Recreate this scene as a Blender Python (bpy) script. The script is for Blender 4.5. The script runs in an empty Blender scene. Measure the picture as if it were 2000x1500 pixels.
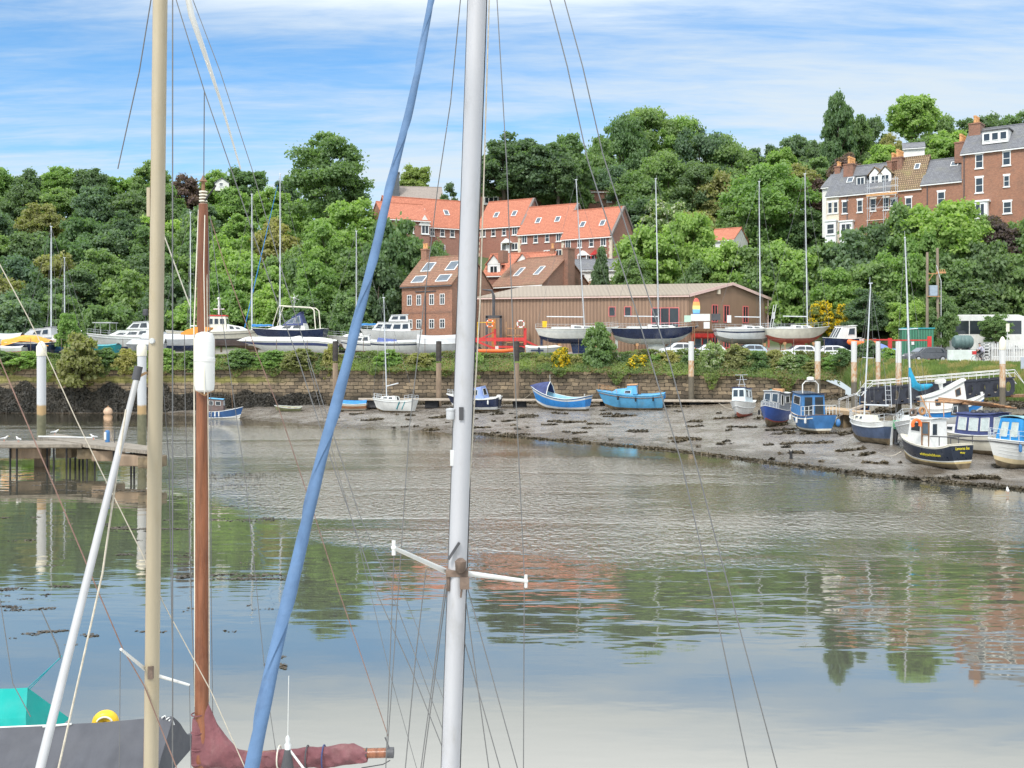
import bpy, bmesh, math, random
import numpy as np
from mathutils import Vector, Matrix
R = math.radians
SC = bpy.context.scene
COL = SC.collection
F = 2000.0; HC = 7.0; YH = 690.0
# ---------------------------------------------------------------- camera
cd = bpy.data.cameras.new('camera'); cam = bpy.data.objects.new('camera', cd); COL.objects.link(cam)
cam.location = (0, 0, HC); cam.rotation_euler = (R(90), 0, 0)
cd.sensor_width = 36; cd.lens = 36; cd.shift_y = -0.03; cd.clip_start = 0.2; cd.clip_end = 6000
SC.camera = cam
SC.view_settings.view_transform = 'Standard'; SC.view_settings.look = 'None'
SC.view_settings.exposure = 0.85; SC.view_settings.gamma = 1
# ---------------------------------------------------------------- sun and sky
SUN_EL, SUN_AZ = 48, 205      # azimuth measured from +Y clockwise: behind the camera, a little to the left
sd = bpy.data.lights.new('sun', 'SUN'); sun = bpy.data.objects.new('sun', sd); COL.objects.link(sun)
sd.energy = 1.7; sd.angle = R(12); sd.color = (1, .955, .89)
_d = Vector((math.sin(R(SUN_AZ))*math.cos(R(SUN_EL)), math.cos(R(SUN_AZ))*math.cos(R(SUN_EL)), math.sin(R(SUN_EL))))
sun.rotation_euler = _d.to_track_quat('Z', 'Y').to_euler()
W = bpy.data.worlds.new('World'); SC.world = W; W.use_nodes = True
wn = W.node_tree; wn.nodes.clear()
def N(nt, t, **kw):
    n = nt.nodes.new(t)
    for k, v in kw.items():
        if k == 'i':
            for a, b in v.items(): n.inputs[a].default_value = b
        else: setattr(n, k, v)
    return n
def math_n(nt, op, a, b=None, clamp=False):
    n = nt.nodes.new('ShaderNodeMath'); n.operation = op; n.use_clamp = clamp
    for k, x in enumerate((a, b)):
        if x is None: continue
        if isinstance(x, (int, float)): n.inputs[k].default_value = x
        else: nt.links.new(x, n.inputs[k])
    return n.outputs[0]
def maprange(nt, x, a, b, c=0., d=1., smooth=True):
    n = nt.nodes.new('ShaderNodeMapRange'); n.interpolation_type = 'SMOOTHSTEP' if smooth else 'LINEAR'; n.clamp = True
    nt.links.new(x, n.inputs[0])
    for k, v in zip((1, 2, 3, 4), (a, b, c, d)): n.inputs[k].default_value = v
    return n.outputs[0]
def mixc(nt, fac, a, b, mode='MIX'):
    n = nt.nodes.new('ShaderNodeMix'); n.data_type = 'RGBA'; n.blend_type = mode
    if isinstance(fac, (int, float)): n.inputs[0].default_value = fac
    else: nt.links.new(fac, n.inputs[0])
    for k, x in ((6, a), (7, b)):
        if isinstance(x, (tuple, list)): n.inputs[k].default_value = (*x[:3], 1)
        else: nt.links.new(x, n.inputs[k])
    return n.outputs[2]
def noise(nt, vec, scale, detail=3, rough=.5, dist=0):
    n = nt.nodes.new('ShaderNodeTexNoise'); n.inputs['Scale'].default_value = scale
    n.inputs['Detail'].default_value = detail; n.inputs['Roughness'].default_value = rough; n.inputs['Distortion'].default_value = dist
    if vec is not None: nt.links.new(vec, n.inputs['Vector'])
    return n.outputs['Fac']
def mapping(nt, vec, scale=(1, 1, 1), rot=(0, 0, 0), loc=(0, 0, 0)):
    n = nt.nodes.new('ShaderNodeMapping'); nt.links.new(vec, n.inputs[0])
    n.inputs['Scale'].default_value = scale; n.inputs['Rotation'].default_value = rot; n.inputs['Location'].default_value = loc
    return n.outputs[0]
sky = N(wn, 'ShaderNodeTexSky'); sky.sky_type = 'NISHITA'; sky.sun_disc = False
sky.sun_elevation = R(SUN_EL); sky.sun_rotation = R(SUN_AZ); sky.altitude = 0; sky.air_density = 1.0; sky.dust_density = .6; sky.ozone_density = 2.0
tc = N(wn, 'ShaderNodeTexCoord')
sx = N(wn, 'ShaderNodeSeparateXYZ'); wn.links.new(tc.outputs['Generated'], sx.inputs[0])
zz = math_n(wn, 'ADD', math_n(wn, 'MAXIMUM', sx.outputs[2], 0.0), .12)
cx = N(wn, 'ShaderNodeCombineXYZ')
wn.links.new(math_n(wn, 'DIVIDE', sx.outputs[0], zz), cx.inputs[0]); wn.links.new(math_n(wn, 'DIVIDE', sx.outputs[1], zz), cx.inputs[1])
m1 = mapping(wn, cx.outputs[0], (.55, 1.5, 1), (0, 0, R(-14)))
n1 = noise(wn, m1, .9, 8, .62, .6)
m2 = mapping(wn, cx.outputs[0], (1.6, 7, 1), (0, 0, R(-20)))
n2 = noise(wn, m2, 1.5, 6, .65, .4)
cl = math_n(wn, 'ADD', math_n(wn, 'MULTIPLY', n1, .68), math_n(wn, 'MULTIPLY', n2, .32))
elev = math_n(wn, 'ADD', maprange(wn, sx.outputs[2], 0.0, .36, .27, .0), maprange(wn, sx.outputs[2], .26, .42, 0, .42))   # thicker veil low down and overhead
lft = maprange(wn, sx.outputs[0], -.5, .0, -.05, .04)            # clearer blue on the left
cl = math_n(wn, 'ADD', math_n(wn, 'ADD', cl, elev), lft)
cl = maprange(wn, cl, .42, .78, 0, .92)
mx = mixc(wn, 1.0, sky.outputs[0], (.60, .92, 1.10), 'MULTIPLY')
ccol = mixc(wn, maprange(wn, sx.outputs[2], .275, .44), (4.3, 4.8, 5.15), (9.9, 10.4, 10.9))
skyc = mixc(wn, cl, mx, ccol)
bg = N(wn, 'ShaderNodeBackground'); wn.links.new(skyc, bg.inputs[0]); bg.inputs[1].default_value = .1
wo = N(wn, 'ShaderNodeOutputWorld'); wn.links.new(bg.outputs[0], wo.inputs[0])

# ---------------------------------------------------------------- helpers
def P(px, py, D): return Vector(((px-1000)*D/F, D, HC+(YH-py)*D/F))
def X(px, D): return (px-1000)*D/F
def itp(x, tab):
    return float(np.interp(x, [a for a, b in tab], [b for a, b in tab]))
def tag(o, label=None, cat=None, group=None, kind=None):
    if label: o['label'] = label
    if cat: o['category'] = cat
    if group: o['group'] = group
    if kind: o['kind'] = kind
    return o
def empty(name, loc=(0, 0, 0), rz=0, label=None, cat=None, group=None, parent=None, rot=None):
    o = bpy.data.objects.new(name, None); COL.objects.link(o); o.location = loc
    o.rotation_euler = rot if rot else (0, 0, rz); o.empty_display_size = .2
    if parent: o.parent = parent
    return tag(o, label, cat, group)
class MB:
    def __init__(s): s.v = []; s.f = []; s.m = []
    def add(s, vs, fs, m=0):
        b = len(s.v); s.v += [tuple(p) for p in vs]; s.f += [tuple(b+i for i in q) for q in fs]; s.m += [m]*len(fs); return s
    def box(s, c, d, m=0, rz=0, M=None):
        x, y, z = d[0]/2, d[1]/2, d[2]/2; vs = [Vector((a*x, b*y, e*z)) for e in (-1, 1) for a, b in ((-1, -1), (1, -1), (1, 1), (-1, 1))]
        if M is not None: vs = [M @ p for p in vs]
        elif rz: q = Matrix.Rotation(rz, 3, 'Z'); vs = [q @ p for p in vs]
        c = Vector(c); vs = [p+c for p in vs]
        return s.add(vs, [(3, 2, 1, 0), (4, 5, 6, 7), (0, 1, 5, 4), (1, 2, 6, 5), (2, 3, 7, 6), (3, 0, 4, 7)], m)
    def bx(s, x0, x1, y0, y1, z0, z1, m=0): return s.box(((x0+x1)/2, (y0+y1)/2, (z0+z1)/2), (abs(x1-x0), abs(y1-y0), abs(z1-z0)), m)
    def bar(s, a, b, w, h, m=0):
        a, b = Vector(a), Vector(b); d = b-a; q = d.to_track_quat('X', 'Z').to_matrix()
        return s.box((a+b)/2, (d.length, w, h), m, M=q)
    def tube(s, pts, r, n=6, m=0, cap=True):
        pts = [Vector(p) for p in pts]; k = len(pts); rs = r if isinstance(r, (list, tuple)) else [r]*k
        rings = []; ref = None
        for i, p in enumerate(pts):
            t = (pts[min(i+1, k-1)]-pts[max(i-1, 0)]).normalized()
            if ref is None: ref = t.orthogonal().normalized()
            ref = (ref-t*ref.dot(t)).normalized(); w = t.cross(ref)
            rings.append([p+(ref*math.cos(2*math.pi*j/n)+w*math.sin(2*math.pi*j/n))*rs[i] for j in range(n)])
        return s.loft(rings, m, cap)
    def loft(s, rings, m=0, cap=True, closed=True):
        n = len(rings[0]); vs = [p for r in rings for p in r]; fs = []
        for i in range(len(rings)-1):
            for j in range(n if closed else n-1):
                a = i*n+j; b = i*n+(j+1) % n; fs.append((a, b, b+n, a+n))
        if cap: fs += [tuple(range(n))[::-1], tuple((len(rings)-1)*n+j for j in range(n))]
        return s.add(vs, fs, m)
    def lathe(s, c, prof, n=16, m=0, axis='Z'):
        rings = []
        for r, z in prof:
            rg = []
            for j in range(n):
                a = 2*math.pi*j/n; u, v = r*math.cos(a), r*math.sin(a)
                p = {'Z': (u, v, z), 'X': (z, u, v), 'Y': (u, z, v)}[axis]; rg.append(Vector(c)+Vector(p))
            rings.append(rg)
        return s.loft(rings, m)
    def ball(s, c, r, n=10, k=6, m=0):
        r = r if isinstance(r, (tuple, list)) else (r, r, r); rings = []
        for i in range(k+1):
            a = math.pi*(i/k); a = min(max(a, .05), math.pi-.05)
            rings.append([Vector(c)+Vector((r[0]*math.sin(a)*math.cos(2*math.pi*j/n), r[1]*math.sin(a)*math.sin(2*math.pi*j/n), -r[2]*math.cos(a))) for j in range(n)])
        return s.loft(rings, m)
    def prism(s, poly, ext, m=0):
        ext = Vector(ext); a = [Vector(p) for p in poly]; b = [p+ext for p in a]; n = len(a)
        return s.add(a+b, [tuple(range(n))[::-1], tuple(range(n, 2*n))]+[(i, (i+1) % n, n+(i+1) % n, n+i) for i in range(n)], m)
    def torus(s, c, R0, r, axis='Y', n=20, k=8, m=0, a0=0, a1=360):
        rings = []; full = (a1-a0) >= 360; K = n if full else n+1
        for i in range(K):
            a = R(a0+(a1-a0)*i/n); rg = []
            for j in range(k):
                b = 2*math.pi*j/k; q = R0+r*math.cos(b); h = r*math.sin(b)
                p = {'Z': (q*math.cos(a), q*math.sin(a), h), 'Y': (q*math.cos(a), h, q*math.sin(a)), 'X': (h, q*math.cos(a), q*math.sin(a))}[axis]
                rg.append(Vector(c)+Vector(p))
            rings.append(rg)
        if full: rings.append(rings[0])
        return s.loft(rings, m, cap=not full)
    def build(s, name, mats, parent=None, smooth=False, bevel=0, loc=None):
        me = bpy.data.meshes.new(name); me.from_pydata(s.v, [], s.f)
        if not isinstance(mats, (list, tuple)): mats = [mats]
        for x in mats: me.materials.append(x)
        if len(mats) > 1: me.polygons.foreach_set('material_index', s.m)
        if smooth: me.polygons.foreach_set('use_smooth', [True]*len(me.polygons))
        bm = bmesh.new(); bm.from_mesh(me); bmesh.ops.remove_doubles(bm, verts=bm.verts, dist=1e-5)
        bmesh.ops.recalc_face_normals(bm, faces=bm.faces); bm.to_mesh(me); bm.free()
        if smooth and hasattr(me, 'set_sharp_from_angle'): me.set_sharp_from_angle(angle=R(42))
        o = bpy.data.objects.new(name, me); COL.objects.link(o)
        if parent: o.parent = parent
        if loc is not None: o.location = loc
        if bevel:
            b = o.modifiers.new('bevel', 'BEVEL'); b.width = bevel; b.segments = 2; b.limit_method = 'ANGLE'; b.angle_limit = R(50)
        return o
def lnk(o, parent=None):
    COL.objects.link(o)
    if parent: o.parent = parent
    return o
def copy_tree(o, parent=None):
    kids = [c for c in bpy.data.objects if c.parent == o]
    c = o.copy(); COL.objects.link(c); c.parent = parent
    for k in kids: copy_tree(k, c)
    return c

# ---------------------------------------------------------------- materials
MATS = {}
def new_mat(name):
    m = bpy.data.materials.new(name); m.use_nodes = True; nt = m.node_tree; nt.nodes.clear()
    out = N(nt, 'ShaderNodeOutputMaterial'); b = N(nt, 'ShaderNodeBsdfPrincipled'); nt.links.new(b.outputs[0], out.inputs[0])
    return m, nt, b
def paint(name, col, rough=.45, var=.14, scale=2.5, metal=0, bump=0, bscale=None, dirt=None, dscale=1.2, damt=.5, spec=.5, stretch=(1, 1, 1)):
    if name in MATS: return MATS[name]
    m, nt, b = new_mat(name); tcn = N(nt, 'ShaderNodeTexCoord').outputs['Object']
    v = mapping(nt, tcn, stretch)
    nz = noise(nt, v, scale, 5, .6); lo = tuple(c*(1-var) for c in col); hi = tuple(min(1, c*(1+var)) for c in col)
    c = mixc(nt, maprange(nt, nz, .3, .7), lo, hi)
    if dirt:
        dn = noise(nt, mapping(nt, tcn, (1, 1, .45), loc=(7, 3, 1)), dscale, 7, .7)
        c = mixc(nt, maprange(nt, dn, .5, .72, 0, damt), c, dirt)
    nt.links.new(c, b.inputs['Base Color'])
    r = noise(nt, v, scale*2.3, 3); nt.links.new(maprange(nt, r, .3, .7, max(.02, rough-.1), min(1, rough+.12)), b.inputs['Roughness'])
    b.inputs['Metallic'].default_value = metal; b.inputs['Specular IOR Level'].default_value = spec
    if bump:
        bn = N(nt, 'ShaderNodeBump'); bn.inputs['Distance'].default_value = bump; bn.inputs['Strength'].default_value = 1
        nt.links.new(noise(nt, v, bscale or scale*6, 4, .6), bn.inputs['Height']); nt.links.new(bn.outputs[0], b.inputs['Normal'])
    MATS[name] = m; return m
def brickm(name, c1, c2, mortar, bw=.23, bh=.075, ms=.012, stain=(.12, .1, .08), samt=.35, bump=.012, kx=1., kz=1., rough=.85, off=.5, ux='xy'):
    if name in MATS: return MATS[name]
    m, nt, b = new_mat(name); t = N(nt, 'ShaderNodeTexCoord').outputs['Object']
    s = N(nt, 'ShaderNodeSeparateXYZ'); nt.links.new(t, s.inputs[0]); c = N(nt, 'ShaderNodeCombineXYZ')
    nt.links.new(math_n(nt, 'MULTIPLY', math_n(nt, 'ADD', s.outputs[0], s.outputs[1]) if ux == 'xy' else s.outputs[0], kx), c.inputs[0])
    nt.links.new(math_n(nt, 'MULTIPLY', s.outputs[2], kz), c.inputs[1])
    bt = N(nt, 'ShaderNodeTexBrick'); nt.links.new(c.outputs[0], bt.inputs[0]); bt.offset = off
    bt.inputs['Color1'].default_value = (*c1, 1); bt.inputs['Color2'].default_value = (*c2, 1); bt.inputs['Mortar'].default_value = (*mortar, 1)
    bt.inputs['Scale'].default_value = 1; bt.inputs['Mortar Size'].default_value = ms; bt.inputs['Brick Width'].default_value = bw; bt.inputs['Row Height'].default_value = bh
    big = noise(nt, t, .7, 6, .65)
    col = mixc(nt, maprange(nt, big, .45, .75, 0, samt), bt.outputs[0], stain)
    med = noise(nt, t, 3.5, 4, .6); col = mixc(nt, .5, col, mixc(nt, med, (.62, .62, .62), (1.35, 1.35, 1.35)), 'MULTIPLY')
    nt.links.new(col, b.inputs['Base Color']); b.inputs['Roughness'].default_value = rough
    bn = N(nt, 'ShaderNodeBump'); bn.inputs['Distance'].default_value = bump
    nt.links.new(math_n(nt, 'SUBTRACT', math_n(nt, 'MULTIPLY', med, .6), bt.outputs[1]), bn.inputs['Height']); nt.links.new(bn.outputs[0], b.inputs['Normal'])
    MATS[name] = m; return m
def ribbed(name, col, pitch=.25, depth=.02, dark=.6, axis='xy', rough=.6, var=.12):
    if name in MATS: return MATS[name]
    m, nt, b = new_mat(name); t = N(nt, 'ShaderNodeTexCoord').outputs['Object']
    s = N(nt, 'ShaderNodeSeparateXYZ'); nt.links.new(t, s.inputs[0])
    u = math_n(nt, 'ADD', s.outputs[0], s.outputs[1]) if axis == 'xy' else (s.outputs[2] if axis == 'z' else s.outputs[0])
    w = math_n(nt, 'SINE', math_n(nt, 'MULTIPLY', u, 2*math.pi/pitch)); w = maprange(nt, w, -.9, .2)
    nz = noise(nt, mapping(nt, t, (1, 1, .3)), 1.3, 5, .6)
    c = mixc(nt, nz, tuple(x*(1-var) for x in col), tuple(x*(1+var) for x in col))
    c = mixc(nt, w, tuple(x*dark for x in col), c)
    nt.links.new(c, b.inputs['Base Color']); b.inputs['Roughness'].default_value = rough
    bn = N(nt, 'ShaderNodeBump'); bn.inputs['Distance'].default_value = depth; nt.links.new(w, bn.inputs['Height']); nt.links.new(bn.outputs[0], b.inputs['Normal'])
    MATS[name] = m; return m
def leafm(name, dark, light, hueamt=.0, fl=None, flamt=0., trans=.48):
    if name in MATS: return MATS[name]
    m = bpy.data.materials.new(name); m.use_nodes = True; nt = m.node_tree; nt.nodes.clear(); out = N(nt, 'ShaderNodeOutputMaterial')
    t = N(nt, 'ShaderNodeTexCoord').outputs['Object']; g = N(nt, 'ShaderNodeNewGeometry'); oi = N(nt, 'ShaderNodeObjectInfo')
    isl = g.outputs['Random Per Island']
    big = noise(nt, t, .33, 4, .6)
    dark = tuple((x*3.0+.028)*k for x, k in zip(dark, (1.02, 1.0, .9))); light = tuple(min(.55, (x*2.0+.03)*k) for x, k in zip(light, (.96, .93, .86)))
    f = math_n(nt, 'ADD', math_n(nt, 'MULTIPLY', isl, .45), math_n(nt, 'MULTIPLY', maprange(nt, big, .3, .7), .55))
    c = mixc(nt, f, dark, light)
    c = mixc(nt, 1.0, c, mixc(nt, oi.outputs['Random'], (.78, .84, .85), (1.2, 1.14, 1.0)), 'MULTIPLY')
    if fl:
        fn = noise(nt, t, 1.6, 2, .5)
        fm = math_n(nt, 'MULTIPLY', maprange(nt, fn, .40, .52), math_n(nt, 'GREATER_THAN', isl, 1-flamt)); c = mixc(nt, fm, c, fl)
    d = N(nt, 'ShaderNodeBsdfPrincipled'); nt.links.new(c, d.inputs['Base Color']); d.inputs['Roughness'].default_value = .55; d.inputs['Specular IOR Level'].default_value = .35
    tr = N(nt, 'ShaderNodeBsdfTranslucent'); nt.links.new(mixc(nt, 1.0, c, (1.3, 1.5, .6), 'MULTIPLY'), tr.inputs[0])
    mxs = N(nt, 'ShaderNodeMixShader'); mxs.inputs[0].default_value = trans
    nt.links.new(d.outputs[0], mxs.inputs[1]); nt.links.new(tr.outputs[0], mxs.inputs[2]); nt.links.new(mxs.outputs[0], out.inputs[0])
    MATS[name] = m; return m
def glassm(name='window_glass', col=(.02, .025, .03), rough=.06):
    if name in MATS: return MATS[name]
    m, nt, b = new_mat(name); b.inputs['Base Color'].default_value = (*col, 1); b.inputs['Roughness'].default_value = rough
    t = N(nt, 'ShaderNodeTexCoord').outputs['Object']; nz = noise(nt, t, .9, 2)
    nt.links.new(mixc(nt, nz, tuple(c*.5 for c in col), tuple(c*2.4 for c in col)), b.inputs['Base Color'])
    b.inputs['Specular IOR Level'].default_value = .8; MATS[name] = m; return m
M_white = paint('white_gelcoat', (.68, .68, .65), .3, .06, 1.5, dirt=(.45, .42, .34), dscale=1.6, damt=.35)
M_cream = paint('cream_paint', (.72, .68, .56), .4, .08, 1.5, dirt=(.4, .34, .24), damt=.35)
M_greyw = paint('grey_white_deck', (.6, .61, .6), .55, .12, 2, dirt=(.35, .34, .3), damt=.4)
M_navy = paint('navy_paint', (.018, .03, .075), .3, .2, 1.2, dirt=(.12, .13, .15), damt=.3)
M_blue = paint('blue_paint', (.05, .17, .38), .4, .18, 1.5, dirt=(.16, .2, .24), damt=.35)
M_lblue = paint('light_blue_paint', (.10, .36, .60), .5, .14, 1.5, dirt=(.2, .3, .32), damt=.5)
M_bblue = paint('bright_blue_paint', (.03, .24, .62), .35, .12, 1.5, dirt=(.2, .26, .3), damt=.25)
M_dblue = paint('dark_blue_canvas', (.045, .06, .16), .75, .2, 2)
M_antif = paint('fouled_bottom', (.16, .12, .07), .8, .35, 2.5, bump=.01, dirt=(.05, .045, .03), damt=.8)
M_red = paint('red_paint', (.55, .04, .035), .4, .16, 1.5, dirt=(.25, .1, .07), damt=.4)
M_redb = paint('red_bottom_paint', (.36, .08, .05), .7, .2, 2, dirt=(.2, .15, .1), damt=.5)
M_teal = paint('teal_paint', (.03, .30, .34), .4, .15, 1.5)
M_wood = paint('brown_timber', (.22, .12, .06), .6, .3, 6, stretch=(1, 1, .2), bump=.003)
M_deckwood = paint('weathered_decking', (.40, .34, .27), .85, .22, 1.6, stretch=(1, 6, 1), bump=.01, dirt=(.5, .48, .44), damt=.5)
M_black = paint('black_rubber', (.02, .02, .022), .7, .3, 4)
M_dkgrey = paint('dark_grey_paint', (.07, .07, .075), .6, .25, 2)
M_grey = paint('grey_canvas', (.30, .31, .33), .8, .15, 1.5, bump=.01, bscale=3)
M_lgrey = paint('pale_grey_canvas', (.46, .47, .48), .8, .12, 1.5, bump=.015, bscale=2.5)
M_alu = paint('aluminium', (.62, .64, .66), .38, .08, 1.5, metal=.35)
M_steel = paint('stainless_rail', (.7, .71, .72), .3, .05, 3, metal=.6)
M_wire = paint('rigging_wire', (.17, .17, .17), .5, .1, 2, metal=.4)
M_orange = paint('orange_plastic', (.85, .16, .03), .45, .1, 3)
M_yellow = paint('yellow_plastic', (.80, .50, .02), .45, .12, 3)
M_tarp = paint('orange_tarpaulin', (.75, .33, .04), .7, .12, 2, bump=.02, bscale=3)
M_btarp = paint('blue_tarpaulin', (.03, .20, .48), .7, .14, 2, bump=.02, bscale=3)
M_rust = paint('rusty_steel', (.42, .22, .10), .85, .3, 4, dirt=(.5, .4, .25), damt=.6)
M_brk = paint('corroded_metal', (.17, .12, .09), .7, .4, 8, dirt=(.30, .28, .25), dscale=5, damt=.4)
M_rope = paint('rope', (.5, .45, .36), .9, .15, 20)
M_glass = glassm(); M_glassb = glassm('bluish_glass', (.05, .07, .09), .08)
# ================================================================ ground, mud, water
SHORE = [(-1400, 119), (0, 120), (330, 119), (440, 115), (500, 106.5), (600, 101), (700, 96.5), (950, 87.5), (1100, 81.4), (1300, 73.7), (1500, 65), (1700, 58.3), (1850, 54.9), (2000, 52.2), (2400, 45), (3200, 36)]
WALL = [(-1400, 121), (0, 121), (600, 120), (1100, 118), (1400, 114), (1640, 108), (1690, 97), (1755, 91.5), (2000, 84), (2500, 76), (3200, 66)]
ZB = [(-1400, .1), (0, .2), (400, .6), (600, 1.0), (1100, 1.5), (1400, 1.8), (1640, 2.6), (1755, 2.9), (3200, 3.2)]
WTOP = [(-1400, 5.3), (0, 5.3), (600, 5.2), (1100, 5.1), (1400, 4.7), (1640, 4.3)]
TOPD = [(-1400, 124.5), (1100, 121.5), (1400, 117.5), (1640, 112), (1700, 104), (1755, 99.5), (2000, 91), (2500, 83), (3200, 74)]
TOPZ = [(-1400, 6.5), (1400, 6.45), (1700, 6.2), (2000, 6.0), (3200, 5.8)]
def mudz(px, D):
    s0, s1 = itp(px, SHORE), itp(px, WALL); s = (D-s0)/max(.8, s1-s0)
    return itp(px, ZB)*max(0, min(1, s))**1.5 if s > 0 else s*1.2
HD = [112, 121, 130, 145, 160, 175, 190, 210, 240, 300, 420, 700, 1500, 5000]
HT = {-900: (6.5, 6.5, 6.5, 6.8, 9.5, 13.5, 18, 24, 33, 48, 50, 48, 46, 40),
      0:    (6.5, 6.5, 6.5, 6.8, 9.5, 13.5, 18, 24, 33, 48, 50, 48, 46, 40),
      400:  (6.5, 6.5, 6.5, 6.8, 9.5, 13, 17, 23, 32, 44, 46, 46, 44, 40),
      700:  (6.5, 6.5, 6.6, 7.5, 12, 17, 22, 27, 34, 40, 42, 44, 44, 40),
      850:  (6.5, 6.5, 7, 9, 15, 22.5, 27, 32, 36, 40, 42, 44, 44, 40),
      1240: (6.5, 6.5, 7, 9, 15, 22.5, 27, 34, 40, 46, 46, 44, 44, 40),
      1450: (6.4, 6.5, 7, 10, 15, 21, 26, 32, 40, 47, 48, 46, 44, 40),
      1640: (6.4, 6.5, 8, 15, 23, 26, 30, 35, 40, 46, 48, 46, 44, 40),
      1800: (6.4, 6.6, 9, 20, 26, 27, 31, 36, 41, 46, 48, 46, 44, 40),
      2000: (6.5, 6.8, 12, 25, 27, 29, 32, 36, 41, 46, 48, 46, 44, 40),
      2900: (6.5, 7.5, 14, 25, 27, 29, 32, 36, 41, 46, 48, 46, 44, 40)}
HK = sorted(HT)
def hz(px, D):
    zs = [float(np.interp(D, HD, HT[k])) for k in HK]
    return float(np.interp(px, HK, zs))
def grid(name, cols, rows, fn, mats, smooth=True, kind='structure'):
    v = [fn(a, b) for b in rows for a in cols]; n = len(cols)
    f = [(j*n+i, j*n+i+1, (j+1)*n+i+1, (j+1)*n+i) for j in range(len(rows)-1) for i in range(n-1)]
    me = bpy.data.meshes.new(name); me.from_pydata(v, [], f); me.materials.append(mats)
    if smooth: me.polygons.foreach_set('use_smooth', [True]*len(f))
    o = bpy.data.objects.new(name, me); COL.objects.link(o)
    if kind: o['kind'] = kind
    return o
rnd = random.Random(5)
from mathutils import noise as mnoise
# mud
m_mud, nt, b = new_mat('wet_mud')
t = N(nt, 'ShaderNodeNewGeometry').outputs['Position']
n1_ = noise(nt, t, .35, 6, .6); n2_ = noise(nt, mapping(nt, t, (1, .6, 1)), 1.6, 6, .62)
c = mixc(nt, maprange(nt, n1_, .35, .65), (.16, .138, .115), (.25, .23, .205))
c = mixc(nt, maprange(nt, n2_, .52, .68, 0, .75), c, (.13, .105, .075))
sz = N(nt, 'ShaderNodeSeparateXYZ'); nt.links.new(t, sz.inputs[0])
c = mixc(nt, maprange(nt, math_n(nt, 'ADD', sz.outputs[2], math_n(nt, 'MULTIPLY', n1_, .5)), .3, .42, .8, 0), c, (.075, .058, .04))  # waterline strip: weed and shadow tone put into the mud colour
c = mixc(nt, maprange(nt, math_n(nt, 'ADD', sz.outputs[2], math_n(nt, 'MULTIPLY', n2_, .7)), 1.35, 1.9, 0, .65), c, (.15, .115, .075))
nt.links.new(c, b.inputs['Base Color']); nt.links.new(maprange(nt, n2_, .4, .66, .16, .55), b.inputs['Roughness'])
rn = noise(nt, mapping(nt, t, (.9, .22, 1), (0, 0, R(-18))), 1.0, 5, .6, .8); rn = maprange(nt, math_n(nt, 'ABSOLUTE', math_n(nt, 'SUBTRACT', rn, .5)), 0, .035, .75, 1)
nt.links.new(mixc(nt, rn, (.06, .05, .04), c), b.inputs['Base Color'])
bn = N(nt, 'ShaderNodeBump'); bn.inputs['Distance'].default_value = .07
nt.links.new(math_n(nt, 'ADD', noise(nt, t, 2.2, 6, .65), math_n(nt, 'MULTIPLY', noise(nt, t, 9, 4, .6), .3)), bn.inputs['Height']); nt.links.new(bn.outputs[0], b.inputs['Normal'])
def mudp(px, s):
    s0, s1 = itp(px, SHORE), itp(px, WALL)+.6; D = s0+(s1-s0)*s; z = mudz(px, D)
    x = X(px, D)
    if s > -.02: z += (.10*mnoise.noise(Vector((x*.5, D*.5, 0)))+.05*mnoise.noise(Vector((x*1.7, D*1.7, 3))))*min(1, max(0, s)*6+.3)*min(1, (s1-s0)/5)
    return (x, D, z)
grid('mud_bank', np.linspace(-300, 3200, 420), [-.35, -.1, -.04, 0, .015, .03, .05]+list(np.linspace(.08, 1, 60)), mudp, m_mud)
# water
m_w = bpy.data.materials.new('river_water'); m_w.use_nodes = True; nt = m_w.node_tree; nt.nodes.clear(); out = N(nt, 'ShaderNodeOutputMaterial')
t = N(nt, 'ShaderNodeNewGeometry').outputs['Position']; s = N(nt, 'ShaderNodeSeparateXYZ'); nt.links.new(t, s.inputs[0]); x_, y_ = s.outputs[0], s.outputs[1]
wob = math_n(nt, 'MULTIPLY', math_n(nt, 'SUBTRACT', noise(nt, mapping(nt, t, (.05, .12, 1)), 1, 4, .6), .5), 26)
wob2 = math_n(nt, 'MULTIPLY', math_n(nt, 'SUBTRACT', noise(nt, mapping(nt, t, (.12, .3, 1), loc=(9, 4, 0)), 1, 4, .6), .5), 14)
yw = math_n(nt, 'ADD', y_, wob2)
line = math_n(nt, 'ADD', math_n(nt, 'SUBTRACT', x_, math_n(nt, 'ADD', math_n(nt, 'MULTIPLY', math_n(nt, 'SUBTRACT', 60, y_), .674), -21)), math_n(nt, 'MULTIPLY', wob, .25))
mA = math_n(nt, 'MULTIPLY', maprange(nt, line, -2, 3), maprange(nt, yw, 31, 47))
mA = math_n(nt, 'MULTIPLY', mA, maprange(nt, yw, 88, 108, 1, .12))
mA = math_n(nt, 'MULTIPLY', mA, maprange(nt, math_n(nt, 'ADD', x_, math_n(nt, 'MULTIPLY', wob, .3)), 8, 20, 1, .33))
far = maprange(nt, y_, 66, 72); far = math_n(nt, 'MULTIPLY', far, maprange(nt, y_, 92, 106, 1, .1))
mA = math_n(nt, 'MAXIMUM', mA, math_n(nt, 'MULTIPLY', far, .8))
calm = maprange(nt, math_n(nt, 'SUBTRACT', math_n(nt, 'ADD', math_n(nt, 'ADD', y_, math_n(nt, 'MULTIPLY', wob, .2)), math_n(nt, 'MULTIPLY', x_, 1.2)), 85), -13, -2, 1, .1)
mA = math_n(nt, 'MULTIPLY', mA, calm); mA = math_n(nt, 'MULTIPLY', mA, maprange(nt, noise(nt, mapping(nt, t, (.03, .11, 1), (0, 0, R(6))), 1.0, 5, .6, .5), .38, .58, .28, 1.15))
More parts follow.
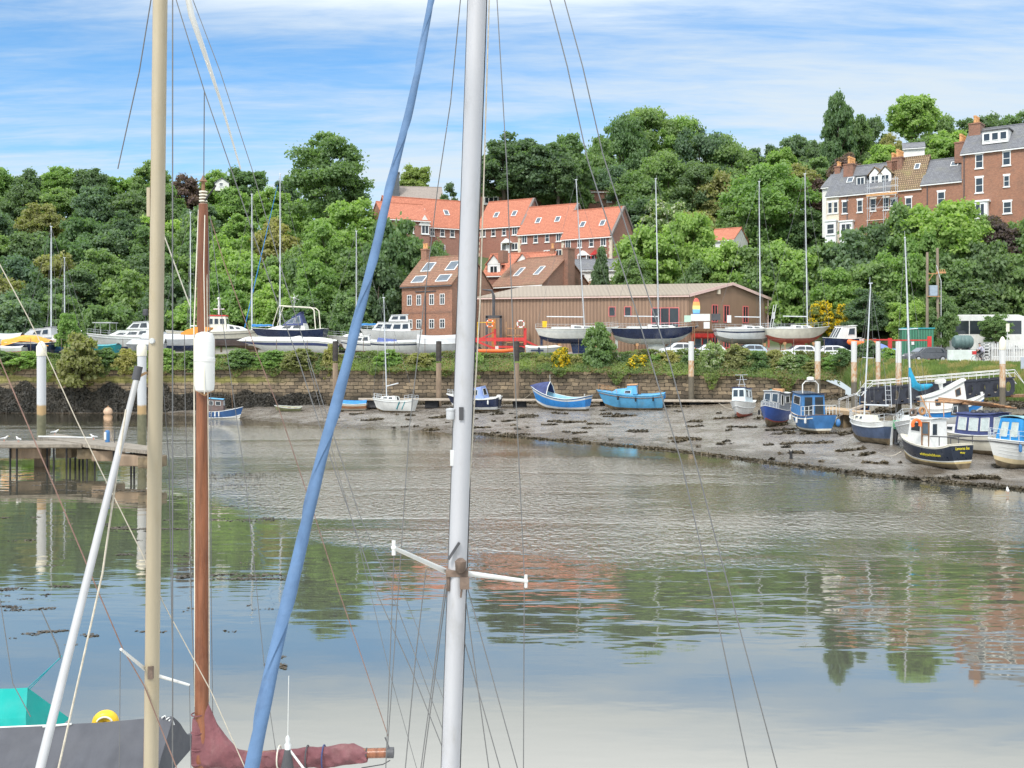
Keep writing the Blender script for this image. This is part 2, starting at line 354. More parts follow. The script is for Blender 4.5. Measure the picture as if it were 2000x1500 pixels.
yb = math_n(nt, 'ADD', yw, maprange(nt, x_, 4, 14, 0, 3.5))
mB = math_n(nt, 'MULTIPLY', maprange(nt, yb, 24.5, 30), maprange(nt, yw, 60, 120, 1, .2))
mB = math_n(nt, 'MULTIPLY', mB, maprange(nt, math_n(nt, 'ADD', line, 0), -6, 2, .3, 1)); mB = math_n(nt, 'MULTIPLY', mB, calm)
fine = noise(nt, mapping(nt, t, (1, .55, 1)), 3.9, 3, .6, .4)
med = noise(nt, mapping(nt, t, (.35, 1.2, 1), (0, 0, R(7))), .9, 3, .5, .3)
tiny = noise(nt, mapping(nt, t, (.7, 1.6, 1)), 1.1, 2, .5)
h = math_n(nt, 'MULTIPLY', math_n(nt, 'MULTIPLY', fine, mA), .2)
h = math_n(nt, 'ADD', h, math_n(nt, 'MULTIPLY', math_n(nt, 'MULTIPLY', med, mB), .035))
h = math_n(nt, 'ADD', h, math_n(nt, 'MULTIPLY', tiny, .0012))
bn = N(nt, 'ShaderNodeBump'); bn.inputs['Distance'].default_value = 1; bn.inputs['Strength'].default_value = 1; nt.links.new(h, bn.inputs['Height'])
gl = N(nt, 'ShaderNodeBsdfGlossy'); gl.inputs['Roughness'].default_value = .03; gl.inputs[0].default_value = (1.0, .945, .86, 1); nt.links.new(bn.outputs[0], gl.inputs['Normal'])
df = N(nt, 'ShaderNodeBsdfDiffuse'); df.inputs[0].default_value = (.09, .092, .075, 1)
fr = N(nt, 'ShaderNodeFresnel'); fr.inputs[0].default_value = 3.2; nt.links.new(bn.outputs[0], fr.inputs['Normal'])
ms = N(nt, 'ShaderNodeMixShader'); nt.links.new(math_n(nt, 'MULTIPLY', fr.outputs[0], 1.4, True), ms.inputs[0]); nt.links.new(df.outputs[0], ms.inputs[1]); nt.links.new(gl.outputs[0], ms.inputs[2]); nt.links.new(ms.outputs[0], out.inputs[0])
grid('river_water', [-900, 900], [-60, 121.4], lambda a, b: (a, b, 0), m_w)
# ground
m_gr, nt, b = new_mat('yard_and_hill_ground')
t = N(nt, 'ShaderNodeNewGeometry').outputs['Position']; s = N(nt, 'ShaderNodeSeparateXYZ'); nt.links.new(t, s.inputs[0])
g1 = noise(nt, t, .25, 6, .6); g2 = noise(nt, t, 3, 5, .6)
cg = mixc(nt, g1, (.045, .075, .025), (.10, .12, .045)); cy = mixc(nt, g2, (.24, .225, .2), (.33, .31, .28))
c = mixc(nt, maprange(nt, math_n(nt, 'ADD', s.outputs[2], g1), 7.6, 8.6), cy, cg); nt.links.new(c, b.inputs['Base Color']); b.inputs['Roughness'].default_value = .95
def hillp(px, D):
    if D <= 112.5: D2 = itp(px, TOPD); return (X(px, D2), D2, itp(px, TOPZ))
    if D < 130: D = itp(px, TOPD)+(130-itp(px, TOPD))*(D-112)/18.
    return (X(px, D), D, hz(px, D)-(.35 if px > 1700 and D < 112 else 0))
grid('ground', np.linspace(-900, 2900, 90), [112, 115, 119, 124, 130, 137, 145, 152, 160, 168, 175, 182, 190, 200, 210, 225, 240, 270, 300, 360, 420, 560, 700, 1000, 1500, 5000], hillp, m_gr)
# soil bank between wall top and yard, grassy slope on the right
m_bank, nt, b = new_mat('bank_soil')
t = N(nt, 'ShaderNodeNewGeometry').outputs['Position']; g1 = noise(nt, t, .5, 6, .65); g2 = noise(nt, t, 2.5, 5, .6)
c = mixc(nt, maprange(nt, g1, .35, .65), (.09, .105, .035), (.16, .15, .06)); c = mixc(nt, maprange(nt, g2, .45, .7, 0, .7), c, (.2, .15, .09))
nt.links.new(c, b.inputs['Base Color']); b.inputs['Roughness'].default_value = .95
def bankp(px, s):
    D0, D1 = itp(px, WALL)+.5, itp(px, TOPD)+.1; z0 = itp(px, WTOP)-.1 if px < 1640 else itp(px, [(1640, 4.1), (1690, itp(1690, ZB)-.1)]) if px < 1690 else itp(px, ZB)-.1
    D = D0+(D1-D0)*s; z = z0+(itp(px, TOPZ)-z0+.01)*(s**.8); x = X(px, D)
    return (x, D, z+.12*mnoise.noise(Vector((x*.8, D*.8, 1)))*(1-abs(2*s-1)))
grid('grassy_bank', np.linspace(-900, 3200, 300), np.linspace(0, 1, 10), bankp, m_bank)
# road on the right
m_road = paint('asphalt_road', (.20, .195, .19), .9, .15, 1.2, bump=.004)
def roadp(px, s):
    D0 = itp(px, TOPD)+.25; D = D0+s*9.5
    q = (X(px, D), D)
    if D < 130:
        T0 = itp(px, TOPD); u = 112+(D-T0)/(130-T0)*18
    z = hillz(px, D)
    return (q[0], q[1], z+.03)
def hillz(px, D):
    T0 = itp(px, TOPD); zz0 = itp(px, TOPZ)
    if D <= T0: return zz0
    rows = [112, 115, 119, 124, 130]; prev = None
    for r in rows:
        DD = T0+(130-T0)*(r-112)/18.; z = hillp(px, r)[2]
        if D <= DD: return prev[1]+(z-prev[1])*(D-prev[0])/(DD-prev[0])
        prev = (DD, z)
    return hz(px, D)
grid('road', np.linspace(1790, 2900, 60), np.linspace(0, 1, 8), roadp, m_road)
# ---------------------------------------------------------------- quay wall
m_wall, nt, b = new_mat('quay_stone')
t = N(nt, 'ShaderNodeNewGeometry').outputs['Position']; s = N(nt, 'ShaderNodeSeparateXYZ'); nt.links.new(t, s.inputs[0])
wv = noise(nt, t, 1.1, 5, .6); cc = N(nt, 'ShaderNodeCombineXYZ'); nt.links.new(math_n(nt, 'ADD', s.outputs[0], math_n(nt, 'MULTIPLY', wv, .9)), cc.inputs[0]); nt.links.new(math_n(nt, 'ADD', s.outputs[2], math_n(nt, 'MULTIPLY', wv, .42)), cc.inputs[1])
bt = N(nt, 'ShaderNodeTexBrick'); nt.links.new(cc.outputs[0], bt.inputs[0]); bt.offset = .43
bt.inputs['Color1'].default_value = (.33, .25, .16, 1); bt.inputs['Color2'].default_value = (.13, .10, .07, 1); bt.inputs['Mortar'].default_value = (.035, .03, .022, 1)
for k, v in (('Scale', 1), ('Mortar Size', .03), ('Brick Width', .95), ('Row Height', .43), ('Mortar Smooth', .4)): bt.inputs[k].default_value = v
c = mixc(nt, 1, bt.outputs[0], mixc(nt, noise(nt, t, 2.5, 5, .65), (.5, .5, .5), (1.45, 1.45, 1.45)), 'MULTIPLY')
zn = math_n(nt, 'ADD', s.outputs[2], math_n(nt, 'MULTIPLY', noise(nt, t, .6, 4), 1.2))
c = mixc(nt, maprange(nt, zn, 2.3, 3.4, .75, 0), c, (.055, .045, .03))
lf = maprange(nt, s.outputs[0], -32, -24, 1, 0); band = math_n(nt, 'MULTIPLY', maprange(nt, zn, 4.0, 4.3), maprange(nt, zn, 4.7, 5.0, 1, 0))
c = mixc(nt, math_n(nt, 'MULTIPLY', band, math_n(nt, 'MULTIPLY', lf, .6)), c, (.26, .26, .05))
nt.links.new(c, b.inputs['Base Color']); b.inputs['Roughness'].default_value = .9
bn = N(nt, 'ShaderNodeBump'); bn.inputs['Distance'].default_value = .12; nt.links.new(math_n(nt, 'SUBTRACT', math_n(nt, 'MULTIPLY', noise(nt, t, 3, 5), .5), bt.outputs[1]), bn.inputs['Height']); nt.links.new(bn.outputs[0], b.inputs['Normal'])
mb = MB(); cols = np.linspace(-900, 1652, 330); rows = 9
def wp(px, k, back=0):
    Dw = itp(px, WALL); zt = itp(px, WTOP)+.18*mnoise.noise(Vector((px*.03, 0, 0))); zt = zt if px < 1600 else zt-(px-1600)*.02
    z = -.6+(zt+.6)*k; x = X(px, Dw); return (x, Dw+back+.12*k+.06*mnoise.noise(Vector((x*1.3, z*2.2, 0))), z)
vs = [wp(px, k/rows) for k in range(rows+1) for px in cols]; n = len(cols)
fs = [(j*n+i, j*n+i+1, (j+1)*n+i+1, (j+1)*n+i) for j in range(rows) for i in range(n-1)]
mb.add(vs, fs); top = [wp(px, 1) for px in cols]; bk = [(p[0], p[1]+1.0, p[2]) for p in top]; bb = [(p[0], p[1], -.6) for p in bk]
mb.add(top+bk+bb, [(i, i+1, n+i+1, n+i) for i in range(n-1)]+[(n+i, n+i+1, 2*n+i+1, 2*n+i) for i in range(n-1)])
qw = mb.build('quay_wall', m_wall, smooth=True); tag(qw, 'long old sandstone quay wall with mossy lower courses below the boat yard', 'wall')
# ================================================================ vegetation
def quads_mesh(name, C, Nn, size, seed, aspect=1.3, fold=.0):
    """one mesh of small leaf-sized faces: C centres, Nn normals, size per leaf"""
    rs = np.random.RandomState(seed); n = len(C)
    r = rs.normal(size=(n, 3)); u = np.cross(Nn, r); u /= np.linalg.norm(u, axis=1)[:, None]+1e-9; w = np.cross(Nn, u)
    su = (size*.5)[:, None]; sw = su*aspect
    V = np.stack([C-w*sw, C+u*su, C+w*sw, C-u*su], 1).reshape(-1, 3)   # diamonds
    me = bpy.data.meshes.new(name); me.vertices.add(4*n); me.vertices.foreach_set('co', V.astype(np.float32).ravel())
    me.loops.add(4*n); me.loops.foreach_set('vertex_index', np.arange(4*n, dtype=np.int32))
    me.polygons.add(n); me.polygons.foreach_set('loop_start', np.arange(0, 4*n, 4, dtype=np.int32)); me.polygons.foreach_set('loop_total', np.full(n, 4, dtype=np.int32))
    me.update(calc_edges=True); return me
def crown_pts(shape, n, seed, nl=46):
    """unit crown: width 1 (radius .5), height 1 standing on z=0"""
    rs = np.random.RandomState(seed); L = []
    while len(L) < nl:
        p = rs.uniform(-1, 1, 3)
        z = (p[2]+1)/2
        if shape == 'round': rad = math.sqrt(max(0, 1-((z-.45)/.56)**2))
        elif shape == 'dome': rad = (1-z**2.6)**.6*(.86+.14*min(1, z*4))
        elif shape == 'poplar': rad = (math.sin(math.pi*min(1, max(0, z*.93+.05)))**.6)*(.75+.25*(1-z))
        elif shape == 'cone': rad = (1-z)**.75*.98+.04
        elif shape == 'spread': rad = math.sqrt(max(0, 1-((z-.55)/.46)**2))*(1 if z > .2 else .4)
        elif shape == 'flat': rad = (1-z**1.6)**.7
        a = math.hypot(p[0], p[1])
        if a > rad or rad < .05: continue
        if a < rad*.42 and z < .72 and rs.rand() < .85: continue
        q = .84; L.append((p[0]*.5*q, p[1]*.5*q, z*.9+.05, rs.uniform(.06, .13)*(1 if shape != 'poplar' else .9)))
    L = np.array(L); w = L[:, 3]**2; idx = rs.choice(len(L), n, p=w/w.sum())
    d = rs.normal(size=(n, 3)); d /= np.linalg.norm(d, axis=1)[:, None]; d[:, 2] = np.where(d[:, 2] < -.35, -d[:, 2], d[:, 2])
    rr = L[idx, 3]*(1-.38*rs.rand(n)**1.6)*(1+.27*rs.normal(size=n))
    C = L[idx, :3]+d*rr[:, None]*np.array([1, 1, .72])
    nn = d*.8+rs.normal(size=(n, 3))*.75+np.array([0, 0, .3]); nn /= np.linalg.norm(nn, axis=1)[:, None]
    return C, nn, L
TREE_ME = {}
def tree_mesh(shape, v, W, Hh, n, leaf):
    """real-size crown mesh, W x Hh metres, base at z=0, and a trunk mesh"""
    k = (shape, v, W, Hh)
    if k in TREE_ME: return TREE_ME[k]
    C, nn, L = crown_pts(shape, n, hash((shape, v)) % 1000 if False else sum(map(ord, shape))+v*17, nl=115)
    S = np.array([W, W, Hh]); rs = np.random.RandomState(v); sz = leaf*rs.uniform(.6, 1.35, len(C))
    me = quads_mesh('crown', C*S, nn, sz, v)
    mb = MB(); r = max(.12, W*.03); mb.tube([(0, 0, -Hh*.45), (0, 0, 0), (r*.5, 0, Hh*.3), (r, r, Hh*.7)], [r*1.5, r*1.1, r*.8, r*.2], 7)
    for i in range(9):
        l = L[(i*5) % len(L)]; e = Vector((l[0]*W, l[1]*W, l[2]*Hh)); z0 = Hh*(.02+.05*i)
        mb.tube([(0, 0, z0), Vector((e.x*.5, e.y*.5, z0+(e.z-z0)*.6)), e], [r*.55, r*.35, r*.12], 5)
    tm = bpy.data.meshes.new('trunk'); tm.from_pydata(mb.v, [], mb.f)
    TREE_ME[k] = (me, tm); return me, tm
M_bark = paint('bark', (.11, .085, .06), .9, .3, 3, stretch=(1, 1, .3), bump=.02)
LF = {'dark': leafm('leaf_dark_green', (.024, .044, .028), (.08, .125, .065)),
      'mid': leafm('leaf_mid_green', (.034, .062, .030), (.115, .17, .075)),
      'light': leafm('leaf_light_green', (.055, .095, .032), (.17, .24, .08)),
      'blue': leafm('leaf_blue_green', (.032, .058, .042), (.10, .145, .095)),
      'yellow': leafm('leaf_yellow_green', (.055, .08, .03), (.16, .20, .07)),
      'olive': leafm('leaf_olive_brown', (.07, .075, .03), (.20, .19, .09)),
      'copper': leafm('leaf_copper_purple', (.03, .022, .025), (.11, .07, .075)),
      'white': leafm('leaf_white_blossom', (.04, .07, .03), (.14, .18, .08), fl=(.6, .6, .48), flamt=.3),
      'gorse': leafm('leaf_gorse_flowers', (.03, .055, .018), (.13, .15, .05), fl=(.78, .56, .03), flamt=.72)}
WORD = {'dark': 'dark green', 'mid': 'mid green', 'light': 'bright green', 'blue': 'grey green', 'yellow': 'yellow green', 'olive': 'brownish green', 'copper': 'purple leaved', 'white': 'white flowering', 'gorse': 'yellow flowering'}
def tree(px, D, ptop, Wd, Hh, tone='mid', shape='round', v=0, label=None, group=None, name='tree', n=20000, leaf=.36, trunk=True, key=None):
    """crown of width Wd and height Hh metres with its top at picture height ptop"""
    zt = HC+(YH-ptop)*D/F; x = X(px, D)
    W0, H0 = key or (10, 10)
    me, tm = tree_mesh(shape, v, W0, H0, n, leaf)
    o = empty(name, (x, D, zt-Hh), rz=(v*1.7+px*.37+D) % 6.28, label=label, cat='tree', group=group)
    o.scale = (Wd/W0, Wd/W0, Hh/H0)
    c = bpy.data.objects.new('crown', me); lnk(c, o)
    if not me.materials: me.materials.append(LF['mid'])
    c.material_slots[0].link = 'OBJECT'; c.material_slots[0].material = LF[tone]
    if trunk:
        t_ = bpy.data.objects.new('trunk', tm); lnk(t_, o)
        if not tm.materials: tm.materials.append(M_bark)
    return o
ORD = ['first', 'second', 'third', 'fourth', 'fifth', 'sixth', 'seventh', 'eighth', 'ninth', 'tenth', 'eleventh', 'twelfth', 'thirteenth', 'fourteenth', 'fifteenth', 'sixteenth', 'seventeenth', 'eighteenth', 'nineteenth', 'twentieth']
rt = random.Random(11)
SK = [(-400, 330), (0, 322), (40, 316), (75, 328), (110, 318), (150, 330), (205, 312), (250, 330), (310, 322), (350, 340), (400, 345), (450, 326), (500, 330), (545, 340), (600, 372), (640, 385), (700, 400)]
def top_at(px, k):   # picture height of the canopy at row k (0 = skyline .. 6 = foot)
    s = itp(px, SK); foot = itp(px, [(-400, 560), (0, 565), (250, 575), (450, 560), (600, 520), (760, 455)])
    return s+(foot-s)*[0, .15, .31, .48, .65, .82, 1.0][k]
rowD = [300, 262, 228, 202, 180, 163, 150]
rown = ['along the left hill skyline', 'just below the left hill skyline', 'high on the left hillside', 'half way up the left hillside', 'below the middle of the left hillside', 'low on the left hillside', 'at the foot of the left hillside']
tones = ['dark', 'mid', 'mid', 'dark', 'blue', 'light', 'mid', 'olive', 'dark', 'mid']
for k, D in enumerate(rowD):
    wd = [13, 12.5, 11.5, 11, 10.5, 10, 9][k]; step = wd*.74*F/D; px = -60+(k % 2)*step*.5; i = 0; xmax = [560, 600, 600, 640, 650, 690, 730][k]
    while px < xmax:
        tn = tones[(i*3+k*5+rt.randrange(3)) % 10]
        if px > 420 and rt.random() < .55: tn = rt.choice(['light', 'mid', 'light'])
        if k == 0 and 90 < px < 140: tn = 'light'
        if k == 0 and 330 < px < 390: tn = 'copper'
        if k == 1 and 455 < px < 560: tn = 'yellow' if rt.random() < .4 else 'light'
        sc = rt.uniform(.85, 1.2); hh = wd*rt.uniform(1.0, 1.3)*sc
        tree(px+rt.uniform(-8, 8), D+rt.uniform(-5, 5), top_at(px, k)+rt.uniform(-12, 14)+(6 if k else 4), wd*sc, hh, tn, ['round', 'dome', 'round'][i % 3], (i+k) % 4,
             '%s tree, %s from the left %s' % (WORD[tn], ORD[i], rown[k]), 'trees on the wooded hillside', 'woodland_tree')
        px += step*rt.uniform(.85, 1.1); i += 1
# named individual trees: px, D, top y, width m, height m, tone, shape, label
TR = [
 (642, 232, 256, 22.5, 21, 'mid', 'dome', 'large round dark tree standing alone on the skyline left of the orange roofs'),
 (812, 235, 317, 8, 9.5, 'yellow', 'round', 'small yellow green cushion shaped tree beside the dark chimney'),
 (690, 168, 392, 12.5, 12, 'light', 'round', 'bright green bushy tree left of the orange roofed terrace'),
 (640, 160, 425, 10, 12, 'light', 'dome', 'bright green tree behind the tall mast left of the blue sail'),
 (770, 150, 424, 11, 17, 'mid', 'round', 'mid green tree in front of the left orange roof'),
 (838, 147, 462, 6.5, 10, 'mid', 'round', 'green tree between the orange terrace and the brown roofed house'),
 (737, 143, 505, 9, 13, 'dark', 'round', 'dark green tree left of the brick house with small white windows'),
 (690, 140, 560, 8, 9, 'mid', 'dome', 'low green tree at the left corner of the brick house'),
 (600, 142, 575, 9, 8, 'mid', 'flat', 'low bushy tree behind the navy motor cruiser'),
 (880, 205, 355, 7.5, 10, 'dark', 'cone', 'dark pointed tree just left of the tall white mast'),
 (985, 207, 262, 14, 13, 'dark', 'dome', 'dark dome of a tree immediately right of the tall white mast'),
 (1045, 207, 268, 14, 13, 'dark', 'round', 'dark tree with layered branches above the middle orange roofs'),
 (1108, 212, 262, 13, 16, 'mid', 'round', 'mid green tree behind the dark layered trees above the orange roofs'),
 (1090, 204, 300, 9, 9, 'dark', 'round', 'dark tree directly over the brick house with the white window'),
 (1170, 240, 262, 15, 25, 'mid', 'dome', 'green tree on the left shoulder of the big central wood'),
 (1215, 250, 226, 17, 27, 'mid', 'round', 'pale topped tree forming the left peak of the central wood'),
 (1270, 262, 210, 20, 26, 'mid', 'round', 'tallest tree of the central wood against the sky'),
 (1320, 258, 216, 17, 26, 'light', 'dome', 'feathery green tree just right of the highest treetop in the central wood'),
 (1370, 255, 232, 17, 25, 'blue', 'round', 'grey green tree right of the peak of the central wood'),
 (1425, 252, 258, 17, 23, 'mid', 'dome', 'green tree on the right shoulder of the central wood'),
 (1465, 262, 290, 12, 16, 'dark', 'round', 'small dark tree where the central wood meets the sky on the right'),
 (1190, 222, 320, 15, 16, 'blue', 'round', 'grey green tree behind the top of the mast by the orange gable'),
 (1245, 215, 325, 16, 17, 'mid', 'dome', 'mid green tree in the middle of the central wood above the gable'),
 (1300, 222, 300, 17, 18, 'mid', 'round', 'broad mid green tree in the heart of the central wood'),
 (1362, 218, 318, 15, 17, 'dark', 'round', 'darker tree in the central wood behind the navy yacht mast'),
 (1412, 215, 330, 13, 16, 'olive', 'round', 'brown tinged tree left of the bright round tree'),
 (1240, 196, 392, 12, 13, 'dark', 'round', 'dark tree close behind the right gable of the orange terrace'),
 (1297, 195, 385, 12, 13, 'white', 'round', 'tree dotted with white blossom behind the navy yacht mast'),
 (1350, 192, 400, 12, 14, 'olive', 'dome', 'brownish tree above the white gabled house'),
 (1503, 180, 318, 18, 17.5, 'light', 'round', 'big round bright green tree between the two right hand masts'),
 (1440, 178, 395, 9, 10, 'mid', 'round', 'lower left limb tree of the big round bright tree'),
 (1575, 176, 405, 8, 9, 'mid', 'round', 'tree joining the big round tree to the pale end of the terrace'),
 (1345, 150, 398, 9.5, 14, 'light', 'dome', 'tall light green tree left of the white gabled house'),
 (1270, 148, 432, 11, 13, 'light', 'round', 'light green tree right of the orange terrace gable'),
 (1238, 142, 500, 6, 7, 'mid', 'round', 'small tree behind the shed roof near the dark conifer'),
 (1174, 146, 476, 4.2, 9.5, 'dark', 'cone', 'dark narrow conifer in front of the orange terrace'),
 (1510, 250, 262, 9, 14, 'dark', 'cone', 'dark conifer on the skyline right of the central wood'),
 (1553, 248, 256, 11, 15, 'blue', 'round', 'grey green rounded tree on the skyline between conifer and poplar'),
 (1525, 235, 292, 10, 11, 'light', 'round', 'small light tree below the skyline conifer'),
 (1598, 240, 270, 9, 14, 'dark', 'round', 'dark tree immediately left of the poplar'),
 (1637, 205, 172, 8.0, 20, 'mid', 'poplar', 'tall pointed poplar rising above the terrace roofs'),
 (1668, 212, 212, 9, 17, 'mid', 'round', 'tree leaning against the right side of the poplar'),
 (1708, 225, 230, 8, 14, 'dark', 'round', 'dark tree between the poplar and the tall open tree'),
 (1590, 190, 305, 8, 9, 'mid', 'round', 'green bushy tree left of the poplar foot'),
 (1560, 185, 322, 9, 8, 'olive', 'round', 'olive bushy tree over the purple shrubbery'),
 (1600, 183, 345, 6, 7, 'copper', 'round', 'purple leaved tree at the left end of the brick terrace'),
 (1655, 180, 300, 8, 9, 'copper', 'dome', 'second purple leaved tree below the poplar'),
 (1782, 205, 182, 10.5, 11.5, 'light', 'spread', 'tall open crowned tree with a bare trunk above the chimneys'),
 (1740, 200, 262, 6, 10, 'olive', 'round', 'reddish brown tree left of the tall open crowned tree'),
 (1720, 190, 276, 9, 9, 'light', 'flat', 'spreading pale bush like tree behind the terrace chimneys'),
 (1835, 212, 222, 9, 13, 'mid', 'round', 'green tree right of the tall open crowned tree'),
 (1855, 195, 250, 12, 12, 'light', 'round', 'bright tree behind the chimney with orange pots'),
 (1800, 198, 268, 9, 11, 'mid', 'round', 'tree filling the gap behind the middle chimney stacks'),
 (1915, 225, 218, 12, 12, 'dark', 'round', 'dark green tree behind the tall brick house'),
 (1985, 228, 222, 10, 12, 'mid', 'round', 'tree at the right edge behind the tall brick house'),
 (1540, 140, 462, 11, 13, 'light', 'dome', 'light green tree behind the right hand yard masts'),
 (1478, 142, 478, 10, 12, 'mid', 'round', 'green tree left of the right hand yard masts'),
 (1418, 144, 462, 9.5, 12, 'light', 'round', 'light green tree below the white gabled house'),
 (1370, 143, 505, 7, 9, 'mid', 'round', 'mid green tree over the apex of the brown shed'),
 (1605, 140, 470, 10, 12, 'mid', 'round', 'mid green tree below the pale end of the terrace'),
 (1660, 139, 448, 10, 12, 'blue', 'round', 'grey green tree below the left brick houses'),
 (1710, 140, 425, 9, 12, 'dark', 'dome', 'dark tree below the scaffolded house'),
 (1765, 138, 402, 9, 13, 'mid', 'round', 'mid green tree below the orange brown roof'),
 (1840, 136, 385, 12, 12, 'light', 'round', 'wide bright tree in front of the tall brick house'),
 (1893, 137, 405, 8, 9, 'light', 'round', 'bright tree at the foot of the tall brick house'),
 (1945, 136, 412, 8, 8, 'copper', 'flat', 'reddish leaved shrubby tree under the ground floor window'),
 (1995, 136, 430, 8, 10, 'mid', 'round', 'tree at the right edge below the tall brick house'),
 (1640, 132, 520, 8, 9, 'light', 'round', 'small bright tree above the yellow gorse'),
 (1700, 131, 500, 9, 10, 'mid', 'dome', 'mid green tree left of the transformer poles'),
 (1752, 131, 478, 9, 12, 'light', 'round', 'bright tree behind the leaning grey mast'),
 (1800, 133, 455, 8, 13, 'light', 'round', 'bright tree behind the transformer poles'),
 (1868, 131, 478, 10, 12, 'mid', 'dome', 'broad green tree right of the transformer poles'),
 (1925, 130, 470, 9, 12, 'dark', 'round', 'dark tree over the white coach'),
 (1980, 129, 465, 9, 14, 'mid', 'round', 'big green tree over the right end of the coach'),
 (2040, 130, 440, 11, 16, 'mid', 'round', 'tree beyond the right edge over the fence'),
 (1900, 127, 540, 9, 6.5, 'dark', 'flat', 'dark bushes hanging over the coach roof'),
 (1690, 124, 560, 6, 5.5, 'dark', 'flat', 'dark bushy tree behind the orange inflatable'),
 (1772, 121, 580, 5, 5.5, 'light', 'round', 'light green willow like bush beside the green container'),
 (1838, 118, 572, 4.2, 6.5, 'mid', 'round', 'small tree against the transformer poles beside the container'),
 (1945, 116, 612, 3.6, 3.4, 'mid', 'round', 'small round tree in front of the coach windows'),
]
for i, (px, D, tp, w, h_, tn, shp, lb) in enumerate(TR):
    big = w > 14
    tree(px, D, tp, w, h_, tn, shp, (i % 4)+(4 if big else 0), lb, 'individual trees around the houses', 'tree', n=34000 if big else 20000, key=(18, 18) if big else (10, 10), leaf=.42 if big else .36)
# ---- bushes on the bank and wall top
_q = MB(); [_q.tube([(0, 0, 0), (math.cos(a)*.3, math.sin(a)*.3, .8), (math.cos(a)*.8, math.sin(a)*.8, 1.7)], [.06, .04, .015], 5) for a in (0, 1.3, 2.6, 3.9, 5.2)]
bush_stem = bpy.data.meshes.new('stem'); bush_stem.from_pydata(_q.v, [], _q.f)
def bush(px, D, ptop, w, h_, tone, label, v=0, depth=None, shape='dome', cat='bush', n=8000, leaf=.15):
    me, tm = tree_mesh(shape, 20+v, 3.0, 3.0, n, leaf)
    o = empty('bush', (X(px, D), D, HC+(YH-ptop)*D/F-h_), rz=px*.7, label=label, cat=cat, group='bushes along the quay')
    o.scale = (w/3., (depth or w*.8)/3., h_/3.)
    me, tm = me, bush_stem; c = bpy.data.objects.new('foliage', me); lnk(c, o)
    if not me.materials: me.materials.append(LF['mid'])
    c.material_slots[0].link = 'OBJECT'; c.material_slots[0].material = LF[tone]
    st = bpy.data.objects.new('stem', tm); lnk(st, o)
    if not tm.materials: tm.materials.append(M_bark)
    return o
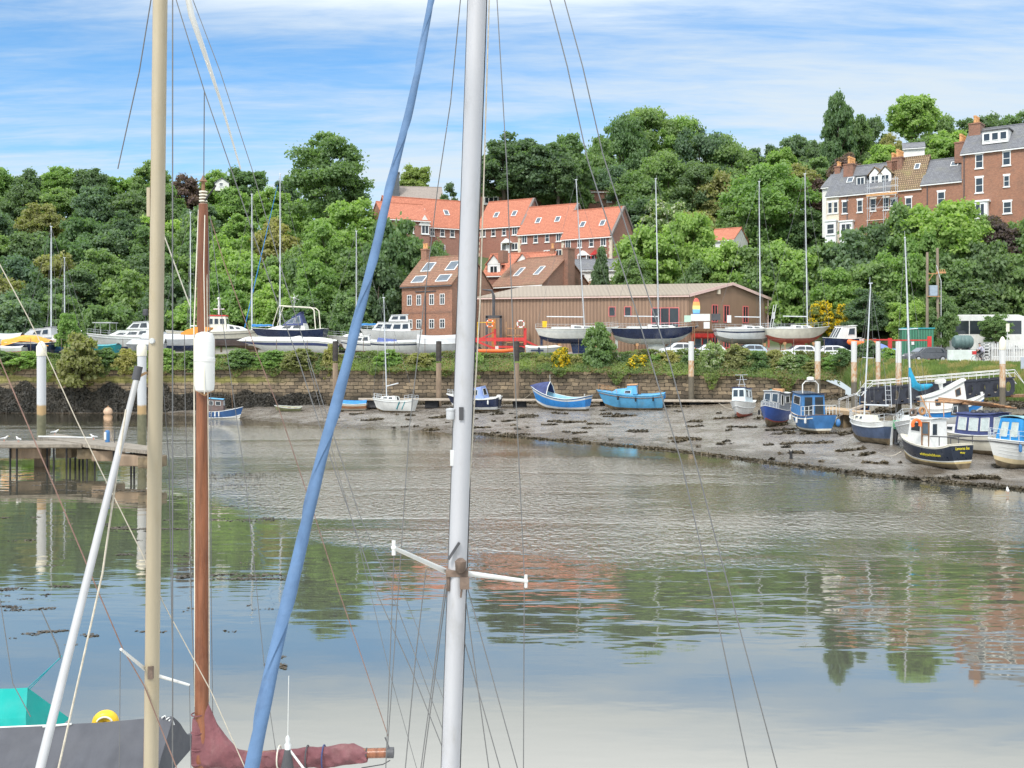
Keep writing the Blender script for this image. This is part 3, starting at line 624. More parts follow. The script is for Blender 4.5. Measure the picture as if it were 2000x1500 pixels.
BU = [(156, 119.4, 648, 6.6, 6.6, 'olive', 'big tumbling bush hanging down over the quay wall on the left'),
 (60, 121.5, 682, 5.5, 2.4, 'light', 'bright nettle bush left of the big tumbling bush'),
 (0, 121.5, 684, 5.5, 2.2, 'mid', 'low bush on the wall top at the left edge'),
 (133, 124.5, 608, 3.8, 4.6, 'light', 'light green bush in the yard behind the tumbling bush'),
 (205, 121.5, 678, 4.5, 2.8, 'mid', 'low green bush right of the tumbling bush'),
 (248, 121, 675, 3.6, 3.6, 'olive', 'brownish bush beside the white capped pile'),
 (320, 121, 680, 4.4, 3.2, 'light', 'leafy green bush between cream mast and white cylinder'),
 (375, 121, 683, 4, 2.8, 'mid', 'green bush behind the white cylinder'),
 (648, 120.8, 671, 3.0, 4.6, 'olive', 'brown and red tinged bush around the dark pile'),
 (1097, 119.5, 672, 3.2, 3.6, 'gorse', 'small gorse bush with yellow flowers left of the tall bush'),
 (1170, 119.2, 628, 5.2, 6.6, 'mid', 'tall pale leaved bush in front of the yachts'),
 (1122, 119.5, 692, 3, 3, 'olive', 'brown green bush at the left foot of the tall bush'),
 (1222, 119, 690, 3, 3.0, 'dark', 'dark bush at the right foot of the tall bush'),
 (1248, 118, 687, 4.4, 3.6, 'gorse', 'wide gorse bush dotted with yellow above the light blue boat'),
 (1305, 118, 683, 4.4, 3.4, 'olive', 'brown tangled bush between gorse and rust banded pile'),
 (1395, 115.5, 664, 3.8, 5.0, 'white', 'white flowering elder bush right of the rust banded pile'),
 (1440, 115, 672, 4.4, 4.0, 'olive', 'olive bush in the middle of the hedge below the white yachts'),
 (1487, 114, 680, 3.6, 3.4, 'mid', 'mid green bush below the second white yacht'),
 (1540, 112.5, 694, 3.8, 2.4, 'white', 'pale flowering bramble near the end of the stone wall'),
 (1590, 111, 700, 3.6, 1.9, 'olive', 'low brown bramble at the end of the stone wall'),
 (1697, 108, 663, 3.4, 3.2, 'dark', 'dark round bush between two white topped piles'),
 (1648, 108, 676, 3, 2.2, 'mid', 'low bush beside the orange inflatable'),
 (1603, 128, 586, 4.6, 4.6, 'gorse', 'yellow broom bush behind the pulpit of the second white yacht'),
 (1650, 127, 590, 4.0, 4.0, 'gorse', 'yellow broom bush above the navy cabin cruiser'),
 (1735, 106, 678, 2.8, 2.0, 'light', 'light green bush left of the dark grey car'),
 (585, 121, 676, 5.4, 3.0, 'olive', 'dry brown green bush left of the dark pile'),
 (1058, 120.3, 694, 3.4, 2.6, 'olive', 'brown bramble bush right of the dark topped pile and below the grey dinghy'),
 (1345, 116.8, 690, 3.2, 3.4, 'mid', 'green bush wrapped round the rust banded pile'),
 (1418, 115.6, 684, 3.4, 3.6, 'olive', 'tangled brown bush immediately right of the white elder'),
 (1463, 114.6, 680, 3.2, 3.6, 'mid', 'bush hiding the keel of the rounded transom yacht'),
 (1512, 113.6, 682, 3.4, 3.4, 'olive', 'olive bush below the red bottomed yacht'),
 (1565, 112.4, 690, 3.2, 2.6, 'mid', 'low green bush near the end of the stone wall'),
 (1622, 110.6, 693, 3.2, 2.4, 'light', 'pale bush below the navy hulled cabin boat'),
 (1283, 118.2, 686, 3, 3.2, 'light', 'light green bush between the wide gorse and the brown tangle'),
 (470, 121, 680, 5, 2.6, 'mid', 'leafy mound below the bow of the long speedboat'),
 (530, 121, 682, 4.6, 2.4, 'light', 'light leafy mound below the middle of the long speedboat'),
 (760, 120.8, 682, 4.6, 2.8, 'light', 'leafy mound behind the leaning mast of the little white sailing boat'),
 (820, 120.6, 685, 4.4, 2.6, 'olive', 'brownish mound left of the dark topped pile beside the white mast'),
 (930, 119.8, 688, 3, 4.4, 'light', 'ivy bush trailing down the wall beside the tall white mast'),
]
for i, (px, D, tp, w, h_, tn, lb) in enumerate(BU): bush(px, D, tp, w, h_, tn, lb, i % 4)
# continuous ivy and bramble cover on the wall top: nobody could count it
def scatter(name, n, fn, mat, leaf, seed, label, cat='ground cover', aspect=1.3, nb=(0, -.6, .5)):
    rs = np.random.RandomState(seed); C = []; S = []
    while len(C) < n:
        r = fn(rs)
        if r is not None: C.append(r[:3]); S.append(leaf*rs.uniform(.6, 1.4)*(r[3] if len(r) > 3 else 1))
    C = np.array(C); nn = rs.normal(size=(len(C), 3))*.6+np.array(nb); nn /= np.linalg.norm(nn, axis=1)[:, None]
    me = quads_mesh(name, C, nn, np.array(S), seed, aspect); me.materials.append(mat)
    o = bpy.data.objects.new(name, me); COL.objects.link(o); return tag(o, label, cat, kind='stuff')
def ivy(rs, thr=0.):
    px = rs.uniform(-250, 1640); x0 = X(px, 120)
    h = mnoise.noise(Vector((x0*.22, 3.1, 0)))*.5+.5; low = mnoise.noise(Vector((x0*.45, 9.1, 0)))
    Dw = itp(px, WALL); zt = itp(px, TOPZ)+.1+1.0*h+(.45*h if px > 1180 else 0); zl = itp(px, WTOP)-.15-2.6*max(0, low-.05)-.2*abs(mnoise.noise(Vector((x0*2, 0, 5))))
    u = rs.rand()**.9; z = zl+(zt-zl)*u; k = (z-itp(px, WTOP))/(itp(px, TOPZ)-itp(px, WTOP))
    D = Dw-.25+max(0, min(1, k))*(itp(px, TOPD)-Dw)-rs.rand()*.5+ (.0)
    lump = mnoise.noise(Vector((x0*1.1, z*1.3, 0)))
    if lump < -.12 and rs.rand() < .6: return None
    return (X(px, D), D-.35*max(0, lump), z)
scatter('ivy_cover', 95000, ivy, leafm('leaf_ivy', (.024, .045, .018), (.14, .18, .055)), .14, 3, 'ivy nettles and brambles trailing over the top of the quay wall')
def ivy2(rs):
    p = ivy(rs)
    if p is None or mnoise.noise(Vector((p[0]*.35, 0, 2))) < .02: return None
    return p
scatter('dry_brambles', 22000, ivy2, leafm('leaf_dry', (.05, .04, .02), (.19, .15, .08)), .15, 4, 'dry brown bramble stems and dead grass along the quay top')
# grass on the right slope
def gr(rs):
    px = rs.uniform(1590, 2250)
    if px < 1640 and rs.rand() < .6: return None
    s = rs.rand(); p = bankp(px, s*1.05); 
    if s < .12 and rs.rand() < .5: return None
    return (p[0], p[1], p[2]+.2, 1-.72*max(0, min(1, (s-.5)/.35)))
def blades(name, n, fn, mat, seed, label, hgt=.7, w=.05):
    rs = np.random.RandomState(seed); V = []; 
    while len(V) < 3*n:
        p = fn(rs)
        if p is None: continue
        k_ = p[3]; p = np.array(p[:3]); a = rs.uniform(0, 6.28); l = hgt*k_*rs.uniform(.5, 1.3); d = np.array([math.cos(a), math.sin(a), 0])*w
        V += [p-d, p+d, p+np.array([rs.normal()*.22, rs.normal()*.22, 1])*l]
    V = np.array(V, dtype=np.float32); m = len(V)//3
    me = bpy.data.meshes.new(name); me.vertices.add(3*m); me.vertices.foreach_set('co', V.ravel()); me.loops.add(3*m); me.loops.foreach_set('vertex_index', np.arange(3*m, dtype=np.int32))
    me.polygons.add(m); me.polygons.foreach_set('loop_start', np.arange(0, 3*m, 3, dtype=np.int32)); me.polygons.foreach_set('loop_total', np.full(m, 3, dtype=np.int32)); me.update(calc_edges=True)
    me.materials.append(mat); o = bpy.data.objects.new(name, me); COL.objects.link(o); return tag(o, label, 'grass', kind='stuff')
def gr2(rs):
    p = gr(rs); return None if p is None else (p[0], p[1], p[2]-.2, p[3])
blades('long_grass', 60000, gr2, leafm('leaf_grass', (.03, .055, .02), (.12, .155, .055)), 7, 'long rough grass on the sloping bank beside the gangway', .75, .05)
def gr3(rs):
    p = gr2(rs)
    if p is None: return None
    if mnoise.noise(Vector((p[0]*.5, p[1]*.5, 7))) < .05: return None
    return p
blades('seed_heads', 22000, gr3, leafm('leaf_straw', (.09, .075, .045), (.19, .16, .10)), 8, 'straw coloured seed heads among the bank grass', .95, .035)
# seaweed hanging on the wall foot (left) and weed clumps on the mud
def sw(rs):
    px = rs.uniform(-250, 640); Dw = itp(px, WALL); zz_ = rs.rand()**.8*(3.5 if px < 330 else 2.6)*(.86+.3*mnoise.noise(Vector((px*.03, 0, 4))))
    if px > 560 and rs.rand() < (px-560)/80: return None
    return (X(px, Dw), Dw-.1-.35*rs.rand()-(3.2-zz_)*.12, zz_)
scatter('hanging_seaweed', 42000, sw, leafm('weed_dark', (.0, .0, .0), (.035, .026, .018), trans=.05), .17, 9, 'dark brown bladderwrack hanging on the lower quay wall', 'seaweed', aspect=2.2, nb=(0, -1, .2))
def mw(rs):
    px = rs.uniform(640, 2200); s0, s1 = itp(px, SHORE), itp(px, WALL); s = rs.rand()
    D = s0+(s1-s0)*s; x = X(px, D); c = mnoise.noise(Vector((x*.33, D*.75, 2)))+.35*mnoise.noise(Vector((x*1.2, D*2.0, 8)))
    if not (s < .024 or s > .9 and rs.rand() < .3) and c < .47: return None
    if s < .024 and (px < 900): return None  # waterline rim: weed, with the edge's shadow put in as dark leaves
    p = mudp(px, s); return (p[0], p[1], p[2]+.01+.09*rs.rand()*min(1, max(.2, (c-.2)*3)), 1)
scatter('mud_weed', 38000, mw, leafm('weed_brown', (.0, .0, .0), (.055, .042, .025), trans=.05), .17, 10, 'patches of brown seaweed scattered across the mud, rim of weed and painted shadow', 'seaweed', aspect=1.8, nb=(0, 0, 1))
def fw(rs):
    D = rs.uniform(22, 60); px = rs.uniform(-200, 560)
    x = X(px, D); c = mnoise.noise(Vector((x*.16+3, D*.8, 2)))+.6*mnoise.noise(Vector((x*1.3, D*3.2, 8)))
    if c < .40+.3*rs.rand() or px > 420 and rs.rand() < .5: return None
    return (x, D, .012)
scatter('floating_weed', 7000, fw, leafm('weed_float', (.0, .0, .0), (.04, .03, .02), trans=.05), .07, 12, 'strands of brown weed floating on the river', 'seaweed', nb=(0, 0, 4))
# ================================================================ buildings
B_red = brickm('red_brick', (.40, .15, .10), (.31, .11, .075), (.34, .25, .2), samt=.15)
B_old = brickm('old_orange_brick', (.46, .19, .105), (.30, .12, .07), (.33, .26, .2), samt=.35)
B_dark = brickm('weathered_brick', (.38, .17, .105), (.27, .12, .08), (.24, .19, .15), samt=.4)
B_stone = paint('cream_stone', (.62, .54, .42), .85, .12, 1.5, bump=.01)
B_render = paint('white_render', (.74, .73, .69), .85, .08, 1)
T_orange = brickm('orange_pantiles', (.62, .235, .14), (.52, .185, .11), (.27, .09, .055), bw=.24, bh=.26, ms=.022, stain=(.42, .16, .09), samt=.35, bump=.04, off=0, ux='x')
T_brown = brickm('brown_pantiles', (.36, .19, .12), (.27, .14, .09), (.12, .07, .05), bw=.24, bh=.26, ms=.022, stain=(.2, .17, .1), samt=.5, bump=.04, off=0, ux='x')
T_moss = brickm('mossy_brown_tiles', (.36, .25, .15), (.27, .18, .10), (.10, .07, .045), bw=.3, bh=.36, ms=.05, stain=(.28, .24, .1), samt=.6, bump=.05, ux='x')
T_slate = brickm('grey_slates', (.20, .205, .22), (.145, .15, .165), (.08, .08, .085), bw=.3, bh=.2, ms=.012, stain=(.22, .22, .17), samt=.45, bump=.01, ux='x')
M_frame = paint('white_window_frame', (.80, .80, .78), .5, .04, 3)
M_pot = paint('clay_pot', (.62, .33, .14), .85, .2, 3)
WM = {}
def window(par, x, y, z, w, h, face='f', style='sash', sill=True, frame=None, name='window', glass=None, lintel=False):
    """window in a wall; face f: looks to -y, r: +x, l: -x.  pane is the part, frame and sill its sub-parts"""
    key = (round(w, 2), round(h, 2), style, sill, frame.name if frame else '', lintel)
    if key not in WM:
        a = MB(); a.bx(-w/2, w/2, -.02, .03, -h/2, h/2); 
        f = MB(); t = max(.055, w*.075)
        f.bx(-w/2-t*.4, w/2+t*.4, -.07, .02, h/2-t, h/2+t*.4); f.bx(-w/2-t*.4, w/2+t*.4, -.07, .02, -h/2-t*.4, -h/2+t)
        f.bx(-w/2-t*.4, -w/2+t, -.065, .02, -h/2+t, h/2-t); f.bx(w/2-t, w/2+t*.4, -.065, .02, -h/2+t, h/2-t)
        if style == 'sash': f.bx(-w/2+t, w/2-t, -.055, .02, -t*.45, t*.45)
        if style in ('case', 'cross'): f.bx(-t*.5, t*.5, -.055, .02, -h/2+t, h/2-t)
        if style == 'cross': f.bx(-w/2+t, -t*.5, -.05, .02, h*.12, h*.12+t*.7); f.bx(t*.5, w/2-t, -.05, .02, h*.12, h*.12+t*.7)
        if style == 'grid': 
            for q in (-w/6, w/6): f.bx(q-t*.4, q+t*.4, -.055, .02, -h/2+t, h/2-t)
        s = MB(); s.bx(-w/2-.13, w/2+.13, -.14, .02, -h/2-t*.4-.14, -h/2-t*.4-.002)
        l_ = MB()
        if lintel: l_.bx(-w/2-.13, w/2+.13, -.05, .02, h/2+t*.4+.002, h/2+t*.4+.24)
        me = []
        for q, nm, mt in ((a, 'window', glass or M_glass), (f, 'frame', frame or M_frame), (s, 'sill', M_frame))+(((l_, 'lintel', M_frame),) if lintel else ()):
            o = q.build(nm, mt); me.append(o.data); bpy.data.objects.remove(o)
        WM[key] = me
    me = WM[key]; rz = {'f': 0, 'r': R(90), 'l': R(-90), 'b': R(180)}[face]
    o = bpy.data.objects.new(name, me[0]); lnk(o, par); o.location = (x, y, z); o.rotation_euler = (0, 0, rz)
    lnk(bpy.data.objects.new('frame', me[1]), o)
    if sill: lnk(bpy.data.objects.new('sill', me[2]), o)
    if lintel: lnk(bpy.data.objects.new('lintel', me[3]), o)
    return o
def skylight(par, x, y, z, pitch, w=.8, h=1.2, rz=0):
    a = MB(); a.bx(-w/2, w/2, -h/2, h/2, .03, .09); o = a.build('skylight', M_glassb, par); o.location = (x, y, z); o.rotation_euler = (pitch, 0, rz)
    f = MB(); t = .09
    for q in ((-w/2-t, -w/2, -h/2-t, h/2+t), (w/2, w/2+t, -h/2-t, h/2+t), (-w/2, w/2, -h/2-t, -h/2), (-w/2, w/2, h/2, h/2+t)): f.bx(*q, 0, .13)
    f.build('frame', M_frame, o); return o
def gable_house(name, label, px, D, z0, phi, Wd, Dp, wh, rh, wall, roof, cat='house', group=None, px_is='left', over=.25, ridge='x', bargemat=None):
    """front-left (or front-right) bottom corner at picture column px, depth D. local x along front, y away"""
    x = X(px, D); c, s = math.cos(phi), math.sin(phi); loc = Vector((x, D, z0))
    if px_is == 'right': loc -= Vector((c*Wd, s*Wd, 0))
    o = empty(name, loc, phi, label, cat, group)
    w = MB()
    if ridge == 'x':
        for xx, e in ((0, .3), (Wd, -.3)):
            w.prism([(xx, 0, 0), (xx, Dp, 0), (xx, Dp, wh), (xx, Dp/2, wh+rh-.02), (xx, 0, wh)], (e, 0, 0))
        w.bx(.3, Wd-.3, 0, .3, 0, wh); w.bx(.3, Wd-.3, Dp-.3, Dp, 0, wh)
    else:
        for yy, e in ((0, .3), (Dp, -.3)):
            w.prism([(0, yy, 0), (Wd, yy, 0), (Wd, yy, wh), (Wd/2, yy, wh+rh-.02), (0, yy, wh)], (0, e, 0))
        w.bx(0, .3, .3, Dp-.3, 0, wh); w.bx(Wd-.3, Wd, .3, Dp-.3, 0, wh)
    w.build('wall', wall, o)
    r = MB(); th = .16
    if ridge == 'x':
        k = rh/(Dp/2); ov = over
        for sgn in (0, 1):
            ya, yb = (-ov, Dp/2) if sgn == 0 else (Dp+ov, Dp/2)
            za = wh-k*ov; zb = wh+rh
            r.prism([(-over*.6, ya, za+.03), (-over*.6, yb, zb+.03), (-over*.6, yb, zb+.03+th), (-over*.6, ya, za+.03+th)], (Wd+over*1.2, 0, 0))
    else:
        k = rh/(Wd/2); ov = over
        for xa in (-ov, Wd+ov):
            za = wh-k*ov; r.prism([(xa, -over, za+.03), (Wd/2, -over, wh+rh+.03), (Wd/2, -over, wh+rh+.03+th), (xa, -over, za+.03+th)], (0, Dp+over*2, 0))
    ro = r.build('roof', roof, o)
    t = MB()
    if ridge == 'x':
        t.tube([(-over*.6, Dp/2, wh+rh+.16), (Wd+over*.6, Dp/2, wh+rh+.16)], .13, 8)
        ro2 = t.build('ridge_tiles', roof if bargemat is None else bargemat, ro)
        g = MB(); g.bx(-over*.5, Wd+over*.5, -over-.12, -over, wh-k*over-.12, wh-k*over+.02); g.build('gutter', M_frame if name != 'brick_house' else M_dkgrey, o)
    else: t.tube([(Wd/2, -over, wh+rh+.16), (Wd/2, Dp+over, wh+rh+.16)], .13, 8).build('ridge_tiles', roof, ro)
    return o, ro
def chimney(par, x, y, z0, z1, w=.9, d=.6, pots=3, mat=None, potmat=None, roof=None, along='x', ph=.75):
    a = MB(); a.bx(x-w/2, x+w/2, y-d/2, y+d/2, z0, z1-.2); a.bx(x-w/2-.08, x+w/2+.08, y-d/2-.08, y+d/2+.08, z1-.2, z1)
    c = a.build('chimney', mat or B_dark, roof or par)
    for i in range(pots):
        f = (i+.5)/pots-.5; px_, py_ = (x+f*(w-.1), y) if along == 'x' else (x, y+f*(d-.1))
        q = MB(); q.lathe((px_, py_, z1), [(.21, 0), (.17, ph*.75), (.22, ph*.78), (.22, ph), (.12, ph), (.12, .02)], 9); q.build('chimney_pot', potmat or M_pot, c if roof is None else par)
    return c
M_verge = paint('grey_verge_flashing', (.20, .17, .155), .8, .15, 3)
# --- the three stepped orange-roofed blocks
def terrace_block(px, D, lab, phi=R(-29), W_=9.2, z0=None, ridge_gable=False, n=4, eave_y=452, px_is='left', doors=None):
    z0 = HC+(YH-eave_y)*D/F-5.4
    o, ro = gable_house('terraced_house', lab, px, D, z0-3, phi, W_, 8.6, 8.4, 4.9, B_red, T_orange, group='orange roofed terrace above the yard', px_is=px_is)
    for i in range(n):
        window(o, W_*(i+.5)/n*.94+.15, 0, 3+4.45, .95 if i % 3 == 0 else .75, 1.35, style='case' if i % 3 == 0 else 'sash')
        if i % 2 == 0 and i > 0 or i == n-1: window(o, W_*(i+.5)/n*.94+.15, 0, 3+1.75, 1.2, 1.2, style='case')
    for s_ in (0, 1):
        q = MB()
        for k in range(17): q.bx(-.03 if s_ == 0 else W_-.38-(k % 2)*.14, .38+(k % 2)*.14 if s_ == 0 else W_+.03, -.035, .3, k*.49-.02, k*.49+.475)
        q.build('quoins', B_stone, o)
    pit = math.atan2(4.9, 4.3); q = MB(); q.bar((W_+.05, -.3, 8.4-.15), (W_+.05, 4.3, 8.4+5.05), .38, .34); q.bar((W_+.05, 4.3, 8.4+5.05), (W_+.05, 8.9, 8.4-.15), .38, .34); q.build('verge', M_verge, ro)
    for fx, fy in ((.32, .42), (.72, .42)): skylight(ro, W_*fx, 4.3*fy, 8.4+4.9*fy+.2, pit, .75, 1.15)
    return o
b1 = terrace_block(932, 180, 'orange roofed brick house, left one of the three stepped houses', W_=9.0, eave_y=445, n=4)
b2 = terrace_block(1012, 174, 'orange roofed brick house, middle one of the three stepped houses', eave_y=457, n=4)
b3 = terrace_block(1097, 168, 'orange roofed brick house with the big plain gable, right one of the three stepped houses', eave_y=466, n=4, phi=R(-33))
# porches
for par, xx, mt in ((b1, 6.2, M_frame), (b3, 4.3, M_frame), (b3, 6.7, M_red)):
    p = MB(); p.prism([(xx-1, -.9, 5.35), (xx+1, -.9, 5.35), (xx, -.9, 6.15)], (0, .9, 0)); pr = p.build('porch', mt, par)
    d = MB(); d.bx(xx-.85, xx-.72, -.85, -.72, 2.6, 5.35); d.bx(xx+.72, xx+.85, -.85, -.72, 2.6, 5.35); d.bx(xx-.45, xx+.45, -.05, .05, 3, 5.1); d.build('door', mt, par)
# left block, turned the other way
z0 = HC+(YH-446)*178/F-5.4
o, ro = gable_house('terraced_house', 'long orange roofed brick house left of the tall white mast, facing right', 765, 172, z0-3, R(26), 14.5, 9.5, 8.4, 5.2, B_red, T_orange, group='orange roofed terrace above the yard')
for i in range(6): window(o, 3.6+i*1.85, 0, 7.45, .8, 1.35)
for i in (3, 5): window(o, 3.6+i*1.85, 0, 4.7, 1.0, 1.2, style='case')
for fx, fy in ((.12, .5), (.2, .5), (.45, .5), (.75, .5)): skylight(ro, 14.5*fx, 4.75*fy, 8.4+5.2*fy+.2, math.atan2(5.2, 4.75), .75, 1.15)
q = MB(); [q.bx(2.6, 2.98+(k % 2)*.14, -.035, .3, k*.49, k*.49+.495) for k in range(17)]; q.build('quoins', B_stone, o)
# its projecting wing on the left
o, ro = gable_house('terraced_house', 'orange roofed wing with white gable at the left end of the long orange roofed house', 750, 168, z0-3, R(26), 8.0, 7.5, 8.9, 3.0, B_red, T_orange, group='orange roofed terrace above the yard')
window(o, 7.2, 0, 7.4, 1.3, 1.5, style='case'); window(o, 4.6, 0, 7.4, 1.1, 1.4, style='case')
g = MB(); g.prism([(6.0, -.06, 8.0), (8.2, -.06, 8.0), (7.1, -.06, 9.8)], (0, -.1, 0)); g.build('dormer_gable', B_render, o)
# --- small orange dormer house between
zc = HC+(YH-545)*155/F
o, ro = gable_house('dormer_house', 'low orange roofed house with two white gabled dormers in front of the terrace', 944, 155, zc-4, R(-20), 10.4, 7, 4.6, 3.3, B_red, T_orange)
for xx in (1.6, 6.2):
    d = MB(); d.bx(xx-1.0, xx+1.0, .25, 3.0, 4.5, 6.2); d.prism([(xx-1.15, .2, 6.2), (xx+1.15, .2, 6.2), (xx, .2, 7.6)], (0, .12, 0)); dd = d.build('dormer', B_render, ro)
    r = MB(); r.prism([(xx-1.3, .0, 6.1), (xx, .0, 7.65), (xx, .0, 7.8), (xx-1.45, .0, 6.1)], (0, 3.3, 0)); r.prism([(xx+1.3, .0, 6.1), (xx, .0, 7.65), (xx, .0, 7.8), (xx+1.45, .0, 6.1)], (0, 3.3, 0)); r.build('dormer_roof', T_orange, dd)
    window(o, xx, .24, 5.4, 1.25, 1.15, style='case')
chimney(o, 9.9, 3.5, 7, 8.6, .7, .7, 1, B_old)
# --- brown roofed brick house with small white cross windows
D0 = 140; zb_ = HC+(YH-650)*D0/F-2.6
o, ro = gable_house('brick_house', 'orange brick house with brown roof and eight small white windows behind the motor boats', 785, D0, zb_, R(-34), 8.6, 9.0, 9.0, 4.0, B_old, T_brown)
for i, xx in enumerate((1.35, 3.0, 5.2, 7.0)):
    window(o, xx, 0, 7.0, .75, 1.4, style='cross', sill=False); window(o, xx, 0, 3.75, .8 if i else 1.0, 1.2, style='cross', sill=False)
q = MB(); q.bx(4.1, 4.22, -.14, -.02, 0, 8.6); q.bx(2.4, 5.9, -.13, -.02, 8.05, 8.17); q.build('drainpipe', M_dkgrey, o)
q = MB(); q.bx(.0, 8.6, -.03, .1, 5.15, 5.45); q.build('brick_band', B_dark, o)
pit = math.atan2(4, 4.5)
for xx, fy, w_, h_ in ((1.9, .6, 1.5, 1.8), (1.9, .15, 1.9, 1.3), (6.1, .6, 1.5, 1.8), (6.1, .15, 1.9, 1.3)):
    skylight(ro, xx+.6, 4.5*fy, 9+4*fy+.2, pit, w_, h_)
chimney(o, .6, 4.4, 12.2, 14.4, .9, .9, 2, B_old)
# --- second brown roofed house with large gable
zb_ = HC+(YH-560)*147/F
o, ro = gable_house('gabled_house', 'brown roofed house with broad brick gable and tall mossy chimney behind the shed', 962, 150, zb_-5, R(-42), 9.6, 11.0, 5.2, 4.2, B_dark, T_brown)
for fx, fy in ((.32, .45), (.72, .45)): skylight(ro, 9.6*fx, 5.5*fy, 5.2+4.2*fy+.2, math.atan2(4.2, 5.5), .8, 2.0)
chimney(o, 9.85, 5.5, 0.0, 10.6, 1.0, 1.6, 0, B_dark)
g = MB(); g.bx(1.2, 2.2, -.1, 1.0, 8.6, 10.4); g.build('chimney', B_dark, o)
# low brown roof to the right of it and the grey roofed white building
o, ro = gable_house('outbuilding', 'low brown roofed outbuilding just above the shed roof, right of the brick gable', 1150, 150, HC+(YH-562)*150/F-3, R(-8), 4.6, 5, 3.0, .9, B_dark, T_brown, cat='outbuilding')
o, ro = gable_house('white_building', 'long low white building with a flat grey roof below the orange terrace', 1108, 160, HC+(YH-535)*160/F-2, R(-6), 8.0, 6, 2.6, 1.7, B_render, T_slate)
window(o, 2, 0, 1.6, 1.6, .8, style='case'); window(o, 5, 0, 1.6, 1.6, .8, style='case')
# --- houses behind the terrace
o, ro = gable_house('brick_block', 'long red brick house almost hidden by dark trees above the orange roofs', 935, 214, HC+(YH-402)*214/F-3, R(4), 29, 8, 6.2, .9, B_red, T_brown)
window(o, 2.6, 0, 4.2, 3.0, 1.6, style='grid'); window(o, 11, 0, 4.2, 2.4, 1.2, style='grid'); window(o, 27.5, 0, 5.4, 1.0, 2.6, style='case')
chimney(o, 15, 4, 7, 10, .7, .7, 1, B_old)
o, ro = gable_house('grey_roofed_house', 'grey brown roofed house with tall dark square chimney beside the yellow green tree', 758, 215, HC+(YH-395)*215/F-3, R(8), 11.5, 10, 3.6, 3.4, B_dark, paint('grey_brown_tiles', (.27, .23, .2), .9, .15, 3))
a = MB(); a.bx(.4, 2.4, 1, 2.6, 3, 9.3); a.bx(.3, 2.5, .9, 2.7, 9.3, 9.6); a.build('chimney', paint('dark_slate_cladding', (.10, .11, .12), .9, .2, 4), o)
o, ro = gable_house('white_cottage', 'small white cottage half buried in trees left of the big round tree', 420, 262, HC+(YH-372)*262/F, R(15), 3.4, 4, 2.0, 1.2, B_render, T_slate, ridge='y')
window(o, 1.5, 0, 1.6, .9, .8)
# --- white gable and orange roof among the trees on the right
o, ro = gable_house('white_gabled_house', 'white gabled house with an orange roof among trees left of the big round tree', 1383, 172, HC+(YH-498)*172/F-2, R(-35), 4.6, 6.0, 4.4, 2.0, B_render, T_orange, px_is='left')
# ================================================================ brick terrace, upper right
def vhouse(px, D, z0, phi, Wd, wh, rh, wall, roof, lab, dp=8.5):
    return gable_house('victorian_house', lab, px, D, z0, phi, Wd, dp, wh, rh, wall, roof, group='victorian brick terrace on the hill', px_is='left', over=.2)
# facade line from (px 1613, D160) to (px 1878, D146)
A_ = Vector((X(1614, 160), 160)); B_ = Vector((X(1878, 147.5), 147.5)); dv = (B_-A_); Lr = dv.length; phi = math.atan2(dv.y, dv.x)
zA = HC+(YH-383)*160/F
def seg(f0, f1, eave_y0, lab, wall, roof, rh, wh=7.5, dp=8.0):
    p0 = A_+dv*f0; zz0_ = HC+(YH-eave_y0)*p0.y/F; px0 = 1000+p0.x*F/p0.y
    o, ro = vhouse(px0, p0.y, zz0_-wh, phi, Lr*(f1-f0), wh, rh, wall, roof, lab, dp); return o, ro, Lr*(f1-f0)
t5, r5, w5 = seg(0, .10, 383, 'pale stone end house of the hill terrace with a bay window', B_stone, T_slate, 4.6)
window(t5, w5*.3, 0, 5.6, .65, 1.7, lintel=True); window(t5, w5*.75, 0, 5.6, .65, 1.7, lintel=True)
q = MB(); q.bx(.1, w5*.9, -.8, 0, 0, 3.4); q.bx(-.05, w5*.95, -.95, 0, 3.4, 3.6); q.build('bay_window', M_frame, t5); window(t5, w5*.5, -.82, 2.2, 1.2, 1.6)
t4, r4, w4 = seg(.10, .49, 381, 'brick terrace house with grey slate roof, three dormers and scaffolding', B_old, T_slate, 4.7)
for xx in (.12, .42, .68, .93): window(t4, w4*xx, 0, 5.5, .8, 1.8, lintel=True)
q = MB(); q.bx(.4, 2.4, -.8, 0, 0, 3.2); q.bx(.25, 2.55, -.95, 0, 3.2, 3.4); q.build('bay_window', M_frame, t4)
window(t4, 1.4, -.82, 2.0, 1.5, 1.8, style='case')
q = MB(); q.bx(w4*.16, w4*.16+.12, -.12, 0, 0, 7.3); q.build('drainpipe', M_dkgrey, t4)
for xx, kind in ((.38, 0), (.66, 1), (.86, 1)):
    X0 = w4*xx; d = MB(); d.bx(X0-.85, X0+.85, 1.2, 4.2, 8.5, 10.3)
    if kind: d.prism([(X0-.85, 1.2, 10.3), (X0+.85, 1.2, 10.3), (X0, 1.2, 11.3)], (0, 3, 0))
    dd = d.build('dormer', M_frame if kind else T_slate, r4)
    r = MB()
    if kind: r.prism([(X0-1.1, 1.0, 10.2), (X0, 1.0, 11.4), (X0, 1.0, 11.5), (X0-1.2, 1.0, 10.2)], (0, 3.4, 0)); r.prism([(X0+1.1, 1.0, 10.2), (X0, 1.0, 11.4), (X0, 1.0, 11.5), (X0+1.2, 1.0, 10.2)], (0, 3.4, 0))
    else: r.bx(X0-.95, X0+.95, 1.05, 4.4, 10.3, 10.42)
    r.build('dormer_roof', T_moss if kind else T_slate, dd); window(t4, X0, 1.19, 9.5, 1.2, 1.2, style='case', sill=False)
skylight(r4, w4*.14, 1.9, 7.5+4.7*1.9/4+.2, math.atan2(4.7, 4), .8, 1.0)
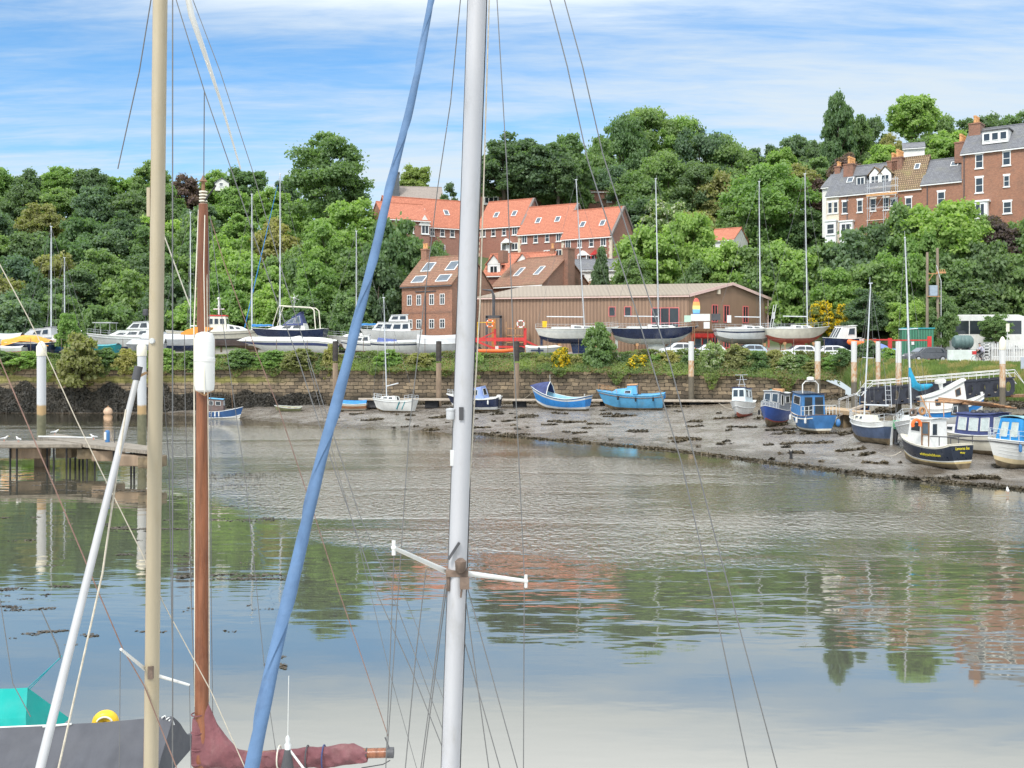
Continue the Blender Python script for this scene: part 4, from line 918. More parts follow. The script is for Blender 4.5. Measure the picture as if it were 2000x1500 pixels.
t3, r3, w3 = seg(.49, .72, 372, 'brick terrace house with a mossy orange brown tiled roof', B_old, T_moss, 5.2)
window(t3, w3*.12, 0, 5.2, .9, 1.9, lintel=True); window(t3, w3*.6, 0, 5.2, .9, 1.9, lintel=True)
skylight(r3, w3*.7, 2.6, 7.5+5.2*2.6/4+.2, math.atan2(5.2, 4), .6, 1.0)
t2, r2, w2 = seg(.72, 1.0, 360, 'brick terrace house with a plain slate roof beside the tall house', B_old, T_slate, 3.9)
window(t2, w2*.5, 0, 5.1, 1.0, 2.0, lintel=True); q = MB(); q.bx(w2*.14, w2*.14+.12, -.12, 0, 0, 7.3); q.build('drainpipe', M_dkgrey, t2)
skylight(r2, w2*.7, 2.8, 7.5+3.9*2.8/4+.2, math.atan2(3.9, 4), .9, .9)
for o_, xx, zt, nn in ((t4, .5, 12.7, 4), (t4, 7.3, 12.4, 5), (t3, .2, 12.9, 5), (t2, w2-.9, 13.6, 4)):
    chimney(o_, xx, 4.0, 10.5, zt, 1.5, 3.0, nn, B_dark, along='y', ph=1.2)
chimney(t5, .5, 4.0, 10, 12.6, .9, 1.6, 2, B_dark, along='y')
# tall house
pT = B_; zT = HC+(YH-300)*pT.y/F
tt, rT = gable_house('tall_brick_house', 'tall three storey brick house with slate roof and white dormer at the right edge', 1878, pT.y, zT-13, phi, 11.5, 9, 13, 3.9, B_old, T_slate, group='victorian brick terrace on the hill', over=.25)
for xx in (2.4, 6.0):
    window(tt, xx, 0, 11.6, 1.0, 1.9, lintel=True)
window(tt, 2.4, 0, 8.2, 1.0, 2.1, lintel=True); window(tt, 6.0, 0, 8.4, .7, 1.5, lintel=True); window(tt, 6.1, 0, 4.7, 1.05, 1.6, lintel=True)
window(tt, 10.3, 0, 11.6, 1.0, 1.9, lintel=True)
q = MB(); q.bx(1.2, 3.7, -.9, 0, 1.6, 5.7); q.bx(.95, 3.95, -1.1, 0, 5.7, 5.95); q.build('bay_window', M_frame, tt); window(tt, 2.45, -.92, 4.5, 1.9, 2.0, style='grid')
q = MB(); q.bx(9.1, 11.3, -.9, 0, 0, 8.9); q.bx(8.9, 11.5, -1.1, 0, 8.9, 9.1); q.build('bay_window', M_frame, tt); window(tt, 10.2, -.92, 7.4, 1.6, 2.2, style='grid'); window(tt, 10.2, -.92, 3.4, 1.6, 2.2, style='grid')
q = MB(); q.bx(.3, .42, -.12, 0, 0, 12.7); q.build('drainpipe', M_dkgrey, tt)
d = MB(); d.bx(2.6, 6.0, .8, 4.2, 14.1, 15.9); dd = d.build('dormer', M_frame, rT); q = MB(); q.bx(2.4, 6.2, .6, 4.6, 15.9, 16.05); q.build('dormer_roof', M_dkgrey, dd)
for i in range(3): window(tt, 3.2+i*1.1, .79, 15.05, .9, 1.1, style='', sill=False)
chimney(tt, .9, 4.5, 15.5, 17.9, 1.6, 2.4, 4, B_dark, along='y', ph=1.1); chimney(tt, 8.6, 4.5, 15.5, 17.6, 1.2, 2.0, 1, B_dark, along='y')
# small grey-roofed house at the terrace's left end and white gable behind the chimneys
o, ro = gable_house('rendered_house', 'small pale house with grey roof just left of the terrace end', 1606, 168, HC+(YH-440)*168/F-2, phi, 4.0, 8, 8.2, 2.4, B_render, T_slate)
window(o, 1.2, 0, 6.6, .8, 1.6); window(o, 3, 0, 6.6, .8, 1.6)
o, ro = gable_house('white_house', 'white gable end showing between trees behind the terrace chimneys', 1764, 185, HC+(YH-312)*185/F, R(-20), 3.6, 6, 2.0, 1.3, B_render, T_slate)
# scaffolding
sc = empty('scaffolding', t4.matrix_basis @ Vector((w4*.62, -1.2, 0)), phi, 'steel scaffold tower in front of the slate roofed terrace house', 'scaffolding')
q = MB(); hts = 9.3
for xx in (0, 2.4, 4.2):
    for yy in (0, .9): q.tube([(xx, yy, -1), (xx, yy, hts)], .035, 5)
for zq in (1.2, 3.0, 4.9, 6.6, 8.0, 9.0):
    for yy in (0, .9): q.tube([(-.2, yy, zq), (4.4, yy, zq)], .03, 5)
q.tube([(0, 0, 3), (2.4, 0, 6.6)], .03, 5); q.tube([(2.4, 0, 3), (4.2, 0, 6.6)], .03, 5); q.build('poles', M_steel, sc)
q = MB(); q.bx(-.2, 4.4, 0, .9, 6.62, 6.7); q.bx(-.2, 4.4, 0, .9, 3.02, 3.1); q.bx(-.2, 4.4, -.04, 0, 6.7, 6.95); q.build('boards', M_pot, sc)
# ================================================================ brown corrugated shed
M_clad = ribbed('brown_cladding', (.30, .19, .125), .33, .04, .74, var=.22)
M_sroof = ribbed('shed_roof_sheet', (.29, .24, .185), .5, .03, .9, axis='x')
M_pink = paint('pink_red_frame', (.62, .16, .15), .5, .1, 2); M_barge = paint('pale_pink_board', (.66, .47, .42), .6, .06, 2)
Cn = Vector((X(1345, 128), 128, 6.4)); En = Vector((X(938, 134), 134, 6.4)); Gn = Vector((X(1499, 138), 138, 6.4)); wh = 7.8; rh = 1.75
so = empty('boat_shed', Cn, 0, 'long brown corrugated shed with a pale low roof and pink window frames', 'shed')
dE, dG = En-Cn, Gn-Cn; Z_ = Vector((0, 0, 1))
def ring_(base): return [base, base+Z_*wh, base+dG/2+Z_*(wh+rh), base+dG+Z_*wh, base+dG]
q = MB(); q.loft([ring_(Vector((0, 0, 0))), ring_(dE)]); q.build('wall', M_clad, so)
nE = dE.normalized(); nG = dG.normalized(); A0 = -nE*.35; A1 = dE+nE*.35; q = MB()
for s0_, s1_ in ((-nG*.4-Z_*.05, dG/2+Z_*rh), (dG+nG*.4-Z_*.05, dG/2+Z_*rh)):
    p = [A0+s0_+Z_*(wh+.04), A0+s1_+Z_*(wh+.04), A1+s1_+Z_*(wh+.04), A1+s0_+Z_*(wh+.04)]; q.prism(p, (0, 0, .14))
q.build('roof', M_sroof, so)
q = MB(); q.bar(A0-nG*.42+Z_*(wh-.08), A1-nG*.42+Z_*(wh-.08), .12, .14); q.build('gutter', M_barge, so)
q = MB(); g0 = A0-nE*.08; q.bar(g0-nG*.45+Z_*(wh+.02), g0+dG/2+Z_*(wh+rh+.08), .08, .36); q.bar(g0+dG/2+Z_*(wh+rh+.08), g0+dG+nG*.45+Z_*(wh+.02), .08, .36); q.build('barge_board', M_barge, so)
q = MB(); q.bx(-.08, .08, -.08, .08, 0, wh); o_ = q.build('corner_trim', M_barge, so); o_.location = dG-nE*.06
def face_m(org, xdir):
    xd = xdir.normalized(); yd = Z_.cross(xd); m_ = Matrix((xd, yd, Z_)).transposed().to_4x4(); m_.translation = org; return m_
mF = face_m(dE, -dE); mG = face_m(Vector((0, 0, 0)), dG); LF_, LG_ = dE.length, dG.length
def swin(m_, x, z, w, h, style='case'): o = window(so, x, 0, z, w, h, frame=M_pink, style=style, sill=False); o.matrix_basis = m_ @ Matrix.Translation((x, 0, z)); return o
for xx in (LF_-9.6, LF_-7.6): swin(mF, xx, 5.9, .85, 1.2, '')
for xx in (5.0, 7.3, 11.2): swin(mG, xx, 5.7, 1.1, 2.2)
for xx in (5.0, 7.3, 11.2): swin(mG, xx, 2.2, 1.1, 1.8)
def onface(name, m_, q, mt): o = q.build(name, mt, so); o.matrix_basis = m_; return o
q = MB(); q.bx(LF_-4.6, LF_-1.2, -.06, .1, 3.8, 6.3); bp = onface('big_window', mF, q, M_glass); q = MB()
for xx in (LF_-4.6, LF_-3.5, LF_-2.4, LF_-1.2): q.bx(xx-.05, xx+.05, -.1, -.06, 3.8, 6.3)
for zq in (3.8, 4.4, 6.3): q.bx(LF_-4.6, LF_-1.2, -.12, -.07, zq-.05, zq+.05)
q.build('frame', M_pink, bp)
q = MB(); q.bx(5.4, 5.8, -.3, 0, 8.2, 9.0); onface('wall_lamp', mG, q, B_stone)
q = MB(); q.bx(.6, 4.2, -.5, 0, 2.6, 3.1); q.bx(.6, 4.2, -.1, 0, 0, 2.6); en = onface('entrance', mG, q, M_red)
q = MB(); q.bx(.9, 2.2, -.16, -.1, .2, 2.4); q.build('door', M_glassb, en); q = MB(); q.bx(2.6, 3.9, -.16, -.1, .2, 2.4); q.build('door', M_glassb, en)
q = MB(); q.bx(0, LG_, -.18, -.02, 3.35, 3.65); onface('canopy_beam', mG, q, M_wood)
# signs on the shed
def sign(par, name, loc, w, h, mat, rz=0, t=.05):
    q = MB(); q.bx(-w/2, w/2, -t, 0, -h/2, h/2); o = q.build(name, mat, par); o.location = loc; o.rotation_euler = (0, 0, rz); return o
def text(par, s, loc, size, mat, rot=(R(90), 0, 0), sx=1, name='lettering', shear=0, align='CENTER'):
    cu = bpy.data.curves.new(name, 'FONT'); cu.body = s; cu.size = size; cu.align_x = align; cu.align_y = 'CENTER'; cu.extrude = .004; cu.shear = shear
    tmp = bpy.data.objects.new(name, cu); COL.objects.link(tmp); dg = bpy.context.evaluated_depsgraph_get()
    me = bpy.data.meshes.new_from_object(tmp.evaluated_get(dg)); bpy.data.objects.remove(tmp)
    me.materials.clear(); me.materials.append(mat); o = bpy.data.objects.new(name, me); lnk(o, par); o.location = loc; o.rotation_euler = rot; o.scale = (sx, 1, 1); return o
# ================================================================ boats
def sect(u, full):   # half breadth fraction at height fraction u
    return min(1., max(0., u))**(full)
class Hull:
    def __init__(s, L, B, H, sw=.75, rake=.12, trake=.04, sb=.35, ss=.12, full=.45, fore=1.6, krise=.25, kstern=0., mid=.42):
        s.__dict__.update(dict(L=L, B=B, H=H, sw=sw, rake=rake, trake=trake, sb=sb, ss=ss, full=full, fore=fore, krise=krise, kstern=kstern, mid=mid))
    def b(s, t):
        if t < s.mid: return s.B/2*(s.sw+(1-s.sw)*math.sin(math.pi/2*t/s.mid))
        q = (t-s.mid)/(1-s.mid); return s.B/2*max(0, 1-q**(s.fore+1.0))**.85
    def sheer(s, t): return s.H*(1+s.sb*max(0, (t-.3)/.7)**2+s.ss*max(0, (.35-t)/.35)**2)
    def keel(s, t): return s.H*(s.krise*max(0, (t-.72)/.28)**2*1.0+s.kstern*max(0, (.3-t)/.3)**2)
    def pt(s, t, u, side=1, inset=0.):
        k, z1 = s.keel(t), s.sheer(t); f = s.full+.55*max(0, (t-.5)/.5)**1.5
        z = k+(z1-k)*u; y = max(0., s.b(t)*sect(u, f)-inset)
        x = s.L*(-.5)+s.L*t*(1-s.rake)+s.L*s.rake*(t**3)*u*1.0+(s.L*s.rake*.0)-s.L*s.trake*u*max(0, 1-t*4)
        return Vector((x, side*y, z))
def sheer_x(h, x): # station t for local x near deck level
    lo, hi = 0., 1.
    for _ in range(24):
        m = (lo+hi)/2
        if h.pt(m, 1).x < x: lo = m
        else: hi = m
    return (lo+hi)/2
def make_hull(root, h, bands, decked=True, deckm=None, camber=.06, floor=.35, inm=None, rail=None, nt_=26, rub=None, drop=.04):
    """bands: list of (u_top, material) from keel up"""
    us = sorted(set([0, .06, .14, .24, .36, .48, .6, .72, .84, .93, 1]+[b[0] for b in bands])); ts = [i/nt_ for i in range(nt_)]+[.985, 1.0]
    mb = MB(); mats = [b[1] for b in bands]
    def mi(u):
        for k, b in enumerate(bands):
            if u <= b[0]+1e-6: return k
        return len(bands)-1
    for side in (1, -1):
        for i in range(len(ts)-1):
            for j in range(len(us)-1):
                q = [h.pt(ts[i], us[j], side), h.pt(ts[i+1], us[j], side), h.pt(ts[i+1], us[j+1], side), h.pt(ts[i], us[j+1], side)]
                mb.add(q, [(0, 1, 2, 3)], mi((us[j]+us[j+1])/2))
    for j in range(len(us)-1):
        a, b = us[j], us[j+1]; mb.add([h.pt(0, a, 1), h.pt(0, b, 1), h.pt(0, b, -1), h.pt(0, a, -1)], [(0, 1, 2, 3)], mi((a+b)/2))
    hull = mb.build('hull', mats, root, smooth=True)
    if decked:
        d = MB(); rows = []
        for t in ts:
            w = h.pt(t, 1); rows.append([Vector((w.x, w.y*f, w.z-drop+camber*(1-f*f)*min(1, w.y*2))) for f in (-.985, -.6, -.25, 0, .25, .6, .985)])
        d.loft(rows, closed=False, cap=False); d.build('deck', deckm or M_greyw, root, smooth=True)
    else:
        ins = MB(); rows = []
        for t in ts[:-1]:
            row = []
            for side, us_ in ((1, (1, .75, .5, floor)), (-1, (floor, .5, .75, 1))):
                for u in us_: p = h.pt(min(t, .97)+(.008 if t == 0 else 0), u, side, .07); row.append(p)
            rows.append(row)
        ins.loft(rows, closed=False, cap=False); ins.build('interior', inm or M_wood, root, smooth=True)
        th = MB()
        for t in (.25, .5, .72):
            p = h.pt(t, .72, 1, .07); th.box((p.x, 0, p.z), (.28, p.y*2, .04))
        th.build('thwart', M_wood, root)
    r = MB(); rr = .035 if h.L > 5 else .025
    path = [h.pt(t, 1.0, 1) for t in ts]; path2 = [h.pt(t, 1.0, -1) for t in ts]
    r.tube(path, rr, 6); r.tube(path2, rr, 6); r.tube([h.pt(0, 1, 1), h.pt(0, 1, -1)], rr, 6); r.build('gunwale', rail or M_white, root, smooth=True)
    if rub:
        u, m_ = rub; r = MB(); r.tube([h.pt(t, u, 1)+Vector((0, .02, 0)) for t in ts], .04, 6); r.tube([h.pt(t, u, -1)-Vector((0, .02, 0)) for t in ts], .04, 6); r.build('rubbing_strake', m_, root, smooth=True)
    return hull
def lerp(a, b, t): return a+(b-a)*t
def cabin(root, h, x0, x1, w0, w1, z0, ha, hb, ra=0., rb=0., tum=.1, mat=None, roofm=None, wins=(), roof=True, ro=.07, name='cabin', glass=None, fm=None, closed=True, rt=.05, crown=.05):
    """x0 back, x1 front (local x), w0/w1 widths, z0 base (function or value), ha/hb heights, ra/rb rakes of back/front faces"""
    zf = z0 if callable(z0) else (lambda x: z0)
    def C(fx, fy, fz):  # fx 0 back..1 front, fy -1..1, fz 0..1
        xb = lerp(x0, x1, fx); xt = lerp(x0+ra, x1-rb, fx); zb = zf(xb); H_ = lerp(ha, hb, fx); w = lerp(w0, w1, fx)/2*(1-tum*fz)
        return Vector((lerp(xb, xt, fz), fy*w, zb+H_*fz))
    mb = MB(); n = 6; ringb = []; ringt = []
    outline = [(0, -1)]+[(k/n, -1) for k in range(1, n+1)]+[(1, -.5), (1, 0), (1, .5)]+[(1-k/n, 1) for k in range(0, n+1)]+[(0, 0)]
    for fz in (0, 1): (ringb if fz == 0 else ringt).extend(C(a, b, fz) for a, b in outline)
    def bow_(p, a, b): return p
    mb.loft([ringb, ringt], cap=False); mb.add(ringt, [tuple(range(len(ringt)))])
    body = mb.build(name, mat or M_white, root, bevel=.025)
    if roof:
        r = MB(); T = []
        for k in range(n+1):
            fx = k/n; row = []
            for fy in (-1, -.6, 0, .6, 1):
                p = C(fx, fy, 1); p.x += (-ro*1.6 if k == 0 else ro if k == n else 0); p.y += ro*fy; p.z += .01+crown*(1-fy*fy); row.append(p)
            T.append(row)
        up = [[p+Vector((0, 0, rt)) for p in row] for row in T]
        r.loft(T, closed=False, cap=False); r.loft(up, closed=False, cap=False)
        edge = [row[0] for row in T]+T[-1][1:-1]+[row[-1] for row in T[::-1]]+T[0][1:-1][::-1]; r.loft([edge, [p+Vector((0, 0, rt)) for p in edge]], cap=False)
        r.build('cabin_roof', roofm or mat or M_white, root)
    for w in wins:
        face, a0, a1, b0, b1 = w[:5]; fr = w[5] if len(w) > 5 else True
        sides = {'s': ('p', 'q'), 'p': ('p',), 'q': ('q',), 'f': ('f',), 'b': ('b',)}[face]
        for sd_ in sides:
            def S(a, b):
                if sd_ == 'p': return C(a, 1, b)
                if sd_ == 'q': return C(a, -1, b)
                if sd_ == 'f': return C(1, a*2-1, b)
                return C(0, a*2-1, b)
            q = [S(a0, b0), S(a1, b0), S(a1, b1), S(a0, b1)]; nn = (q[1]-q[0]).cross(q[3]-q[0]).normalized()
            out = {'p': Vector((0, 1, 0)), 'q': Vector((0, -1, 0)), 'f': Vector((1, 0, 0)), 'b': Vector((-1, 0, 0))}[sd_]
            if nn.dot(out) < 0: nn = -nn
            wq = MB(); wq.prism([p+nn*.004 for p in q], nn*.012); wo_ = wq.build('window', glass or M_glass, root)
            if fr:
                f_ = MB(); 
                for k in range(4): f_.bar(q[k]+nn*.018, q[(k+1) % 4]+nn*.018, .045, .03)
                f_.build('frame', fm or M_greyw, wo_)
    return body
def mast(root, x, z0, z1, r=.07, lean=0., spread=(), boom=None, mat=None, wires=True, h=None, furl=None, yl=0., wr=.016, blocks=True):
    top = Vector((x+lean, yl, z1)); bot = Vector((x, 0, z0)); d = top-bot
    q = MB(); q.tube([bot, bot+d*.5, top], [r, r, r*.7], 10); q.box(top+Vector((0, 0, .05)), (.3, .1, .08)); q.tube([top+Vector((.1, 0, 0)), top+Vector((.1, 0, .5))], .012, 4)
    q.build('mast', mat or M_alu, root, smooth=True)
    if spread:
        s_ = MB()
        for f, w in spread: p = bot+d*f; s_.tube([p-Vector((.1, w, -.03)), p, p-Vector((.1, -w, -.03))], .028, 5)
        s_.build('spreaders', mat or M_alu, root)
    if boom:
        zb, xe, bm_ = boom[:3]; b = MB(); p = bot+d*((zb-z0)/(z1-z0)); e = Vector((xe, 0, zb+(boom[3] if len(boom) > 3 else .05))); b.tube([p, e], .06, 8); bo = b.build('boom', mat or M_alu, root, smooth=True)
        if bm_:
            b = MB(); n = 9; pts = [p.lerp(e, i/n)+Vector((0, 0, .12+.03*math.sin(i*2.1))) for i in range(n+1)]; b.tube(pts, [.2-.1*i/n for i in range(n+1)], 8); b.build('sail_cover', bm_, bo, smooth=True)
    if wires and h:
        w = MB(); bowp = h.pt(1, 1); st = h.pt(0, 1); m_ = h.pt(sheer_x(h, x-.1), 1)
        w.tube([top, bowp], wr, 4); w.tube([top, Vector((st.x, 0, st.z))], wr, 4)
        for sd_ in (1, -1):
            last = Vector((m_.x, m_.y*.95*sd_, m_.z)); pts = [last]
            for f, sw_ in spread: pts.append(bot+d*f+Vector((-.1, sw_*sd_, .03)))
            pts.append(top); w.tube(pts, wr, 4)
            if spread: w.tube([last+Vector((.25, 0, 0)), bot+d*(spread[0][0])], wr*.9, 4)
        w.build('rigging', M_wire, root)
        if furl:
            w = MB(); w.tube([bowp.lerp(top, .04), bowp.lerp(top, .5), bowp.lerp(top, .93)], [.075, .06, .035], 7); w.build('furled_sail', furl, root, smooth=True)
def rails(root, h, t0=0., t1=1., hh=.6, n=9, pul=True, mat=None, name='guard_rail', off=.93, lines=2, r=.016):
    q = MB()
    for sd_ in (1, -1):
        pts = []
        for i in range(n+1):
            t = lerp(t0, t1, i/n); p = h.pt(t, 1); p = Vector((p.x-(.15 if t > .97 else 0), p.y*off*sd_, p.z)); u = p+Vector((0, 0, hh)); q.tube([p, u], r, 4); pts.append(u)
        for k in range(lines): q.tube([p-Vector((0, 0, hh*.45*k)) for p in pts], r*.8, 4)
    if t0 <= .02:
        a = h.pt(t0, 1); q.tube([Vector((a.x, -a.y*off, a.z+hh)), Vector((a.x, a.y*off, a.z+hh))], r, 4)
    return q.build(name, mat or M_steel, root)
def bowrail(root, h, t0=.72, hh=.55, mat=None): return rails(root, h, t0, 1, hh, 4, mat=mat, name='pulpit', r=.022)
def outboard(root, x, y, z, col=None, tilt=0., s=1.):
    e = empty('outboard_motor', (x, y, z), parent=root, rot=(0, tilt, 0)); e.scale = (s, s, s)
    q = MB(); q.loft([[Vector((a*.22*w-.1, b*.16*w, zz)) for a, b in ((-1, -1), (1, -1), (1.1, 0), (1, 1), (-1, 1), (-1.2, 0))] for w, zz in ((.8, .0), (1, .12), (1, .38), (.75, .5))]); q.build('cowl', col or M_dkgrey, e, bevel=.03)
    q = MB(); q.loft([[Vector((a*.1*w-.08, b*.05*w, zz)) for a, b in ((-1, -1), (1, -1), (1, 1), (-1, 1))] for w, zz in ((.8, -.85), (1, -.5), (1.2, .02))]); q.lathe((-.16, 0, -.8), [(.02, -.16), (.08, -.05), (.08, .15), (.02, .3)], 8, axis='X')
    for k in range(3): a = k*2.1; q.bar((-.32, 0, -.8), (-.33, .15*math.cos(a), -.8+.15*math.sin(a)), .08, .015)
    q.build('leg', M_dkgrey, e); return e
def lifering(name, label, loc, R0=.32, r=.07, mat=None, rz=0, group=None, band=True):
    o = empty(name, loc, rz, label, 'life ring', group); q = MB(); q.torus((0, 0, 0), R0, r, 'Y'); q.build('ring', mat or M_orange, o, smooth=True)
    if band:
        for a in (45, 135, 225, 315): q = MB(); q.torus((0, 0, 0), R0, r*1.06, 'Y', 3, 8, a0=a-9, a1=a+9); q.build('band', M_white if mat is not M_white else M_red, o)
    return o
def boat_root(name, label, px, D, z, head, cat='boat', roll=0., pitch=0., group=None):
    o = empty(name, (X(px, D), D, z), label=label, cat=cat, group=group)
    o.matrix_basis = Matrix.Translation((X(px, D), D, z)) @ Matrix.Rotation(R(head), 4, 'Z') @ Matrix.Rotation(R(pitch), 4, 'Y') @ Matrix.Rotation(R(roll), 4, 'X'); return o
def dk(h): return lambda x: h.sheer(sheer_x(h, x))-.05
def fin(root, x0, x1, z1, z0, t=.14, mat=None, name='keel', sweep=.3):
    q = MB(); q.loft([[Vector((x0+sweep*k, 0, z)), Vector(((x0*.6+x1*.4)+sweep*k*.7, t/2, z)), Vector((x1+sweep*.0, 0, z)), Vector(((x0*.6+x1*.4)+sweep*k*.7, -t/2, z))] for k, z in ((1, z0), (0, z1))]); return q.build(name, mat or M_antif, root)
G_MUD = 'boats lying on the mud'; G_YARD = 'boats laid up in the yard'
# ------------------------------------------------ boats on the mud, left to right
# blue boat with brown wheelhouse afloat
h = Hull(4.4, 1.7, .95, sw=.8, rake=.08, sb=.5, ss=.15, full=.4)
b = boat_root('wheelhouse_boat', 'small dark blue boat with a brown wheelhouse floating by the seaweed covered wall', 434, 110, -.18, 6, group='boats on the river')
make_hull(b, h, [(.26, M_white), (1, paint('mid_blue_hull', (.03, .10, .26), .45, .15, 2))], deckm=M_blue, rub=(.3, M_white))
cabin(b, h, -1.55, .25, 1.25, 1.05, .85, 1.5, 1.35, 0, .1, mat=paint('brown_wheelhouse', (.13, .09, .08), .6, .2, 3), roofm=M_lblue, wins=[('q', .15, .4, .55, .85), ('q', .55, .85, .55, .85), ('f', .15, .45, .55, .9), ('f', .55, .85, .55, .9)])
for xx in (-1.0, -.6, -.2): 
    q = MB(); q.tube([(xx, -.86, .95), (xx, -.9, .45)], .06, 7); q.build('fender', M_white, b)
q = MB(); q.tube([(1.1, 0, 1.2), (.95, 0, 3.4)], .025, 5); q.build('bow_post', M_wood, b)
# olive dinghy
h = Hull(2.9, 1.3, .5, sw=.85, rake=.1, sb=.3, full=.35)
b = boat_root('dinghy', 'small olive green open dinghy on the mud near the wall', 561, 114.5, mudz(561, 114.5)-.02, 182, roll=-7, pitch=-2, group=G_MUD)
make_hull(b, h, [(1, paint('olive_paint', (.25, .26, .13), .6, .2, 2))], decked=False, inm=paint('olive_inside', (.3, .3, .2), .7, .2, 2), rail=M_greyw)
# orange & blue covered dinghy
h = Hull(3.9, 1.6, .75, sw=.8, rake=.08, sb=.3, full=.35)
b = boat_root('covered_dinghy', 'low orange brown dinghy under a bright blue cover near the white sailing boat', 681, 113.8, mudz(681, 113.8)-.03, 176, roll=-3, group=G_MUD)
make_hull(b, h, [(.3, M_cream), (.7, paint('orange_brown_hull', (.42, .20, .10), .5, .2, 2)), (1, M_cream)], deckm=M_btarp, camber=.4)
q = MB(); [q.torus((-.9+.45*k, -.78, .72), .15, .07, 'Y', 10, 6) for k in range(4)]; q.build('tyre_fenders', M_black, b)
# inflatable of blue poles
# white sailing boat with turquoise stripes
h = Hull(5.0, 2.1, 1.35, sw=.75, rake=.12, sb=.22, full=.42, krise=.3)
b = boat_root('sailing_boat', 'little white sailing boat with turquoise stripes and a leaning mast on the mud', 766, 111, mudz(766, 111)-.12, 158, roll=5, group=G_MUD)
make_hull(b, h, [(.17, M_antif), (1, M_white)], deckm=M_white, rub=(.86, M_greyw))
for xx in (-1.9, -1.5): 
    q = MB(); q.prism([h.pt(sheer_x(h, xx), .25, -1)+Vector((.4, .0, 0)), h.pt(sheer_x(h, xx), .25, -1)+Vector((.62, 0, 0)), h.pt(sheer_x(h, xx), .9, -1)+Vector((-.1, 0, 0)), h.pt(sheer_x(h, xx), .9, -1)+Vector((-.32, 0, 0))], (0, -.03, 0)); q.build('stripe', M_teal, b)
for s_ in (1, -1):
    q = MB(); pts = []
    for xx in (-1.75, -1.15):
        for u, o_ in ((.3, .25), (.88, -.25)): pts.append((xx, u, o_))
    t1 = [(pts[0], pts[1]), (pts[2], pts[3])]
    for (x1_, u1, o1), (x2_, u2, o2) in t1:
        a = h.pt(sheer_x(h, x1_+o1), u1, s_); c_ = h.pt(sheer_x(h, x2_+o2), u2, s_); q.bar(a+Vector((0, .02*s_, 0)), c_+Vector((0, .02*s_, 0)), .22 if x1_ > -1.5 else .12, .05)
    q.build('stripe', M_teal, b)
cabin(b, h, -.6, 1.5, 1.45, .85, dk(h), .55, .32, .15, .35, .2, wins=[('s', .12, .4, .3, .75), ('s', .5, .8, .35, .75), ('b', .2, .6, .15, .9)], roof=False)
q = MB(); q.bx(-2.1, -.7, -.55, .55, 1.2, 1.36); q.build('cockpit_seats', M_greyw, b)
bowrail(b, h, .74, .5); rails(b, h, 0, .16, .5, 2, name='pushpit', r=.022)
mast(b, .75, 1.5, 12.6, .06, lean=.9, spread=[(.45, .45)], boom=(2.9, -.6, None, .35), h=h, wr=.012)
# blue-covered cabin boat (behind the white mast)
h = Hull(5.9, 2.2, 1.45, sw=.85, rake=.14, sb=.3, full=.36)
b = boat_root('cabin_boat', 'navy cabin boat with pale blue hood and outboard partly hidden by the tall white mast', 922, 110, mudz(922, 110)-.05, 160, roll=-3, group=G_MUD)
make_hull(b, h, [(.2, M_antif), (.38, M_white), (1, M_navy)], deckm=M_white, rub=(.96, M_white))
cabin(b, h, -1.7, .6, 1.8, 1.55, dk(h), 1.35, 1.0, .35, .7, .28, mat=paint('pale_blue_hood', (.22, .30, .55), .7, .15, 2), wins=[('s', .3, .75, .35, .8), ('b', .2, .8, .3, .8), ('f', .1, .9, .2, .8)], roof=False)
cabin(b, h, .5, 1.9, 1.5, 1.0, dk(h), .4, .15, 0, .4, .2, roof=False)
bowrail(b, h, .7, .5); outboard(b, -3.05, .1, 1.35, M_white); outboard(b, -3.0, -.5, 1.2, M_dkgrey, s=.8)
# open coble with blue tent hood
h = Hull(6.6, 2.3, 1.4, sw=.78, rake=.12, sb=.85, ss=.22, full=.42, krise=.35)
b = boat_root('open_boat', 'bright blue open fishing boat with a dark blue tent hood over its bow', 1092, 109, mudz(1092, 109)-.12, 150, roll=-3, group=G_MUD)
make_hull(b, h, [(.2, M_antif), (.34, M_white), (.8, M_bblue), (.9, M_white), (1, M_blue)], decked=False, inm=paint('pale_blue_inside', (.25, .48, .6), .6, .12, 2), rail=M_white)
mb = MB(); A = []; 
for x_, hr in ((3.45, .1), (2.7, .55), (1.8, 1.05), (1.0, 1.35)):
    t = sheer_x(h, x_) if x_ < 3.4 else 1; p = h.pt(t, 1); A.append([Vector((x_, p.y, p.z)), Vector((x_, p.y*.55, p.z+hr*.62)), Vector((x_, 0, p.z+hr)), Vector((x_, -p.y*.55, p.z+hr*.62)), Vector((x_, -p.y, p.z))])
mb.loft(A, closed=False, cap=False); mb.build('hood', M_dblue, b)
q = MB(); E = A[-1]; q.tube([p-Vector((.02, 0, 0)) for p in E], .045, 6); q.tube([A[-1][2], A[-1][2]+Vector((0, 0, .75))], .02, 5); q.build('hood_edge', M_white, b)
q = MB(); q.tube([h.pt(.02, 1, 1), h.pt(.02, 1, 1)+Vector((-.1, 0, .3))], .05, 6); q.build('post', M_greyw, b)
